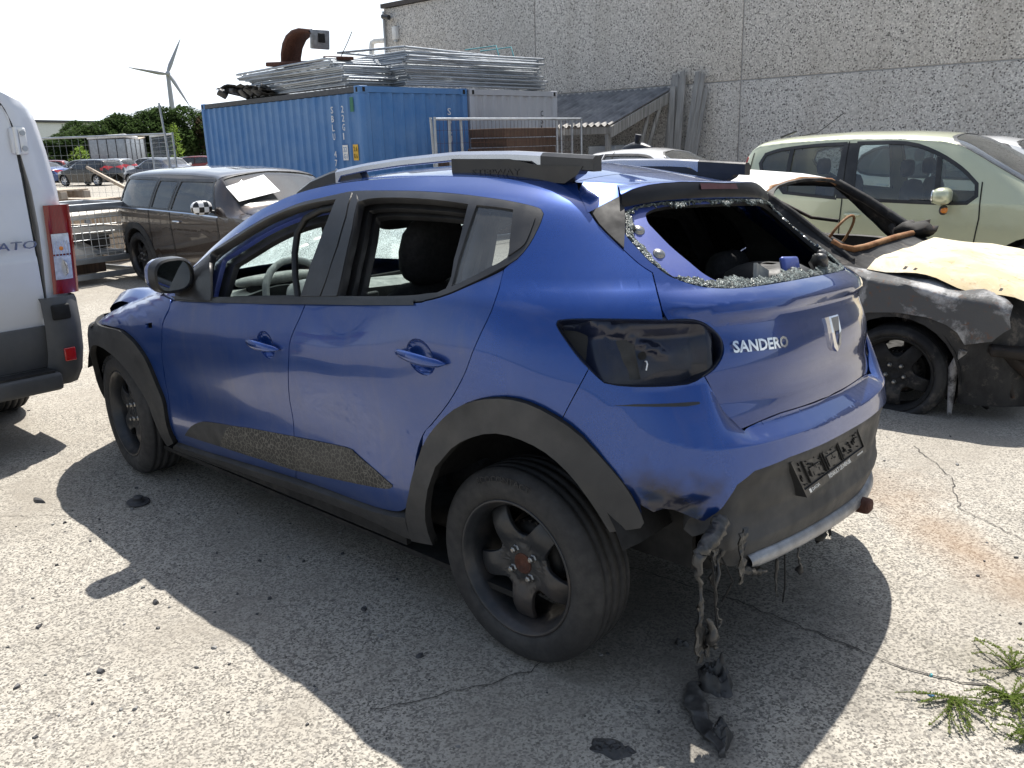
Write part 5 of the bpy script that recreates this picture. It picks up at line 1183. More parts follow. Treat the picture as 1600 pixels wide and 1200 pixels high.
an = MB(); an.tube([lev(.125, 0, 1.515 + .87 * LEAN), lev(.118, 0, 1.545 + .87 * LEAN)], [.009, .012], M['seal'], 8); an.build('aerial_stub', car)
def door_mirror(k):
    mb = MB(); rows = []; yc = .900
    for i, (x, ry, rz) in enumerate([(1.90, .02, .012), (1.892, .060, .047), (1.875, .078, .062), (1.85, .087, .071), (1.82, .090, .074), (1.79, .089, .073), (1.77, .086, .070)]):
        rows.append([(x + .03 * math.cos(a) * 0, k * (yc + ry * abs(math.cos(a)) ** .7 * (1 if math.cos(a) > 0 else -1)), 1.088 + rz * (1.02 if math.sin(a) > 0 else 1) * abs(math.sin(a)) ** .75 * (1 if math.sin(a) > 0 else -1)) for a in [2 * PI * q / 22 for q in range(22)]])
    low = M['trim']
    mb.grid(rows[:5], M['blue'], True, closed=True); mb.grid(rows[4:], M['trim'], True, closed=True)
    mb.tube([(1.86, k * .86, 1.035), (1.87, k * .84, 1.01), (1.87, k * .80, 1.0)], [.030, .026, .03], low, 8)
    mb.v = [(p[0], p[1], p[2] + (LEAN * (p[1] - .87) if k < 0 else 0)) for p in mb.v]
    o = mb.build('door_mirror', car, recalc=True)
    rim = MB(); rim.grid([rows[-1], [(p[0] - .006, p[1] * .0 + k * yc + (p[1] - k * yc) * .9, 1.088 + (p[2] - 1.088) * .88) for p in rows[-1]]], M['seal'], True, closed=True); rim.build('mirror_rim', o)
    gl_ = MB(); r2 = [(p[0] + .008, k * yc + (p[1] - k * yc) * .92, 1.088 + (p[2] - 1.088) * .90) for p in rows[-1]]; gl_.add(r2, [tuple(range(22))], M['mirror']); gl_.build('mirror_glass', o)
    # black triangle that carries the mirror
    patch('mirror_sail', skin(.012), side_of(cr_loop([(2.948, 0.99), (2.7018, 1.003), (2.5939, 1.15), (2.6723, 1.125), (2.7974, 1.068), (2.8878, 1.02)], 2), k), [], M['trim'], (.06, .04), .012, car)
door_mirror(1); door_mirror(-1)

# ---- cabin
def soft(mb, c, d, mat, n=3.2, M4=None, seg=16):
    """a rounded box (superellipsoid)"""
    e = 2 / n; sg = lambda v: (1 if v >= 0 else -1) * abs(v) ** e
    rows = []
    for i in range(seg // 2 + 1):
        a = -PI / 2 + PI * i / (seg // 2); a = max(-PI / 2 + .02, min(PI / 2 - .02, a))
        rows.append([(c[0] + d[0] / 2 * sg(math.cos(a)) * sg(math.cos(b)), c[1] + d[1] / 2 * sg(math.cos(a)) * sg(math.sin(b)), c[2] + d[2] / 2 * sg(math.sin(a))) for b in [2 * PI * q / seg for q in range(seg)]])
    return mb.grid(rows, mat, True, M4, closed=True)
def seat(y, x=1.22):
    T = Matrix.Translation(lev(x, y, .36)); Rb = T @ Matrix.Translation((-.24, 0, .10)) @ Matrix.Rotation(math.radians(-14), 4, 'Y')
    mb = MB(); soft(mb, (0, 0, .05), (.52, .50, .20), M['cloth'], 4, T); o = mb.build('seat_cushion', car, recalc=True)
    b = MB(); soft(b, (0, 0, .32), (.16, .50, .68), M['cloth'], 3.4, Rb); b.build('seat_back', o, recalc=True)
    h = MB(); soft(h, (.0, 0, .78), (.13, .30, .27), M['cloth'], 2.6, Rb)
    for q in (-.06, .06): h.tube([Rb @ Vector((0, q, .60)), Rb @ Vector((0, q, .72))], .007, M['lug'], 6)
    h.build('headrest', o, recalc=True)
seat(.37); seat(-.37)
rb = MB(); T = Matrix.Translation(lev(.30, 0, .38)); soft(rb, (.08, 0, .05), (.5, 1.22, .2), M['cloth'], 5, T); soft(rb, (-.22, 0, .34), (.18, 1.24, .62), M['cloth'], 5, T @ Matrix.Rotation(math.radians(-10), 4, 'Y'))
o = rb.build('rear_bench', car, recalc=True)
for y in (-.40, .40):
    h = MB(); soft(h, (-.33, y, .70), (.10, .26, .17), M['cloth'], 3, T); h.build('headrest', o, recalc=True)
cb_ = MB(); cb_.box(lev(1.2, 0, .24), (2.4, 1.60, .02), M['black']); cb_.box(lev(-.22, 0, .52), (.72, 1.15, .02), M['black']); cb_.box(lev(1.28, .80, .45), (1.5, .02, .45), M['black']); cb_.box(lev(1.28, -.80, .45), (1.5, .02, .45), M['black']); cb_.box(lev(2.06, 0, .62), (.03, 1.35, .72), M['black'])  # side boxes added and floor widened to stop sun streaks below the car
cb_.box(lev(1.45, 0, .44), (.9, .22, .3), M['dash_dark'], bev=.04); cb_.build('cabin_floor', car)
ds = MB(); rows = []
for y in np.linspace(-.70, .70, 29):
    hood = .055 * math.exp(-((y - .37) / .2) ** 2)
    rows.append([lev(x, y, z + (hood if i in (2, 3) else 0)) for i, (x, z) in enumerate([(2.14, .985), (1.98, .995), (1.86, .985), (1.80, .965), (1.79, .90), (1.84, .80), (1.86, .6)])])
ds.grid([r[:4] for r in rows], M['dash']); ds.grid([r[3:] for r in rows], M['dash_dark']); ds.build('dashboard', car)
for y in (.62, -.62, .08, -.10):
    vt = MB(); vt.box(lev(1.785, y, .91), (.03, .13, .07), M['dash_dark'], bev=.01); vt.build('air_vent', car)
vt = MB()
soft(vt, lev(1.85, .38, 1.05), (.10, .42, .05), M['dash'], 3); vt.box(lev(1.83, .37, 1.0), (.04, .34, .09), M['black'], bev=.01); vt.build('instrument_hood', car)
sw = MB(); TS = Matrix.Translation(lev(1.66, .37, .97)) @ Matrix.Rotation(math.radians(-66), 4, 'Y')
sw.tube([TS @ Vector((.18 * math.cos(a), .18 * math.sin(a), 0)) for a in [2 * PI * q / 28 for q in range(28)]], .016, M['airbag'], 8, closed=True)
for a in (PI, PI / 2, -PI / 2): sw.tube([TS @ Vector((.18 * math.cos(a), .18 * math.sin(a), 0)), TS @ Vector((0, 0, -.02))], .018, M['dash_dark'], 6)
soft(sw, (0, 0, 0), (.15, .15, .06), M['airbag'], 2.6, TS); sw.tube([TS @ Vector((0, 0, 0)), TS @ Vector((0, 0, -.25))], .035, M['black'], 8); sw.build('steering_wheel', car, recalc=True)
ab = MB(); soft(ab, (0, 0, 0), (.20, .16, .26), M['airbag'], 2.3, Matrix.Translation(lev(1.58, .40, .93)) @ Matrix.Rotation(.4, 4, 'Y')); ab.build('limp_airbag', car, recalc=True)
# seal torn out of the front door frame, rear view mirror, belt
sl = MB()
def wp(s, z, o): return tuple(on_skin(s, z, o)[0])
sl.tube([wp(1.825, 1.385, -.03), wp(1.925, 1.378, -.035), wp(2.028, 1.352, -.045), wp(2.107, 1.300, -.06), wp(2.1645, 1.22, -.07), wp(2.199, 1.13, -.07), wp(2.203, 1.02, -.06), wp(2.19, .98, -.06)], .0135, M['seal'], 8); sl.build('torn_door_seal', car)
rv = MB(); soft(rv, lev(1.40, 0, 1.30), (.05, .24, .07), M['black'], 3); rv.build('inside_mirror', car, recalc=True)
bk = MB(); soft(bk, lev(-.30, -.18, .98), (.30, .30, .34), M['dash_dark'], 4); bk.build('dark_boot_filler', car, recalc=True)  # dark block added in the boot so the rear window looks black inside
# loose pieces lying in the broken rear window
lp = MB(); p0 = on_skin(-.22, 1.145, -.03)[0]
soft(lp, (0, 0, 0), (.13, .05, .05), M['melt'], 2.6, Matrix.Translation(p0 + Vector((.0, .03, .035))) @ Euler((.3, -.45, 2.0)).to_matrix().to_4x4()); soft(lp, (0, 0, 0), (.035, .045, .03), M['melt'], 2.2, Matrix.Translation(p0 + Vector((.02, -.035, .055)))); lp.v = [tuple(Vector(v) + Vector((1, .6, .8)) * .012 * mnoise.noise(Vector(v) * 45)) for v in lp.v]; lp.build('wiper_motor', car, recalc=True)
lq = MB(); p1 = on_skin(.0, 1.145, -.03)[0]; lq.box(p1 + Vector((.02, .02, .03)), (.02, .11, .075), M['blue_in'], (.1, .3, 0), bev=.01); lq.build('loose_trim', car); lq = MB(); lq.box(p1 + Vector((.05, .16, .02)), (.01, .14, .06), M['dash'], (.3, .1, .2)); lq.build('loose_trim', car)

# ------------------------------------------------------------------ other cars: a body lofted along its length
class Shell:
    """x runs from the tail to the nose, k 0..6 round the section: 0 left sill, 1 left belt, 2 left roof edge, 3 middle, 4..6 the same on the right"""
    def __init__(s, L0, L1, W, T, B, Wt, sill=.19, drop=.06, n=4.2, low=(.93, .985, 1.0, .985), zends=None):
        s.L0, s.L1, s.W, s.T, s.B, s.Wt, s.sill, s.drop, s.n, s.low = L0, L1, W, T, B, Wt, sill, drop, n, low
        s.zends = zends or ([L0, L0 + .35, L1 - .4, L1], [sill + .10, sill, sill, sill + .06])
        xs = np.linspace(L0, L1, 160); sm = lambda a: np.convolve(np.pad(a, 3, mode='edge'), np.array([1, 3, 5, 6, 5, 3, 1]) / 24., 'valid')
        s.xs = xs; s.t = sm(np.interp(xs, *T)); b = np.minimum(np.interp(xs, *B), np.interp(xs, *T) - drop - .03); s.b = sm(b); s.wt = sm(np.interp(xs, *Wt)); s.z0 = sm(np.interp(xs, *s.zends))
    def at(s, x): return [np.interp(x, s.xs, a) for a in (s.t, s.b, s.wt, s.z0)]
    def plan(s, x):
        m = (s.L0 + s.L1) / 2; q = np.clip(np.abs(x - m) / ((s.L1 - s.L0) / 2), 0, .985); return s.W * (1 - q ** s.n) ** (1 / s.n) * .35 + s.W * (1 - q ** 11) ** (1 / 11) * .65
    def P(s, x, k):
        x = np.asarray(x, float); k = np.asarray(k, float); kk = np.where(k > 3, 6 - k, k); sg = np.where(k > 3, -1., 1.)
        t, b, wt, z0 = s.at(x); w = s.plan(x); r = w / s.W
        a = np.clip(kk, 0, 1); z1 = z0 + (b - z0) * a; w1 = w * np.interp(a, [0, .35, .72, 1.], s.low)
        c = np.clip(kk - 1, 0, 1); te = t - s.drop; wtt = wt * r; z2 = b + (te - b) * c; w2 = w * s.low[3] + (wtt - w * s.low[3]) * (.78 * c + .22 * c ** 4)
        d = np.clip(kk - 2, 0, 1); z3 = te + s.drop * np.sin(d * PI / 2) ** 1.0; w3 = wtt * np.cos(d * PI / 2)
        z = np.where(kk <= 1, z1, np.where(kk <= 2, z2, z3)); y = np.where(kk <= 1, w1, np.where(kk <= 2, w2, w3))
        return np.stack([x, y * sg, z], -1)
    def fn(s, off=0.):
        def f(u, w):
            e = 4e-3; a = s.P(u + e, w) - s.P(u - e, w); b = s.P(u, np.minimum(w + e * 2, 6)) - s.P(u, np.maximum(w - e * 2, 0)); n = -np.cross(a, b); n = n / (np.linalg.norm(n, axis=-1, keepdims=True) + 1e-12)
            return s.P(u, w) + n * off, n
        return f
    def k_of(s, x, z, side=1):
        t, b, wt, z0 = s.at(x); te = t - s.drop
        k = (z - z0) / (b - z0) if z <= b else min(2., 1 + (z - b) / max(1e-4, te - b)) if z <= te else 2 + math.asin(min(1, (z - te) / s.drop)) / (PI / 2)
        return float(k) if side > 0 else 6 - float(k)
    def loop(s, xz, side=1):
        l = [(x, s.k_of(x, z, side)) for x, z in xz]; return l if side > 0 else l[::-1]
    def top_loop(s, xk): return [(x, k) for x, k in xk] + [(x, 6 - k) for x, k in xk[::-1]]
def build_car(root, S, paint, wheels, windows, tops, glassm=None, R=.31, trim=None, res=(.07, .12), arch_trim=None, seams=(), lamps=(), handles=(), belt=None, wheel_kw=None, seats=True, frames=True, arch_r=None, bumpers=None, wheel_y=None, inner=True, cap_mat=None, roof_mat=None, detail=True, open_glass=(), proto_wheel=None):
    """body, glass and fittings of one car under root"""
    trim = trim or M['trim']; ar = arch_r or R + .055
    ws_l = [cr_loop(w, 3, 35) for w in windows]; holes = []
    for w in ws_l:
        for sd in (1, -1): holes.append(S.loop(w, sd))
    for tl in tops: holes.append(S.top_loop(tl))
    def arch(xc, sd, r=ar):
        pts = [(xc + r * math.cos(a), R + r * math.sin(a)) for a in [PI * q / 14 for q in range(15)]]
        pts = [(x, z) for x, z in pts if z > float(S.at(x)[3]) + .004]
        l = [(x, S.k_of(x, z, 1)) for x, z in pts]; return l
    a1, a2 = arch(wheels[0], 1), arch(wheels[1], 1)
    low = [(S.L0, 0)] + [(a1[-1][0], 0)] + a1[::-1] + [(a1[0][0], 0), (a2[-1][0], 0)] + a2[::-1] + [(a2[0][0], 0), (S.L1, 0)]
    outer = low + [(x, 6 - k) for x, k in low[::-1]]
    n = 26; lines = [S.L0 + (S.L1 - S.L0) * (.5 - .5 * math.cos(PI * i / n)) * .5 + (S.L1 - S.L0) * i / n * .5 for i in range(1, n)]
    if res[0] < .06: lines = None
    kl = [.2, .4, .6, .8, .92, 1., 1.08, 1.3, 1.55, 1.8, 1.95, 2., 2.15, 2.4, 2.7, 3.]; kl = kl + [6 - k for k in kl if k < 3]
    body = patch('body', S.fn(), outer, holes, paint, (res[0], .2), .02, root, lines=(lines, kl))
    # nose and tail faces
    for x, nm in ((S.L0, 'tail_face'), (S.L1, 'nose_face')):
        kk = np.linspace(0, 6, 61); p = S.P(np.full(61, x), kk); m_ = MB(); ctr = p.mean(0); sgn = 1 if x > 0 else -1
        rows = [[tuple(ctr + (q - ctr) * f + np.array([sgn * .05 * (1 - f ** 2), 0, 0])) for q in p] for f in (1, .85, .6, .3, .02)]
        m_.grid(rows if sgn > 0 else [r[::-1] for r in rows], cap_mat or paint, True); m_.build(nm, body)
    if bumpers:
        for (x0, x1, z0, z1) in bumpers:
            k0, k1 = .0, 1.; pts = [(x0, S.k_of(x0, max(z0, float(S.at(x0)[3]) + .002))), (x1, S.k_of(x1, max(z0, float(S.at(x1)[3]) + .002))), (x1, S.k_of(x1, z1)), (x0, S.k_of(x0, z1))]
            for sd in (1, -1): patch('bumper_corner', S.fn(.004), pts if sd > 0 else [(x, 6 - k) for x, k in pts][::-1], [], trim, (.06, .1), .004, root)
    for w in ws_l:
        for sd in (1, -1):
            o = None
            if frames: o = patch('window_frame', S.fn(.003), S.loop(inset(w, -.022), sd), [S.loop(inset(w, .010), sd)], trim, (.2, .2), .012, root)
            if glassm and not open_glass: patch('window_glass', S.fn(-.006), S.loop(inset(w, .002), sd), [], glassm, (.15, .2), 0, root)
    for tl in tops:
        lp = S.top_loop(tl)
        patch('windscreen_frame' if tl is tops[0] else 'rear_window_frame', S.fn(.002), inset(lp, -.02), [inset(lp, .02)], trim, (.2, .2), .010, root) if frames else None
        if glassm and not open_glass: patch('windscreen' if tl is tops[0] else 'rear_window', S.fn(-.004), lp, [], glassm, (.12, .15), 0, root)
    if arch_trim:
        for xc in wheels:
            for sd in (1, -1):
                o_ = [(xc + (ar + .075) * math.cos(a), R + (ar + .075) * math.sin(a)) for a in [PI * q / 14 for q in range(15)]]; i_ = [(xc + ar * math.cos(a), R + ar * math.sin(a)) for a in [PI * q / 14 for q in range(15)]]
                ring = [(x, z) for x, z in o_ if z > float(S.at(x)[3])] + [(x, z) for x, z in i_[::-1] if z > float(S.at(x)[3])]
                patch('wheel_arch_trim', S.fn(.012), S.loop(ring, sd), [], arch_trim, (.1, .1), .03, root)
    if seams:
        m_ = MB()
        for ln in seams:
            for sd in (1, -1): ribbon(m_, S.fn(), [(x, S.k_of(x, z, sd)) for x, z in resample(ln, .08)], .011, M['black'], .0055)
        m_.build('panel_gaps', body, kind='stuff')
    if belt:
        for sd in (1, -1):
            m_ = MB(); ribbon(m_, S.fn(), [(x, S.k_of(x, z, sd)) for x, z in resample(belt[0], .1)], belt[2], belt[1], .006); m_.build('belt_strip', root)
    for (x, z) in handles:
        for sd in (1, -1):
            p, nn = S.fn()(np.array([x]), np.array([S.k_of(x, z, sd)])); m_ = MB()
            soft_box(m_, (0, 0, 0), (.17, .04, .032), paint if not belt else M['chrome'], Matrix.Translation(Vector(p[0]) + Vector(nn[0]) * .014)); m_.build('door_handle', root)
    for (nm, poly, mat_, off) in lamps:
        for sd in (1, -1): patch(nm, S.fn(off), S.loop(cr_loop(poly, 2, 35), sd), [], mat_, (.05, .06), .01, root)
    wy = wheel_y or S.W - .115
    kw = dict(R=R, w=.19, rim_r=R * .64, detail=detail, lug_n=4 if detail else 0); kw.update(wheel_kw or {})
    for xc in wheels:
        for sd in (1, -1): wheel(root, xc, sd * wy, R, sd, **kw)
    m_ = MB()
    for xc in wheels:
        for sd in (1, -1):
            m_.grid([[(xc + (ar + .02) * math.cos(a), sd * y_, R + (ar + .02) * math.sin(a)) for a in [PI * q / 12 for q in range(13)]] for y_ in (S.W * .97, S.W - .36)], M['black'])
    m_.box(((S.L0 + S.L1) / 2, 0, .27), (S.L1 - S.L0 - .9, 2 * S.W - .5, .10), M['black'])
    if inner:
        x0, x1 = wheels[0] - .35, wheels[1] - .15
        m_.box(((x0 + x1) / 2, 0, .55), (x1 - x0, 2 * S.W - .40, .40), M['black'], bev=.02); m_.box((x1 - .15, 0, float(S.at(x1 - .15)[1]) - .08), (.5, 2 * S.W - .36, .16), M['dash_dark'], bev=.04)
        m_.build('underbody', root)
    else: m_.build('underbody', root)
    if seats:
        xm = wheels[0] * .45 + wheels[1] * .55
        for xq, hh in ((xm, .0), (xm - .85, -.03)):
            for sd in (1, -1):
                s_ = MB(); bz = float(S.at(xq)[1]); soft_box(s_, (xq - .12, sd * .34, bz - .10), (.18, .46, .56), M['seatgrey'], Matrix()); soft_box(s_, (xq - .18, sd * .34, bz + .28), (.10, .25, .17), M['seatgrey'], Matrix()); s_.build('seat', root, recalc=True)
        s_ = MB(); TS = Matrix.Translation((xm + .55, .34, float(S.at(xm)[1]) + .02)) @ Matrix.Rotation(math.radians(-65), 4, 'Y'); s_.tube([TS @ Vector((.18 * math.cos(a), .18 * math.sin(a), 0)) for a in [2 * PI * q / 18 for q in range(18)]], .014, M['black'], 6, closed=True); s_.build('steering_wheel', root)
    return body
def soft_box(mb, c, d, mat, M4, n=3.2): return soft(mb, c, d, mat, n, M4, 12)
M['seatgrey'] = plain('blue_grey_seat_cloth', (.045, .055, .085), .9)
def side_mirror(root, S, x, z, mat, size=(.10, .22, .15), y_out=.11, amber=False, checker=None):
    for sd in (1, -1):
        p = Vector((x, sd * (float(S.plan(np.array([x]))[0]) * .96 + y_out), z)); m_ = MB(); soft(m_, (0, 0, 0), size, checker or mat, 2.6, Matrix.Translation(p), 18); m_.tube([p + Vector((.0, -sd * .06, -.04)), p + Vector((.03, -sd * (y_out + .05), -.06))], .02, M['trim'], 6)
        o = m_.build('door_mirror', root, recalc=True)
        g = MB(); soft(g, (-size[0] * .42, 0, 0), (.02, size[1] * .86, size[2] * .82), M['mirror'], 3, Matrix.Translation(p), 14); g.build('mirror_glass', o, recalc=True)
        if amber:
            g = MB(); soft(g, (.02, 0, -size[2] * .5 - .045), (.07, .11, .09), M['trim'], 2.4, Matrix.Translation(p)); g.build('mirror_foot', o, recalc=True); g = MB(); soft(g, (.03, sd * .012, -size[2] * .5 - .045), (.06, .10, .06), M['amber'], 2.4, Matrix.Translation(p)); g.build('indicator', o, recalc=True)

# ---- Mini estate, dark brown grey
p_mini = car_paint('dark_brown_metallic', (.062, .046, .038), (.18, .15, .12), .12, .6, .25); p_mroof = car_paint('gunmetal_roof', (.15, .145, .15), (.2, .19, .18), .12, .6, .32)
dark_rim = plain('gunmetal_rim', (.035, .034, .035), .35, .6, .2)
def mini():
    t = thing('parked_car', 'dark brown estate car with a grey roof and checkered door mirrors', 'car', (9.31, -3.28, 0), PI)
    S = Shell(-.70, 3.24, .842, ([-.70, -.68, -.62, -.54, -.40, -.1, .5, 1.2, 1.70, 1.86, 2.36, 2.8, 3.1, 3.24], [.70, .96, 1.20, 1.335, 1.385, 1.405, 1.415, 1.405, 1.375, 1.345, 1.0, .935, .85, .66]), ([-.7, 3.24], [.945, .86]), ([-.70, -.4, 1.7, 2.0, 2.4, 3.24], [.66, .635, .60, .66, .70, .64]), drop=.075, n=5)
    W1 = [(-.46, .955), (.42, .945), (.46, 1.27), (.30, 1.285), (-.39, 1.29), (-.43, 1.25)]
    W2_ = [(.475, .945), (.90, .935), (.965, 1.265), (.52, 1.275)]; W3 = [(.96, .93), (1.98, .90), (1.74, 1.245), (1.70, 1.26), (1.03, 1.265)]
    build_car(t, S, p_mini, (0, 2.547), [W1, W2_, W3], [[(1.93, 2.12), (2.30, 2.08), (2.34, 2.6), (2.35, 3.)][::-1] and [(2.33, 3.), (2.32, 2.5), (2.25, 2.10), (1.86, 2.16), (1.84, 2.6), (1.835, 3.)][::-1], [(-.66, 3.), (-.66, 2.4), (-.645, 2.1), (-.57, 2.1), (-.565, 2.5), (-.565, 3.)][::-1]], M['dglass'], .315, arch_trim=M['cladding'], seams=[[(.42, .93), (.43, .60), (.38, .22)], [(.95, .92), (.98, .5), (.95, .22)], [(2.02, .88), (2.06, .5), (2.02, .22)], [(.38, .25), (2.02, .25)]], handles=[(1.12, .80)], belt=([(-.66, .937), (.5, .925), (1.4, .905), (2.05, .885)], plain('pale_chrome_strip', (.55, .60, .72), .15, 1.), .026), wheel_kw=dict(mats=dict(rim=dark_rim, disc=dark_rim), rim_r=.22), res=(.05, .1), lamps=[('tail_lamp', [(-.69, .62), (-.60, .62), (-.60, .84), (-.67, .84)], M['dark_red'], .004)], bumpers=[(-.70, -.48, .2, .50), (2.98, 3.24, .2, .48)])
    rf = patch('roof_skin', S.fn(.004), [(-.60, 1.99), (1.80, 1.99), (1.84, 2.5), (1.83, 3.), (1.84, 3.5), (1.80, 4.01), (-.60, 4.01), (-.575, 3.5), (-.565, 3.), (-.575, 2.5)], [], p_mroof, (.06, .1), .008, t)
    ck = NT('checkered_mirror_cap'); q = ck.n('ShaderNodeTexChecker'); q.inputs['Scale'].default_value = 17.; ck.l(ck.co(), q.inputs['Vector']); q.inputs[1].default_value = (.8, .8, .8, 1); q.inputs[2].default_value = (.01, .01, .01, 1); ck.set('Base Color', q.outputs[0]).set('Roughness', .3).set('Coat Weight', .5)
    side_mirror(t, S, 1.92, .99, M['black'], (.13, .24, .16), .13, checker=ck.m)
    m_ = MB(); a = [S.P(np.array([x]), np.array([k]))[0] for x, k in ((1.98, 4.05), (1.95, 3.15), (2.22, 3.12), (2.24, 3.95))]; m_.add([tuple(q + np.array([.035, 0, .035])) for q in a], [(0, 1, 2, 3)], M['paper']); m_.build('windscreen_paper', t)
    return t
mini()
# ---- pale green people carrier
p_grn = car_paint('pale_green_metallic', (.60, .63, .42), (.55, .55, .45), .12, .35, .28)
def modus():
    t = thing('parked_car', 'pale green small people carrier beside the burnt car', 'car', (2.46, -6.95, 0), PI)
    S = Shell(-.57, 3.22, .848, ([-.57, -.54, -.50, -.42, -.30, .0, .6, 1.2, 1.55, 1.75, 2.52, 2.90, 3.12, 3.22], [.70, 1.0, 1.25, 1.47, 1.545, 1.575, 1.60, 1.588, 1.56, 1.515, 1.07, .93, .80, .6]), ([-.57, 3.22], [1.0, .90]), ([-.57, -.3, .8, 1.6, 2.0, 2.6, 3.22], [.66, .64, .63, .64, .70, .74, .66]), drop=.085, n=5)
    WA = [(-.16, 1.215), (.02, 1.10), (.12, 1.01), (.66, .965), (.66, 1.475), (.36, 1.465), (.0, 1.43), (-.17, 1.385), (-.21, 1.30)]
    WB = [(.84, .955), (1.60, .935), (1.88, .94), (1.945, 1.0), (1.93, 1.10), (1.78, 1.235), (1.54, 1.375), (1.25, 1.468), (.80, 1.478)]
    build_car(t, S, p_grn, (0, 2.48), [WA, WB], [[(2.44, 3.), (2.42, 2.5), (2.30, 2.08), (1.72, 2.10), (1.62, 2.5), (1.60, 3.)][::-1], [(-.535, 3.), (-.53, 2.5), (-.52, 2.1), (-.44, 2.1), (-.43, 2.5), (-.425, 3.)][::-1]], M['wglass'], .30, seams=[[(.70, 1.50), (.74, .93), (.73, .5), (.66, .24)], [(1.98, 1.12), (2.0, .8), (1.97, .5), (1.9, .24)], [(-.32, 1.50), (-.33, 1.2), (-.38, .95)], [(.60, .25), (1.9, .25)], [(.02, .94), (.2, .62), (.34, .5)]], handles=[(.86, .80), (.12, .83)], wheel_kw=dict(rim_r=.19), res=(.05, .1), lamps=[('tail_lamp', [(-.56, .95), (-.44, .95), (-.40, 1.35), (-.47, 1.35)], M['red'], .004), ('headlamp', [(2.75, .72), (3.10, .66), (3.02, .80), (2.80, .86)], M['clear'], .004)], bumpers=[(-.57, -.42, .25, .52), (2.98, 3.22, .25, .5)])
    for sd in (1, -1):
        patch('pillar_trim', S.fn(.004), S.loop([(.675, .955), (.825, .95), (.785, 1.485), (.675, 1.485)], sd), [], M['trim'], (.1, .1), .006, t)
        m_ = MB(); ribbon(m_, S.fn(), [(x, S.k_of(x, z, sd)) for x, z in resample([(1.62, .945), (1.58, 1.34)], .08)], .045, M['trim'], .006); m_.build('glass_divider', t); m_ = MB(); ribbon(m_, S.fn(), [(x, S.k_of(x, z, sd)) for x, z in resample([(.13, 1.0), (.12, 1.44)], .08)], .045, M['trim'], .006); m_.build('glass_divider', t)
    side_mirror(t, S, 1.70, 1.0, p_grn, (.16, .24, .16), .13, amber=True)
    m_ = MB(); m_.tube([(-.30, -.05, 1.56), (-.12, -.05, 1.62)], .012, M['trim'], 6); m_.tube([(-.30, .25, 1.55), (-.0, .25, 1.60), (.28, .25, 1.80)], .005, M['black'], 5); m_.build('aerial', t)
    return t
modus()
# ---- the burnt car
def burnt_mat(name, a, b, c, thr=.5, spec=.3, sc=1.4, zfade=None):
    t = NT(name); n = t.noise(sc, 8, .68, dist=.4); n2 = t.noise(sc * 7, 6, .7)
    col = t.mix(t.ramp(n, [(thr - .07, 0.), (thr + .05, 1.)]), a, b); col = t.mix(t.ramp(n2, [(.56, 0.), (.72, .85)]), col, c)
    t.set('Base Color', col).set('Roughness', t.ramp(n, [(.3, .85), (.7, .5)])).set('Specular IOR Level', spec); t.bump(t.math('ADD', n2, t.math('MULTIPLY', n, 1.5)), .35, .01); return t.m
m_roof = burnt_mat('ash_white_roof', (.62, .62, .60), (.70, .68, .64), (.42, .34, .25), .5); m_hood = burnt_mat('scorched_bonnet', (.56, .45, .27), (.60, .54, .40), (.24, .11, .045), .50, sc=2.0)
m_body = burnt_mat('burnt_body', (.012, .012, .013), (.035, .035, .035), (.15, .13, .11), .5); m_wing = burnt_mat('peeled_wing', (.10, .10, .10), (.40, .40, .40), (.19, .085, .04), .55, sc=3.6); m_int = burnt_mat('burnt_interior', (.010, .009, .008), (.03, .024, .02), (.10, .05, .03), .5)
m_ash = burnt_mat('ash_heap', (.05, .048, .046), (.30, .29, .28), (.50, .48, .46), .5, sc=9.)
m_rustb = burnt_mat('scorched_rust', (.20, .085, .03), (.32, .17, .075), (.05, .03, .02), .5, sc=5.)
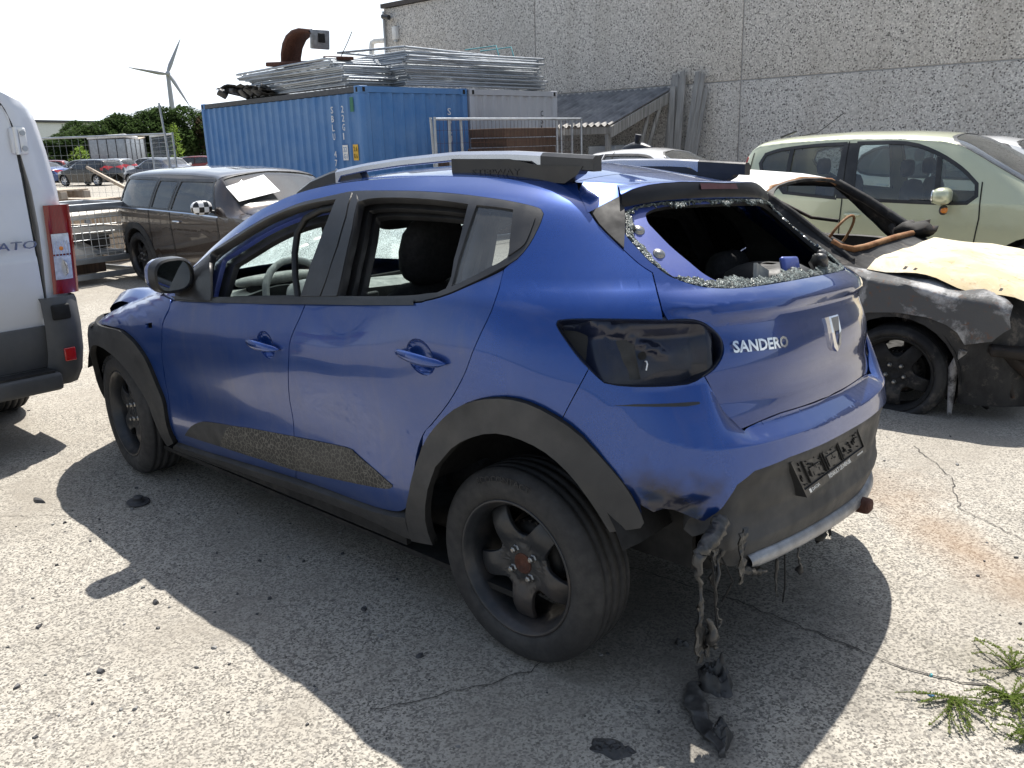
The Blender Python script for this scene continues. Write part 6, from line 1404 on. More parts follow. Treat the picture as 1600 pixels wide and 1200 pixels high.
def burnt():
    t = thing('burnt_car', 'burnt out car with a scorched yellow bonnet and no glass', 'car', (2.40, -3.25, -.075), PI)
    S = Shell(-.62, 3.10, .825, ([-.62, -.58, -.45, -.2, .3, .9, 1.35, 1.55, 2.18, 2.6, 2.95, 3.10], [.70, .95, 1.25, 1.40, 1.425, 1.42, 1.39, 1.35, .945, .90, .83, .66]), ([-.62, 3.10], [.93, .84]), ([-.62, -.2, 1.3, 1.6, 2.2, 3.1], [.60, .60, .58, .61, .70, .64]), drop=.07, n=5)
    WA = [(-.18, .97), (.62, .93), (.66, 1.29), (.1, 1.29), (-.1, 1.2)]; WB = [(.74, .925), (1.86, .90), (1.52, 1.24), (1.40, 1.285), (.76, 1.29)]
    R = .235
    S.sill = .16; S.zends = ([-.62, 3.1], [.16, .16]); S.z0 = np.full_like(S.z0, .16)
    build_car(t, S, m_body, (0, 2.44), [WA, WB], [[(2.13, 3.), (2.11, 2.5), (2.02, 2.08), (1.56, 2.10), (1.51, 2.5), (1.50, 3.)][::-1]], None, .29, frames=False, seats=False, arch_r=.345, res=(.05, .1), wheel_kw=dict(rim_r=.21, R=.29, mats=dict(rim=M['black'], disc=m_body, tyre=m_body), lug_n=5, lug_r=.055), seams=[[(.70, .92), (.72, .5), (.68, .2)], [(2.0, .90), (1.98, .5), (1.95, .2)]], inner=False)
    patch('roof_skin', S.fn(.004), [(-.35, 2.02), (1.50, 2.02), (1.495, 2.5), (1.475, 3.), (1.495, 3.5), (1.50, 3.98), (-.35, 3.98)], [], m_roof, (.08, .1), .006, t)
    for sd in (1, -1):
        wl = [(2.02, .50), (2.02, .88), (2.3, .885), (2.62, .865), (2.86, .79), (2.98, .62), (2.92, .55), (2.80, .52), (2.76, .58), (2.70, .615), (2.60, .648), (2.44, .66), (2.28, .645), (2.12, .57)]
        wv = lambda u, w: (lambda pn: (pn[0] + pn[1] * (.010 + .012 * np.sin(u * 23)[:, None] * np.clip((u[:, None] - 2.5) / .4, 0, 1) + .05 * np.clip((u[:, None] - 2.75) / .2, 0, 1)), pn[1]))(S.fn()(u, w))
        patch('front_wing', wv, S.loop(wl, sd), [], m_wing, (.05, .08), .01, t)
        m_ = MB(); m_.tube([tuple(S.P(np.array([x]), np.array([k if sd > 0 else 6 - k]))[0]) for x, k in ((1.50, 2.08), (1.72, 2.06), (1.94, 2.05), (2.12, 2.04))], .034 if sd > 0 else .018, m_body if sd > 0 else m_body, 8); m_.build('screen_pillar', t)
    m_ = MB(); m_.tube([tuple(S.P(np.array([x]), np.array([k]))[0] + np.array([0, 0, -.005])) for x, k in ((1.495, 2.05), (1.49, 2.4), (1.475, 3.), (1.49, 3.6), (1.495, 3.95))], .016, m_rustb, 6); m_.build('screen_header', t)
    m_ = MB(); m_.tube([tuple(S.P(np.array([x]), np.array([k]))[0] + np.array([0, 0, .012])) for x, k in ((1.98, 2.06), (2.03, 2.10), (2.09, 2.3), (2.115, 2.5), (2.13, 3.), (2.115, 3.5), (2.09, 3.7), (2.03, 3.9), (1.98, 3.94))], .020, m_rustb, 8); m_.build('scuttle_rail', t)
    m_ = MB(); rows = []
    for x in np.linspace(2.22, 3.16, 18):
        row = []
        for u in np.linspace(-1, 1, 17):
            q = (x - 2.22); zz = .918 - .12 * q - .13 * max(0, q - .55) ** 1.4 + .045 * (1 - u * u) + .008 * math.sin(x * 11 + u * 5) + .022 * mnoise.noise(Vector((x * 3.5, u * 3, 1.))) - .02 * max(0, abs(u) - .82) / .18 * (1 + math.sin(x * 14)) - (.02 if abs(u) > .99 else 0) + .02 * abs(u) * math.sin(q * 5)
            row.append((x + .06 * (1 - u * u), u * (.73 - .10 * max(0, q - .5)), zz))
        rows.append(row)
    m_.grid(rows, m_hood); m_.grid([[(p[0], p[1], p[2] - .004) for p in r][::-1] for r in rows], m_int); m_.build('bonnet', t)
    rg = random.Random(9); m_ = MB(); rows = []
    for x in np.linspace(.3, 2.08, 40):
        rows.append([(x, y, .60 + .10 * math.exp(-((x - 1.95) / .25) ** 2) * 1.6 + .16 * mnoise.noise(Vector((x * 5, y * 5, 2))) + .07 * mnoise.noise(Vector((x * 17, y * 17, 4)))) for y in np.linspace(-.74, .74, 34)])
    m_.grid(rows, m_ash, False); m_.build('ash_heap', t, kind='stuff')
    for (a, b, r, mm) in (((1.9, -.55, .72), (1.55, .1, .86), .022, m_rustb), ((1.75, .3, .7), (1.45, .55, .92), .02, m_int), ((1.95, .45, .75), (1.90, .62, 1.0), .03, m_int), ((1.2, .5, .6), (1.1, .45, 1.1), .03, m_int), ((1.05, -.3, .62), (.95, -.3, 1.12), .03, m_int), ((1.6, -.1, .75), (1.75, -.35, .90), .018, m_rustb), ((1.85, .05, .8), (1.7, .5, .82), .03, m_ash)):
        m_ = MB(); m_.tube([a, tuple((Vector(a) + Vector(b)) / 2 + Vector((.04, .03, .05))), b], r, mm, 7); m_.build('burnt_strut', t)
    m_ = MB(); TS = Matrix.Translation((1.62, .36, .93)) @ Matrix.Rotation(math.radians(-62), 4, 'Y'); m_.tube([TS @ Vector((.18 * math.cos(a), .18 * math.sin(a), 0)) for a in [2 * PI * q / 22 for q in range(22)]], .010, m_rustb, 6, closed=True); m_.build('steering_wheel', t)
    m_ = MB(); m_.tube([(.72, .55, 1.27), (1.0, .60, 1.18), (1.3, .64, 1.04), (1.5, .66, 1.02)], .014, m_int, 6); m_.build('hanging_seal', t); m_ = MB(); m_.tube([(1.16, -.62, 1.26), (1.3, -.64, 1.1), (1.32, -.65, .92)], .014, m_int, 6); m_.build('hanging_seal', t)
    m_ = MB(); soft(m_, (2.10, .50, .99), (.26, .22, .12), m_int, 2.2, Matrix(), 14); m_.v = [tuple(Vector(v) + Vector((1, 1, .8)) * .05 * mnoise.noise(Vector(v) * 16)) for v in m_.v]; m_.build('melted_scuttle', t)
    for i in range(22):   # hanging remains of the front
        x = rg.uniform(2.72, 3.08); y = rg.choice((-1, 1)) * rg.uniform(.2, .78); z = rg.uniform(.25, .66); m_ = MB()
        if i % 2: m_.tube([(x, y, z), (x + rg.uniform(-.05, .05), y + rg.uniform(-.05, .05), z - .12), (x + rg.uniform(-.1, .1), y + rg.uniform(-.06, .06), z - rg.uniform(.2, .35) if z > .5 else .10)], [rg.uniform(.02, .05), .03, .012], m_int if i % 3 else m_ash, 6)
        else: m_.box((x, y, z), (rg.uniform(.08, .3), rg.uniform(.08, .3), rg.uniform(.03, .14)), m_int if i % 4 else m_wing, (rg.random(), rg.random(), rg.random()), bev=.015)
        m_.build('burnt_remnant', t, recalc=True)
    m_ = MB(); m_.box((2.85, 0, .52), (.10, 1.2, .10), m_int, bev=.02); m_.box((2.6, 0, .5), (.5, .8, .4), m_int, bev=.06); m_.build('front_beam', t)
    return t
burnt()
# ---- white cars at the hall
p_wht = car_paint('white_paint', (.74, .75, .76), (.55, .54, .52), .10, .0, .3, flake=False)
def simple_car(name, label, paint, loc, rz, kind='hatch', gl=None, lamp_col='red', group=None, H=1.0, det=False, tops=True):
    t = thing(name, label, 'car', loc, rz, group)
    if kind == 'hatch':
        S = Shell(-.66, 3.30, .86, ([-.66, -.63, -.55, -.42, -.2, .3, .9, 1.35, 1.6, 2.40, 2.9, 3.2, 3.30], [.66, .98, 1.12, 1.35, 1.43, 1.46, 1.46, 1.43, 1.375, .98, .90, .78, .6]), ([-.66, 3.3], [.97, .87]), ([-.66, -.2, 1.4, 1.7, 2.4, 3.3], [.62, .60, .58, .63, .72, .62]))
        wins = [[(-.32, 1.08), (-.1, .985), (.66, .95), (.66, 1.33), (.0, 1.33), (-.25, 1.22)], [(.74, .945), (1.98, .90), (1.55, 1.27), (1.4, 1.33), (.74, 1.335)]]
        tp = [[(2.36, 3.), (2.33, 2.5), (2.22, 2.08), (1.68, 2.08), (1.58, 2.5), (1.56, 3.)][::-1], [(-.60, 3.), (-.595, 2.5), (-.58, 2.08), (-.40, 2.08), (-.37, 2.5), (-.36, 3.)][::-1]]; wb = (0, 2.58)
        lm = [('tail_lamp', [(-.64, .80), (-.40, .84), (-.36, .96), (-.60, 1.0)], M['red'], .006), ('headlamp', [(2.72, .70), (3.16, .64), (3.08, .76), (2.78, .84)], M['clear'], .005)]
    elif kind == 'sedan':
        S = Shell(-1.05, 3.45, .88, ([-1.05, -1.0, -.85, -.35, .15, .7, 1.2, 1.55, 2.35, 2.95, 3.3, 3.45], [.62, .92, 1.0, 1.05, 1.34, 1.42, 1.42, 1.37, .97, .88, .76, .58]), ([-1.05, 3.45], [.93, .87]), ([-1.05, -.4, .2, 1.3, 1.7, 2.4, 3.4], [.70, .68, .58, .58, .63, .73, .64]))
        wins = [[(-.02, 1.06), (.1, .955), (.66, .94), (.66, 1.305), (.4, 1.29)], [(.74, .935), (1.92, .90), (1.48, 1.24), (1.25, 1.305), (.74, 1.31)]]
        tp = [[(2.30, 3.), (2.27, 2.5), (2.16, 2.08), (1.62, 2.08), (1.53, 2.5), (1.51, 3.)][::-1], [(-.30, 3.), (-.28, 2.5), (-.2, 2.1), (.12, 2.1), (.18, 2.5), (.20, 3.)][::-1]]; wb = (0, 2.7)
        lm = [('tail_lamp', [(-1.03, .72), (-.72, .74), (-.70, .88), (-1.0, .90)], M['red'], .006), ('headlamp', [(2.85, .68), (3.3, .62), (3.22, .74), (2.9, .80)], M['clear'], .005)]
    else:  # coupe
        S = Shell(-1.0, 3.35, .89, ([-1.0, -.95, -.7, -.25, .3, .8, 1.2, 1.5, 2.25, 2.9, 3.25, 3.35], [.66, .90, 1.02, 1.15, 1.34, 1.385, 1.38, 1.33, .96, .86, .74, .58]), ([-1.0, 3.35], [.95, .85]), ([-1.0, -.3, .4, 1.3, 1.7, 2.3, 3.3], [.72, .64, .56, .56, .62, .73, .64]))
        wins = [[(-.10, 1.0), (.50, .955), (.50, 1.275), (.25, 1.22)], [(.56, .95), (1.85, .90), (1.42, 1.20), (1.15, 1.275), (.56, 1.28)]]
        tp = [[(2.2, 3.), (2.18, 2.5), (2.08, 2.08), (1.58, 2.08), (1.48, 2.5), (1.46, 3.)][::-1], [(-.42, 3.), (-.40, 2.5), (-.3, 2.1), (.22, 2.1), (.28, 2.5), (.30, 3.)][::-1]]; wb = (0, 2.6)
        lm = [('tail_lamp', [(-.98, .74), (-.66, .78), (-.64, .92), (-.95, .90)], M['red'], .006), ('headlamp', [(2.8, .68), (3.2, .62), (3.12, .74), (2.85, .78)], M['clear'], .005)]
    b = build_car(t, S, paint, wb, wins, tp, gl or M['wglass'], .31, res=(.09, .2), lamps=lm, handles=[(.95, .80), (.1, .83)], seams=[[(.70, 1.33), (.72, .6), (.66, .25)], [(2.0, .88), (1.98, .4)]], wheel_kw=dict(detail=False, lug_n=0, mats=dict(rim=M['rail'], disc=M['rail'])), seats=det)
    side_mirror(t, S, wb[1] - .82, .99, paint, (.11, .19, .13), .08)
    return t
simple_car('white_coupe', 'white coupe with a rounded roof parked below the leaning planks', p_wht, (7.1, -9.25, .08), PI + .12, 'coupe', M['dglass'], det=True)
simple_car('white_hatchback', 'white hatchback behind the pale green people carrier at the wall', p_wht, (2.6, -10.4, .06), PI, 'hatch', det=True)

# ---- white van
p_van = car_paint('white_van_paint', (.70, .72, .76), (.42, .41, .38), .14, .0, .35, flake=False)
m_vgrey = plain('grey_van_plastic', (.075, .078, .082), .6, 0, 0, .15, 6., .2, 250., dirt=(.15, .14, .12), dirt_amt=.4)
def ribbed_red():
    t = NT('ribbed_red_lens'); w = t.n('ShaderNodeTexWave'); w.bands_direction = 'Y'; w.inputs['Scale'].default_value = 42.; w.inputs['Distortion'].default_value = 1.5; t.l(t.co(), w.inputs['Vector'])
    z = t.sepz()[2]; band = t.ramp(t.math('SUBTRACT', z, .83), [(.06, 0.), (.10, 1.), (.34, 1.), (.36, .0)])
    c = t.mix(t.math('MULTIPLY', w.outputs['Fac'], .55), (.30, .010, .010), (.06, .004, .004)); c = t.mix(t.ramp(t.noise(8., 3), [(.4, 0.), (.7, .5)]), c, (.11, .006, .006))
    t.set('Base Color', c).set('Roughness', .12).set('Coat Weight', .6); return t.m
M['van_red'] = ribbed_red(); M['vanchrome'] = plain('dark_chrome_lettering', (.22, .22, .26), .15, 1.)
def van():
    YR = .665; Wd = 1.94; X0 = 3.50
    t = thing('delivery_van', 'white delivery van with its closed rear doors towards the wreck', 'van', (X0, YR + Wd / 2, 0))
    hw = Wd / 2   # local y: right side at -hw
    sec = [(0., .46), (.0, .50), (0, .0)]
    def half(z): return float(np.interp(z, [.38, .62, .85, 1.1, 1.34, 1.6, 1.79, 1.87, 1.925], [hw - .05, hw, hw + .03, hw + .045, hw + .052, hw + .022, hw - .01, hw - .05, hw - .17]))
    zs = [.44, .62, .80, 1.0, 1.2, 1.4, 1.6, 1.75, 1.82, 1.86, 1.90, 1.925]
    bd = MB()
    def ring(x, sh=0.):
        r_ = [(x, -(half(z) - sh), z) for z in zs]; return r_ + [(p[0], -p[1], p[2]) for p in r_[::-1]]
    bd.grid([ring(.05, .16), ring(-.012, .155), ring(-.016, .13), ring(-.010, .05), ring(.02, .012), ring(.06), ring(1.2), ring(2.4), ring(3.6), ring(3.9, .03)], p_van, True)
    bd.grid([[(p[0], p[1], p[2] * (1 if k < .5 else 1)) for p in [(3.9 + (.5 * k), q[1] * (1 - .05 * k), q[2] if q[2] < 1.1 else 1.1 + (q[2] - 1.1) * (1 - .55 * k)) for q in ring(3.9, .03)]] for k in (0, .5, 1)], p_van, True)
    nose = [[(4.4 + .75 * k, q[1] * (.95 - .10 * k * k), min(q[2], 1.46 - .55 * k if q[2] > 1.0 else q[2]) if q[2] < 1.1 else 1.1 + (q[2] - 1.1) * .45 * (1 - k) - .28 * k) for q in ring(3.9, .03)] for k in (0, .35, .7, 1.)]
    bd.grid(nose, p_van, True); bd.add(nose[-1], [tuple(range(len(nose[-1])))], m_vgrey)
    body = bd.build('body', t, sharp=40)
    # rear doors, recessed joints
    lamp_in = lambda z: half(z) - .175
    for sd in (-1, 1):
        d = MB(); rows = []
        for z in [.43, .55, .70, .715, .9, 1.02, 1.045, 1.06, 1.085, 1.3, 1.5, 1.7, 1.80, 1.835]:
            yo = (half(z) - .150) if z < 1.84 else half(z) - .2; yo = min(yo, hw - .150)
            bul = -.022 + (-.010 if .70 < z < 1.05 else 0) - .025 * max(0, min(1, (z - 1.1) / .7)) * -.6
            rows.append([(bul - .012 * (1 - (abs(q) * 2 - 1) ** 2), sd * (.006 + (yo - .006) * q), z) for q in (0, .03, .12, .3, .5, .7, .85, .95, 1.)])
        d.grid(rows if sd < 0 else rows, p_van, True); dd = d.build('rear_door', t, recalc=False)
        g = MB(); g.tube([(-.004, sd * (min(half(z), hw) - .146), z) for z in np.linspace(.45, 1.845, 24)] + [(-.004, sd * .02, 1.848)], .011, M['seal'], 6); g.build('door_gap', dd)
        lo = MB(); lo.box((-.034, sd * (.01 + (hw - .17) / 2), .555), (.02, hw - .18, .235), m_vgrey, bev=.006); lo.build('door_cladding', dd)
        for z in (1.66, .70, 1.2) if sd < 0 else (1.66, 1.2, .70):
            if z == 1.2: continue
            h = MB(); yy = sd * (min(half(z), hw) - .150); h.box((-.020, yy, z), (.03, .05, .13), p_van, bev=.008); h.box((-.022, yy - sd * -.03, z), (.026, .055, .14), M['white'], bev=.012)
            for q in (-.04, .04): h.tube([(-.03, yy + sd * .035, z + q), (-.044, yy + sd * .035, z + q)], .014, M['zinc'], 8)
            h.tube([(-.034, yy, z - .07), (-.034, yy, z + .07)], .010, M['white'], 8); h.build('door_hinge', dd, recalc=True)
    # lamps: one tall cluster each side
    for sd in (-1, 1):
        def lampq(z0, z1, mat, nm, o=0., par=None):
            m_ = MB(); rows = []
            for q in np.linspace(0, 1, 9):
                z = z0 + (z1 - z0) * q; y1 = half(z) - .004; y0 = y1 - .125
                rows.append([(-.028 - .022 * math.sin(PI * (.15 + .8 * w)) - o if w < .99 else .07, sd * (y0 + (y1 - y0 + .012) * min(1, w * 1.12)), z) for w in (0, .08, .25, .5, .75, .9, 1.)])
            m_.grid(rows, mat, True); m_.add(rows[0], [tuple(range(7))], mat); m_.add(rows[-1], [tuple(range(7))[::-1]], mat); return m_.build(nm, par or t, recalc=False)
        base = lampq(.835, 1.32, M['van_red'], 'tail_lamp'); lampq(1.145, 1.305, M['dark_red'], 'brake_lens', .004, base) if False else None
        for (z0, z1, mat, nm) in ((1.055, 1.165, M['clear'], 'indicator_lens'), (.915, 1.045, M['clear'], 'reversing_lens')):
            m_ = MB(); rows = []
            for q in np.linspace(0, 1, 7):
                z = z0 + (z1 - z0) * q; y1 = half(z) - .022; y0 = y1 - .092
                rows.append([(-.054 - .004 * math.sin(PI * w), sd * (y0 + (y1 - y0) * w), z) for w in np.linspace(0, 1, 7)])
            m_.grid(rows, mat, True); m_.build(nm, base)
        m_ = MB(); yq = half(.975) - .066; m_.lathe([(.001, -.008), (.010, -.010), (.013, -.006), (.022, -.009), (.025, -.005), (.034, -.008), (.038, -.003), (.044, -.006), (.047, 0)], M['rail'], 24, Matrix.Translation((-.056, sd * yq, .977))); m_.build('reflector_rings', base)
        m_ = MB(); yq = half(1.08) - .07; m_.ball((-.058, sd * yq, 1.085), (.006, .012, .012), M['amber']); 
        for q in range(5): m_.box((-.0585, sd * (yq - .035 + q * .018), 1.082), (.003, .004, .085), M['rail'])
        m_.build('lens_ribs', base)
        # lower corner: bumper end with reflector
        m_ = MB(); rows = []
        for z, o, e in ((.33, .02, .06), (.40, .05, .03), (.52, .065, .01), (.66, .06, .0), (.80, .045, .0), (.825, .03, .005)):
            y1 = hw - e + .018; rows.append([(-.03 - o * .5, sd * (y1 - .20), z), (-.04 - o, sd * (y1 - .16), z), (-.045 - o, sd * (y1 - .06), z), (-.02 - o * .6, sd * (y1 - .005), z), (.08, sd * y1, z), (.35, sd * y1, z)])
        m_.grid(rows, m_vgrey, True); m_.add(rows[0], [tuple(range(6))], m_vgrey); bc = m_.build('bumper_corner', t)
        m_ = MB(); m_.box((-.115, sd * (hw - .095), .505), (.012, .062, .075), M['red'], bev=.006); m_.build('reflector', bc); m_ = MB(); m_.box((-.100, sd * (hw - .10), .745), (.02, .10, .085), M['black'], bev=.01); m_.build('corner_cover', bc)
    m_ = MB(); m_.box((-.09, 0, .375), (.16, Wd - .34, .10), m_vgrey, bev=.02); m_.box((-.10, 0, .43), (.10, Wd - .40, .015), M['trim']); m_.build('rear_step', t)
    m_ = MB(); m_.box((.08, 0, 1.945), (.10, .5, .05), p_van, bev=.02)
    for sd in (-1, 1): m_.box((.0, sd * .62, 1.91), (.10, .12, .04), p_van, bev=.015)
    m_.build('roof_gutter', body)
    m_ = MB(); text_solid(m_, 'DUCATO', .40, .042, .010, M['vanchrome'], lambda u, w, d: (-.045 - d, .26 - u + w * -.25 + (-.68), 1.10 + w)); m_.build('name_lettering', [o for o in t.children if o.name.startswith('rear_door')][0])
    for x in (.95, 4.2):
        for sd in (1, -1): wheel(t, x, sd * (hw - .16), .33, sd, R=.33, w=.21, rim_r=.21, detail=False, lug_n=5, mats=dict(rim=M['rail'], disc=M['rail']))
    m_ = MB(); m_.box((2.4, 0, .40), (4.2, 1.5, .14), M['black'], bev=.02); m_.tube([(.15, .3, .30), (1.0, .3, .28)], .04, M['rust'], 8); m_.build('underbody', t)
    for sd in (1, -1):
        m_ = MB(); m_.box((4.35, sd * (hw + .10), 1.25), (.10, .18, .32), m_vgrey, bev=.04); m_.build('door_mirror', t); m_ = MB(); m_.box((4.2, sd * (hw - .035), 1.42), (.8, .02, .42), M['dglass']); m_.build('side_window', t)
    return t
van()

# ------------------------------------------------------------------ far car park
cols = dict(black=car_paint('far_black_paint', (.010, .010, .011), (.1, .1, .1), .1), navy=car_paint('far_navy_paint', (.02, .028, .065), (.12, .12, .12), .12), silver=car_paint('far_silver_paint', (.42, .43, .44), (.3, .3, .3), .1), purple=car_paint('far_plum_paint', (.16, .10, .13), (.2, .2, .2), .1), grey=car_paint('far_grey_paint', (.16, .165, .17), (.2, .2, .2), .1), red=car_paint('far_red_paint', (.20, .015, .012), (.2, .2, .2), .1), blue=car_paint('far_blue_paint', (.02, .06, .20), (.2, .2, .2), .1), white=p_wht)
protos = {}
def far_car(kind, col, x, y, rz, label):
    if kind not in protos:
        t = simple_car('far_car', label, cols[col], (x, y, 0), rz, kind, M['dglass'], group='cars in the far car park'); protos[kind] = (t, col); base = t
    else:
        src, c0 = protos[kind]; t = copy_tree(src); t['label'] = label; t.location = (x, y, 0); t.rotation_euler = (0, 0, rz); t['group'] = 'cars in the far car park'
        def recol(o):
            if o.type == 'MESH':
                for i, sl in enumerate(o.material_slots):
                    if sl.material and sl.material.name == cols[c0].name: sl.link = 'OBJECT'; sl.material = cols[col]
            for ch in o.children: recol(ch)
        recol(t)
    return t
far_car('hatch', 'black', 48.8, -19.6, .30, 'black hatchback seen from behind with red tail lamps')
far_car('sedan', 'navy', 42.4, -20.3, .17, 'dark blue car facing left beside the fence post')
far_car('sedan', 'blue', 54.3, -18.7, .35, 'dark blue saloon tail with red lamps right beside the van roof')
far_car('sedan', 'silver', 60.0, -20.6, .38, 'silver saloon with a red tail lamp left of the black hatchback')
far_car('hatch', 'white', 64.5, -21.6, .35, 'white hatchback behind the silver saloon')
far_car('hatch', 'grey', 60.0, -24.0, .8, 'grey hatchback roof behind the black hatchback')
far_car('sedan', 'purple', 66.0, -24.0, 1.7, 'plum coloured car at the back row near the hedge')
far_car('hatch', 'silver', 57.0, -27.2, .7, 'silver hatchback behind the dark blue car at the hedge')
far_car('hatch', 'navy', 60.0, -31.2, 2.2, 'dark blue hatchback roof under the hedge close to the container')
far_car('sedan', 'white', 44.0, -24.0, 2.8, 'white saloon behind the fence mesh beside the blue container')
far_car('hatch', 'white', 67.0, -27.2, 1.2, 'white hatchback in the back row right of the plum car')
far_car('sedan', 'grey', 57.0, -16.6, .4, 'grey saloon half hidden behind the white van')
far_car('hatch', 'red', 62.0, -22.3, .9, 'dark red hatchback between the rows under the fence rail')
far_car('sedan', 'silver', 63.5, -28.8, 2.4, 'silver saloon in the back row below the trailer')
for i_, (k_, c_, x_, y_, r_, l_) in enumerate((('hatch', 'silver', 55.0, -23.4, .4, 'silver hatchback directly behind the black hatchback'), ('sedan', 'white', 51.5, -24.6, 2.9, 'white saloon roof behind the dark blue car'), ('hatch', 'grey', 63.0, -26.0, 2.0, 'grey hatchback beside the metal trailer'), ('hatch', 'white', 70.0, -28.6, 1.6, 'white hatchback under the hedge in the last row'), ('sedan', 'blue', 68.0, -30.6, 1.2, 'blue saloon in the last row under the hedge'), ('hatch', 'black', 66.0, -20.9, .9, 'black hatchback in the last row at the left'), ('sedan', 'grey', 70.0, -25.8, 1.3, 'grey saloon in the last row beside the plum car'), ('hatch', 'red', 56.0, -30.0, .7, 'dark red hatchback beside the far end of the blue container'))): far_car(k_, c_, x_, y_, r_, l_)
# small trailer shed among the cars
tr_ = thing('metal_trailer', 'pale grey metal trailer with a white torn cover among the parked cars', 'trailer', (62.0, -26.4, 0), .5)
b = MB(); b.box((0, 0, 1.9), (3.0, 2.2, 1.7), M['zinc'], bev=.03); b.build('box_body', tr_)
b = MB(); b.box((0, .4, 2.85), (3.1, 1.5, .22), M['white'], (.12, .03, 0), bev=.05); b.build('torn_cover', tr_); b = MB(); b.box((0, -.6, 2.72), (3.0, 1.3, .08), M['palewood'], (-.2, 0, 0), bev=.01); b.build('lid', tr_)
b = MB()
for q in (-1.5, -.75, 0, .75, 1.5): b.box((q, 1.11, 1.9), (.05, .03, 1.7), M['trim']); b.box((-1.51, q * .7, 1.9), (.03, .05, 1.7), M['trim'])
b.build('ribs', tr_); b = MB()
for q in (-.9, .9): b.tube([(q, -1.1, .5), (q, 1.1, .5)], .45, M['rubber'], 14)
b.build('axle_wheels', tr_)
# white building far left, hedge of conifers, turbine
wb_ = thing('far_hall', 'white flat roofed hall far behind the hedge at the left', 'hall', (150, -37.0, 0), .35)
b = MB(); b.box((0, 0, 3.3), (40, 30, 6.6), M['white']); b.build('wall', wb_); b = MB(); b.box((0, 0, 6.7), (40.5, 30.5, .35), M['trim']); b.build('roof_edge', wb_)
def leaf_mat(name, a, b_, c):
    t = NT(name); oi = t.n('ShaderNodeObjectInfo'); n = t.noise(.5, 5, .6); n2 = t.noise(5., 3)
    col = t.ramp(t.math('ADD', t.math('MULTIPLY', n, .6), t.math('MULTIPLY', n2, .4)), [(.32, a), (.5, b_), (.66, c)])
    t.set('Base Color', col).set('Roughness', .8).set('Specular IOR Level', .2)
    tl = t.n('ShaderNodeBsdfTranslucent'); t.l(col, tl.inputs[0]); m = t.n('ShaderNodeMixShader'); m.inputs[0].default_value = .42; t.l(t.b.outputs[0], m.inputs[1]); t.l(tl.outputs[0], m.inputs[2]); t.l(m.outputs[0], t.o.inputs['Surface'])
    return t.m
M['conifer'] = leaf_mat('conifer_green', (.03, .055, .02), (.06, .10, .033), (.10, .145, .05)); M['dead'] = leaf_mat('bare_twigs', (.07, .05, .035), (.12, .09, .06), (.17, .13, .09)); M['lime'] = leaf_mat('bright_leaves', (.12, .20, .03), (.20, .30, .05), (.28, .36, .08)); M['bark'] = plain('brown_bark', (.06, .045, .03), .9)
def conifer_mesh(seed, H, Rb, n, bushy=1.0):
    r = random.Random(seed); nr = np.random.RandomState(seed); v, f = [], []
    for i in range(n):
        h = r.random() ** .8; z = H * (.04 + .96 * h); a = r.uniform(0, 2 * PI); z *= 1 + .10 * mnoise.noise(Vector((math.cos(a) * 2, math.sin(a) * 2, seed))); lob = 1 + .22 * math.sin(a * 3 + seed) + .15 * math.sin(z * 2.1 + seed * 2 + a) + .45 * mnoise.noise(Vector((math.cos(a) * 1.7, math.sin(a) * 1.7, z * 1.1 + seed)))
        rad = Rb * (1 - h ** 3.2) ** .6 * (.75 + .25 * min(1, h * 4)) * lob * (r.random() ** .35) * bushy + .05
        c = Vector((rad * math.cos(a), rad * math.sin(a), z)); s = r.uniform(.10, .26) * (1.15 - .5 * h)
        out = Vector((math.cos(a), math.sin(a), r.uniform(.1, .9))).normalized(); t_ = out.cross(Vector((0, 0, 1))).normalized(); t_ = (t_ + Vector((r.gauss(0, .4), r.gauss(0, .4), r.gauss(0, .4)))).normalized()
        b = len(v); v += [tuple(c - t_ * s * .5), tuple(c + t_ * s * .5), tuple(c + out * s * 1.3 + t_ * s * .15)]; f.append((b, b + 1, b + 2))
    return v, f
protoT = []
for i in range(4):
    v, f = conifer_mesh(i + 1, 5.2, 2.1, 8000); mb = MB(); mb.add(v, f, M['conifer']); me = mb.mesh('crown'); tk = MB(); tk.tube([(0, 0, 0), (.03, 0, 2.5), (0, 0, 4.9)], [.14, .09, .02], M['bark'], 7); protoT.append((me, tk.mesh('trunk')))
ht = [(x_, y_, h_ * .90) for x_, y_, h_ in [(73.5, -25.2, 3.2), (73, -26.9, 3.7), (72.5, -28.6, 4.4), (72.3, -30.2, 4.9), (72, -31.8, 5.3), (71.6, -33.4, 5.6), (71.3, -35.0, 6.0), (71.0, -36.7, 6.2), (70.5, -38.3, 5.6), (70.2, -40.0, 5.9), (75.5, -29.3, 4.9), (75, -32.6, 5.6), (74.5, -35.8, 6.0)]]
wd = ['shortest conifer at the left end of the hedge', 'second conifer from the left end of the hedge', 'third conifer from the left in the hedge', 'fourth conifer from the left in the hedge, behind the trailer', 'conifer in the hedge just left of the turbine mast', 'bushy conifer in the hedge left under the turbine', 'conifer in the hedge right under the turbine mast', 'tallest conifer in the hedge, below the turbine hub', 'conifer in the hedge beside the container edge', 'conifer at the right end of the hedge, partly behind the container', 'conifer in the rear row of the hedge at the left', 'conifer in the rear row at the middle of the hedge', 'conifer in the rear row under the turbine']
for i, (x, y, h) in enumerate(ht):
    t = thing('conifer', wd[i], 'tree', (x, y, 0), rr.uniform(0, 6.3), 'conifers of the hedge'); s = h / 5.2; me, tk = protoT[i % 4]
    c_ = link('crown', me, t); w_ = link('trunk', tk, t); t.scale = (1.15 * (.8 + .2 * s), 1.15 * (.8 + .2 * s), s)
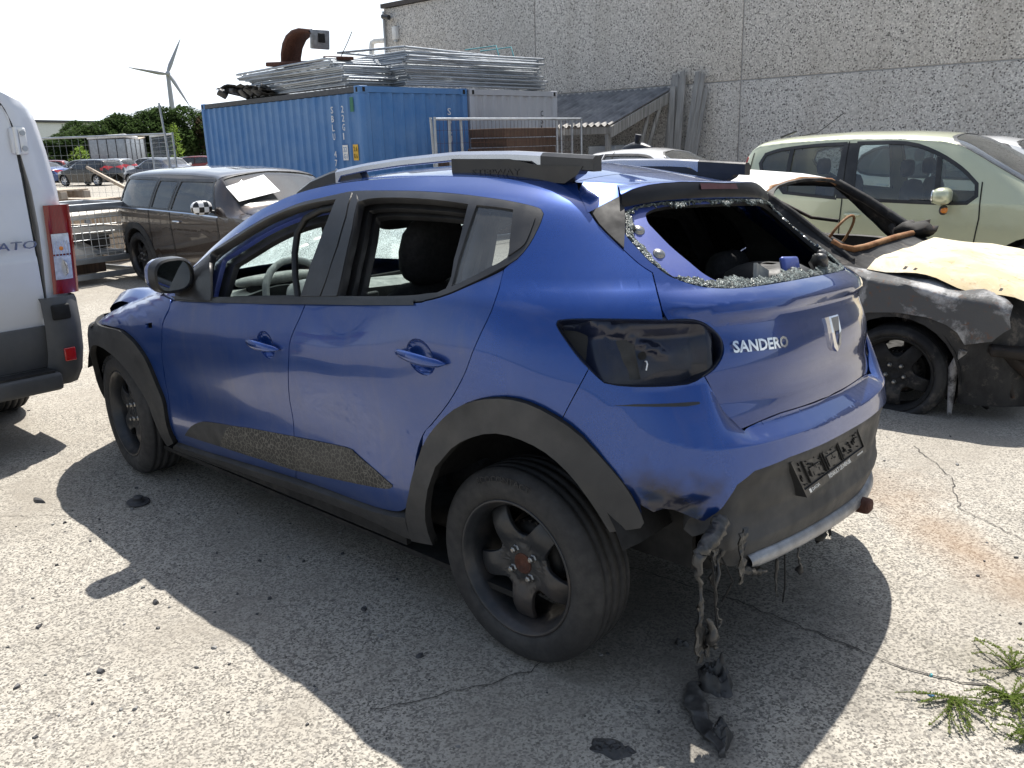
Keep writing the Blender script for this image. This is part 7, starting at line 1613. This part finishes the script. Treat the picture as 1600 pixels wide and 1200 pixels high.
for i, (x, y, h, lb) in enumerate(((69.6, -37.6, 4.6, 'bare brown bush in front of the hedge near the container'), (70.2, -33.8, 3.6, 'bare brown bush in front of the hedge right of the trailer'))):
    v, f = conifer_mesh(20 + i, h, 1.25, 2600, .9); f = f[::1]; mb = MB(); mb.add(v, f, M['dead']); t = thing('bare_bush', lb, 'bush', (x, y, 0)); mb.build('crown', t); tk = MB(); tk.tube([(0, 0, 0), (0, 0, h * .8)], [.1, .02], M['bark'], 6); tk.build('trunk', t)
for i, (x, y, h, lb) in enumerate(((66.5, -25.6, 2.3, 'bright green sapling among the cars left of the trailer'), (66.0, -33.0, 3.9, 'tall bright green sapling in front of the hedge'))):
    v, f = conifer_mesh(30 + i, h, .75 if i == 0 else .4, 420); mb = MB(); mb.add(v, f, M['lime']); t = thing('sapling', lb, 'tree', (x, y, 0)); mb.build('crown', t); tk = MB(); tk.tube([(0, 0, 0), (0, 0, h)], .03, M['bark'], 5); tk.build('trunk', t)
tb = thing('wind_turbine', 'white three bladed wind turbine far behind the hedge', 'wind turbine', (640, -336, -7))
M['turb'] = plain('turbine_grey_white', (.50, .51, .56), .5)
d_ = Vector((640 + 1.58, -320 - 2.59, 0)); d_.normalize(); side_ = Vector((d_.y, -d_.x, 0))
b = MB(); b.tube([(0, 0, 0), (0, 0, 66)], [2.6, 1.5], M['turb'], 14); b.build('mast', tb)
b = MB(); b.box(tuple(d_ * 2 + Vector((0, 0, 67.2))), (7, 3, 3), M['turb'], (0, 0, math.atan2(d_.y, d_.x)), bev=.6); b.build('nacelle', tb); b = MB(); b.ball(tuple(-d_ * 2.2 + Vector((0, 0, 67.2))), 1.9, M['turb']); b.build('hub', tb)
for an in (64, 171, -62):
    a = math.radians(an); b = MB(); hub = -d_ * 2.6 + Vector((0, 0, 67.2)); dr = side_ * math.cos(a) + Vector((0, 0, 1)) * math.sin(a); pr = side_ * -math.sin(a) + Vector((0, 0, 1)) * math.cos(a); L_ = 27
    rows = [[tuple(hub + dr * (L_ * q) + pr * w * e1 - d_ * th * e2) for e1, e2 in ((-.35, 0), (0, .5), (.65, 0), (0, -.5))] for q, w, th in ((.02, 1.6, 1.4), (.12, 2.6, 1.2), (.25, 3.0, .9), (.5, 2.2, .6), (.8, 1.3, .3), (1., .35, .1))]
    b.grid(rows, M['turb'], True, closed=True); b.build('blade', tb, recalc=True)

# ------------------------------------------------------------------ fence, stillage and pallets at the left
f1 = fence_panel('tall site fence panel in front of the car park', None, None, L=3.4, W=2.0, loc=(19.2, -5.05, .02), rot=(PI / 2, 0, math.atan2(-1.5, -3.1)), wires=(20, 10))
f2 = fence_panel('site fence panel between the parked cars and the blue container', None, None, L=2.6, W=2.0, loc=(16.0, -6.62, .02), rot=(PI / 2, 0, math.atan2(-.75, 2.5)), wires=(30, 22))
b = MB(); b.tube([(0, 0, 0), (.1, .1, 2.65)], .022, M['galv'], 8); tag(b.build('slim_post', loc=(16.75, -6.95, 0)), 'slim pale post standing at the far corner of the blue container', 'post')
st_ = thing('mesh_stillage', 'galvanised mesh stillage full of pale scrap left of the brown estate car', 'stillage', (9.72, -2.62, 0), PI / 2 + .12)
Ls, Ds, Hs = 2.6, 1.1, .98
b = MB()
for x in (0, Ls):
    for y in (0, -Ds): b.box((x, y, Hs / 2), (.06, .06, Hs), M['galv'], bev=.006)
b.build('corner_posts', st_)
for z, h in ((.10, .07), (.30, .07), (.96, .09)):
    b = MB()
    for y in (0, -Ds): b.box((Ls / 2, y, z), (Ls + .02, .05, h), M['galv'], bev=.008)
    for x in (0, Ls): b.box((x, -Ds / 2, z), (.05, Ds, h), M['galv'], bev=.008)
    b.build('rail', st_)
b = MB(); m_w = plain('bright_mesh_wire', (.55, .57, .58), .4, .5)
for y in (.0, -Ds):
    for i in range(1, 26): b.tube([(Ls * i / 26, y, .32), (Ls * i / 26, y, .93)], .005, m_w, 4, False)
    for i in range(7): b.tube([(.02, y, .38 + i * .09), (Ls - .02, y, .38 + i * .09)], .005, m_w, 4, False)
for x in (0, Ls):
    for i in range(1, 11): b.tube([(x, -Ds * i / 11, .32), (x, -Ds * i / 11, .93)], .005, m_w, 4, False)
b.build('wire_mesh', st_, kind='stuff')
rg = random.Random(31); pale = plain('pale_foam_scrap', (.62, .58, .52), .9, 0, 0, .2, 6.); tan = plain('cardboard', (.42, .33, .24), .9)
sc_spec = [('flat_panel', 'long white panel lying on top in the mesh stillage', (1.2, -.45, .82), (2.3, .7, .07), pale, .03), ('flat_panel', 'second pale panel in the stillage under the top one', (1.1, -.5, .70), (2.2, .8, .09), pale, -.05), ('dark_profile', 'dark grey profile lying slanted in the stillage', (1.3, -.35, .50), (2.3, .25, .10), M['zinc'], .12), ('dark_sheet', 'dark sheet behind the mesh in the middle of the stillage', (1.2, -.7, .50), (2.3, .4, .22), M['dash_dark'], 0), ('steel_plate', 'blue grey plate lying low in the stillage', (1.2, -.4, .42), (2.2, .5, .06), M['cblue'] if False else M['zinc'], -.06), ('wooden_beam', 'brown wooden beam at the bottom of the stillage', (1.1, -.3, .19), (1.5, .2, .14), M['brownwood'], 0), ('cardboard_box', 'pale cardboard box at the foot of the stillage', (1.95, -.35, .2), (.6, .4, .15), tan, .1)]
Mst = Matrix.Translation((9.72, -2.62, 0)) @ Matrix.Rotation(PI / 2 + .12, 4, 'Z')
for nm, lb, c, d, m_, tl in sc_spec:
    b = MB(); b.box((0, 0, 0), d, m_, (0, tl, rg.uniform(-.05, .05)), bev=.012); o = b.build(nm); o.matrix_world = Mst @ Matrix.Translation(c); tag(o, lb, nm.split('_')[1] if nm != 'cardboard_box' else 'box')
for i, (x, lb) in enumerate(((.75, 'crumpled white sack, left one at the foot of the stillage'), (1.75, 'crumpled white sack, right one at the foot of the stillage'))):
    b = MB(); rows = []
    for q in range(9):
        a = PI / 2 * q / 8; rows.append([((.36 * math.cos(a) * math.cos(w)) * (1 + .2 * math.sin(3 * w + i)), .26 * math.cos(a) * math.sin(w), .26 * math.sin(a) * (1 + .25 * math.sin(2 * w + i * 2))) for w in [2 * PI * k / 14 for k in range(14)]])
    b.grid(rows, pale, False, closed=True); o = b.build('white_sack'); o.matrix_world = Mst @ Matrix.Translation((x, -.30, .30)); tag(o, lb, 'sack')
def pallet(loc, rz, label, tilt=(0, 0)):
    t = thing('wooden_pallet', label, 'pallet', loc, rz, 'pallets behind the stillage'); t.rotation_euler = (tilt[0], tilt[1], rz)
    tb_ = MB(); tb_.box((0, 0, 0), (.10, .8, .022), M['palewood'], bev=.003); me = tb_.mesh('top_board'); bb = MB(); bb.box((0, 0, 0), (1.2, .10, .10), M['palewood'], bev=.004); mb_ = bb.mesh('runner')
    for i in range(8): link('top_board', me, t, (-.53 + i * .151, rr.uniform(-.01, .01), .133), (0, 0, rr.uniform(-.03, .03)))
    for y in (-.35, 0, .35): link('runner', mb_, t, (0, y, .068))
    return t
for i, (x, y, z, rz, lb) in enumerate(((11.6, -2.2, 1.0, .2, 'top wooden pallet of the pile left behind the stillage'), (11.6, -2.2, .85, .15, 'second wooden pallet from the top left behind the stillage'), (11.65, -2.25, .70, .22, 'third wooden pallet from the top left behind the stillage'), (12.3, -3.3, .80, .6, 'wooden pallet lying right of the pallet pile beside the brown estate car'), (11.4, -1.3, .88, .1, 'wooden pallet on the pile next to the van'))): pallet((x, y, z), rz, lb)
for i, (x, y, z0, lb) in enumerate(((11.6, -2.2, 0., 'wooden crate carrying the pallet pile behind the stillage'), (12.3, -3.3, 0., 'low wooden crate under the right hand pallet'), (11.4, -1.3, 0., 'wooden crate under the pallet next to the van'))):
    h = (.70, .80, .88)[i]; t = thing('wooden_crate', lb, 'crate', (x, y, 0), .2); bd_ = MB(); bd_.box((0, 0, 0), (1.2, .03, .16), M['palewood'], bev=.004); me = bd_.mesh('side_board')
    for q in range(int(h / .18)):
        for sd in (1, -1): link('side_board', me, t, (0, sd * .42, .10 + q * .18)); o = link('side_board', me, t, (sd * .6, 0, .10 + q * .18), (0, 0, PI / 2)); o.scale = (.7, 1, 1)
bw = MB(); bw.box((0, 0, 0), (.5, 1.3, .04), M['palewood'], bev=.01); tag(bw.build('curved_board', loc=(11.9, -3.55, 1.12), rot=(.35, -.5, .5)), 'pale board tilted up beside the rear of the brown estate car', 'board')

# ------------------------------------------------------------------ litter on the ground
def rock_mesh(seed, sx, sy, sz, mat):
    r = random.Random(seed); n = 6; b = MB(); a0 = [2 * PI * k / n + r.uniform(-.35, .35) for k in range(n)]; rr_ = [r.uniform(.6, 1.1) for _ in a0]
    lo = [(sx * q * math.cos(a), sy * q * math.sin(a), 0) for a, q in zip(a0, rr_)]; up = [(p[0] * .8, p[1] * .8, sz * r.uniform(.5, 1.3)) for p in lo]
    b.add(lo + up, [tuple(range(n, 2 * n))] + [(k, (k + 1) % n, n + (k + 1) % n, n + k) for k in range(n)], mat); return b
M['chip'] = plain('dark_plastic_chip', (.055, .055, .058), .6, 0, 0, .3)
M['stone'] = plain('grey_chipping', (.22, .215, .205), .8, 0, 0, .3)
big_chips = [((1.25, 1.40), .035, 'black rubber lump on the sunlit concrete just outside the shadow edge'), ((1.78, 1.86), .04, 'flat dark shard on the concrete at the left edge'), ((1.42, 1.74), .03, 'dark shard left of centre on the sunlit concrete'), ((.98, 1.72), .03, 'grey shard in the lower middle of the sunlit concrete'), ((1.10, 1.92), .028, 'thin dark shard low on the sunlit concrete'), ((2.62, 1.30), .05, 'long dark plastic strip near the shadow of the front wheel'), ((.25, 1.02), .03, 'dark lump in the shadow left of the rear wheel'), ((.62, .95), .028, 'dark chip in the middle of the car shadow'), ((-.05, 1.55), .022, 'small dark stone at the shadow edge by the lower picture border'), ((.95, 1.12), .02, 'small dark chip in the car shadow below the sill'), ((-1.05, .22), .018, 'bluish plastic bit in the sun beside the shadow'), ((-1.02, .12), .018, 'teal bottle cap by the weeds')]
for i, ((x, y), s_, lb) in enumerate(big_chips):
    s_ *= .62; o = rock_mesh(50 + i, s_ * (1.8 if i == 5 else 1), s_ * .5 if i in (1, 4, 5) else s_ * .7, s_ * .45, M['chip'] if i < 10 else (teal if i == 11 else M['cblue'])).build('plastic_shard', loc=(x, y, 0), rot=(0, 0, i * 1.3)); tag(o, lb, 'shard', 'shards on the concrete')
dc = MB(); Mx = Matrix.Translation((2.2, 1.01, .008)) @ Matrix.Rotation(PI / 2, 4, 'X') @ Matrix.Rotation(.12, 4, 'Z')
dc.lathe([(.0005, -.008), (.025, -.006), (.048, .0), (.052, .004), (.046, .006), (.022, .004), (.018, .022), (.023, .026), (.016, .032), (.0005, .030)], M['chip'], 22, Mx); tag(dc.build('round_stopper', recalc=True), 'round dark plastic cap lying in the shadow below the front door', 'cap')
ch = MB(); rg = random.Random(77)
for i in range(420):
    x, y = rg.uniform(-1.6, 5.5), rg.uniform(-2.2, 3.2)
    if i < 150: x, y = rg.gauss(1.6, .9), rg.gauss(1.45, .6)
    s_ = rg.choice((.004, .005, .006, .008, .011)) * rg.uniform(.8, 1.3); q = rock_mesh(i, s_, s_ * .7, s_ * .5, M['chip'] if rg.random() < .55 else M['stone']); a = rg.uniform(0, 6)
    ch.add([(x + p[0] * math.cos(a) - p[1] * math.sin(a), y + p[0] * math.sin(a) + p[1] * math.cos(a), p[2] + .0005) for p in q.v], q.f, q.mats[0])
tag(ch.build('grit'), 'small dark chips and grit scattered over the concrete', 'grit', kind='stuff')
def lump(name, pts, rad, label, cat, mat, seed=1, n=12):
    r = random.Random(seed); b = MB(); P_ = []
    for a, c in zip(pts, pts[1:]):
        for q in range(6): P_.append(tuple(Vector(a).lerp(Vector(c), q / 6)))
    P_.append(pts[-1]); R_ = np.interp(np.linspace(0, 1, len(P_)), np.linspace(0, 1, len(rad)), rad); b.tube(P_, list(R_), mat, n)
    b.v = [(p[0] + .022 * mnoise.noise(Vector(p) * 24 + Vector((seed, 0, 0))), p[1] + .022 * mnoise.noise(Vector(p) * 24 + Vector((0, seed, 5))), max(.002, p[2] * .8 + .016 * mnoise.noise(Vector(p) * 30 + Vector((3, 0, seed))))) for p in b.v]
    return tag(b.build(name, recalc=True), label, cat)
def crust(name, c, rx, ry, h, az, label, cat, seed, mat_):
    r = random.Random(seed); n = 34; rows = []
    for i in range(15):
        f = i / 14; row = []
        for k in range(n):
            a = 2 * PI * k / n; q = Vector((math.cos(a), math.sin(a), seed)); R_ = (.78 + .30 * mnoise.noise(q * 1.6)) * (1 - f)
            x, y = rx * R_ * math.cos(a), ry * R_ * math.sin(a); p = Vector((x, y, seed * .37))
            z = h * (1 - (1 - f) ** 3) * (.55 + 1.0 * mnoise.noise(p * 22) + .45 * abs(mnoise.noise(p * 60))) + .010 * mnoise.noise(p * 95)
            row.append((x + .004 * mnoise.noise(p * 70), y, max(.001, z) if f > 0 else .0005))
        rows.append(row)
    b = MB(); b.grid(rows, mat_, True, closed=True); return tag(b.build(name, loc=(c[0], c[1], 0), rot=(0, 0, az), recalc=True, sharp=45), label, cat)
M['melt2'] = plain('charred_melted_plastic', (.035, .034, .033), .5, 0, .15, .6, 14., .8, 40., dirt=(.17, .16, .145), dirt_amt=.65)
crust('melted_plastic', (-.535, .545), .115, .060, .075, 2.3, 'charred lump of melted plastic with a shiny bulge on the ground', 'melted plastic', 2, M['melt2'])
lump('melted_strip', [(-.50, .60, .012), (-.53, .66, .016), (-.565, .715, .012), (-.62, .77, .014), (-.66, .80, .012), (-.72, .83, .010)], [.012, .02, .024, .015, .016, .008], 'long melted plastic strip trailing towards the lower picture border', 'melted plastic', M['melt2'], 5)
crust('melted_crust', (-.67, .76), .075, .035, .040, 2.0, 'small crust of melted plastic beside the long strip', 'melted plastic', 9, M['melt2'])
crust('melted_crumb', (-.36, .44), .030, .018, .022, .5, 'small dark melted crumb under the rear bumper', 'melted plastic', 11, M['melt2'])
crust('ash_crust', (-.47, .99), .08, .045, .018, .3, 'grey ashy crust at the lower picture border beside the strip', 'ash', 13, M['melt2'])
# weeds in the joint at the lower right
M['weed'] = leaf_mat('weed_green', (.12, .18, .035), (.22, .29, .07), (.33, .38, .13)); M['stalk'] = plain('weed_stalk', (.13, .12, .05), .8)
def weed(x, y, label, seed, stems, reach, up=.10, az=None):
    r = random.Random(seed); t = thing('weed', label, 'weed', (x, y, 0), 0, 'weeds in the concrete joint'); lf = MB(); sm_ = MB()
    for i in range(stems):
        a = r.uniform(0, 2 * PI) if az is None else r.gauss(az[0], az[1]); L_ = reach * r.uniform(.45, 1.1); bend = r.uniform(-.8, .8); pts = []; h = up * r.uniform(.5, 1.4); cx = cy = 0.
        for k in range(11):
            q = k / 10; aa = a + bend * q; pts.append((cx, cy, .004 + h * math.sin(PI * min(1, q * .85)) ** .8 * (1 if k else 0))); cx += L_ / 10 * math.cos(aa); cy += L_ / 10 * math.sin(aa)
        sm_.tube(pts, .0014, M['stalk'], 4, False)
        for k in range(1, 11):
            for _ in range(9):
                q = r.random(); c = Vector(pts[k - 1]).lerp(Vector(pts[k]), q); s_ = r.uniform(.004, .011); d = Vector((r.gauss(0, 1), r.gauss(0, 1), r.uniform(.0, 1.))).normalized(); p_ = d.orthogonal().normalized() * s_ * .28
                lf.add([tuple(c), tuple(c + d * s_ * .5 + p_), tuple(c + d * s_), tuple(c + d * s_ * .5 - p_)], [(0, 1, 2, 3)], M['weed'])
    lf.build('leaves', t, kind='stuff'); sm_.build('stems', t, kind='stuff')
weed(-1.23, .10, 'dense weed with long runners at the lower right border', 1, 26, .12, .02); weed(-1.20, -.06, 'tall straggly weed growing from the crack at the right', 2, 12, .15, .04)
weed(-1.10, .20, 'low weed creeping towards the shadow of the wreck', 3, 18, .17, .015, (2.1, .9)); weed(-1.30, .26, 'weed tuft at the lower right corner', 4, 16, .10, .025); weed(-1.28, -.16, 'weed cut by the right picture border above the dense one', 6, 10, .12, .03)
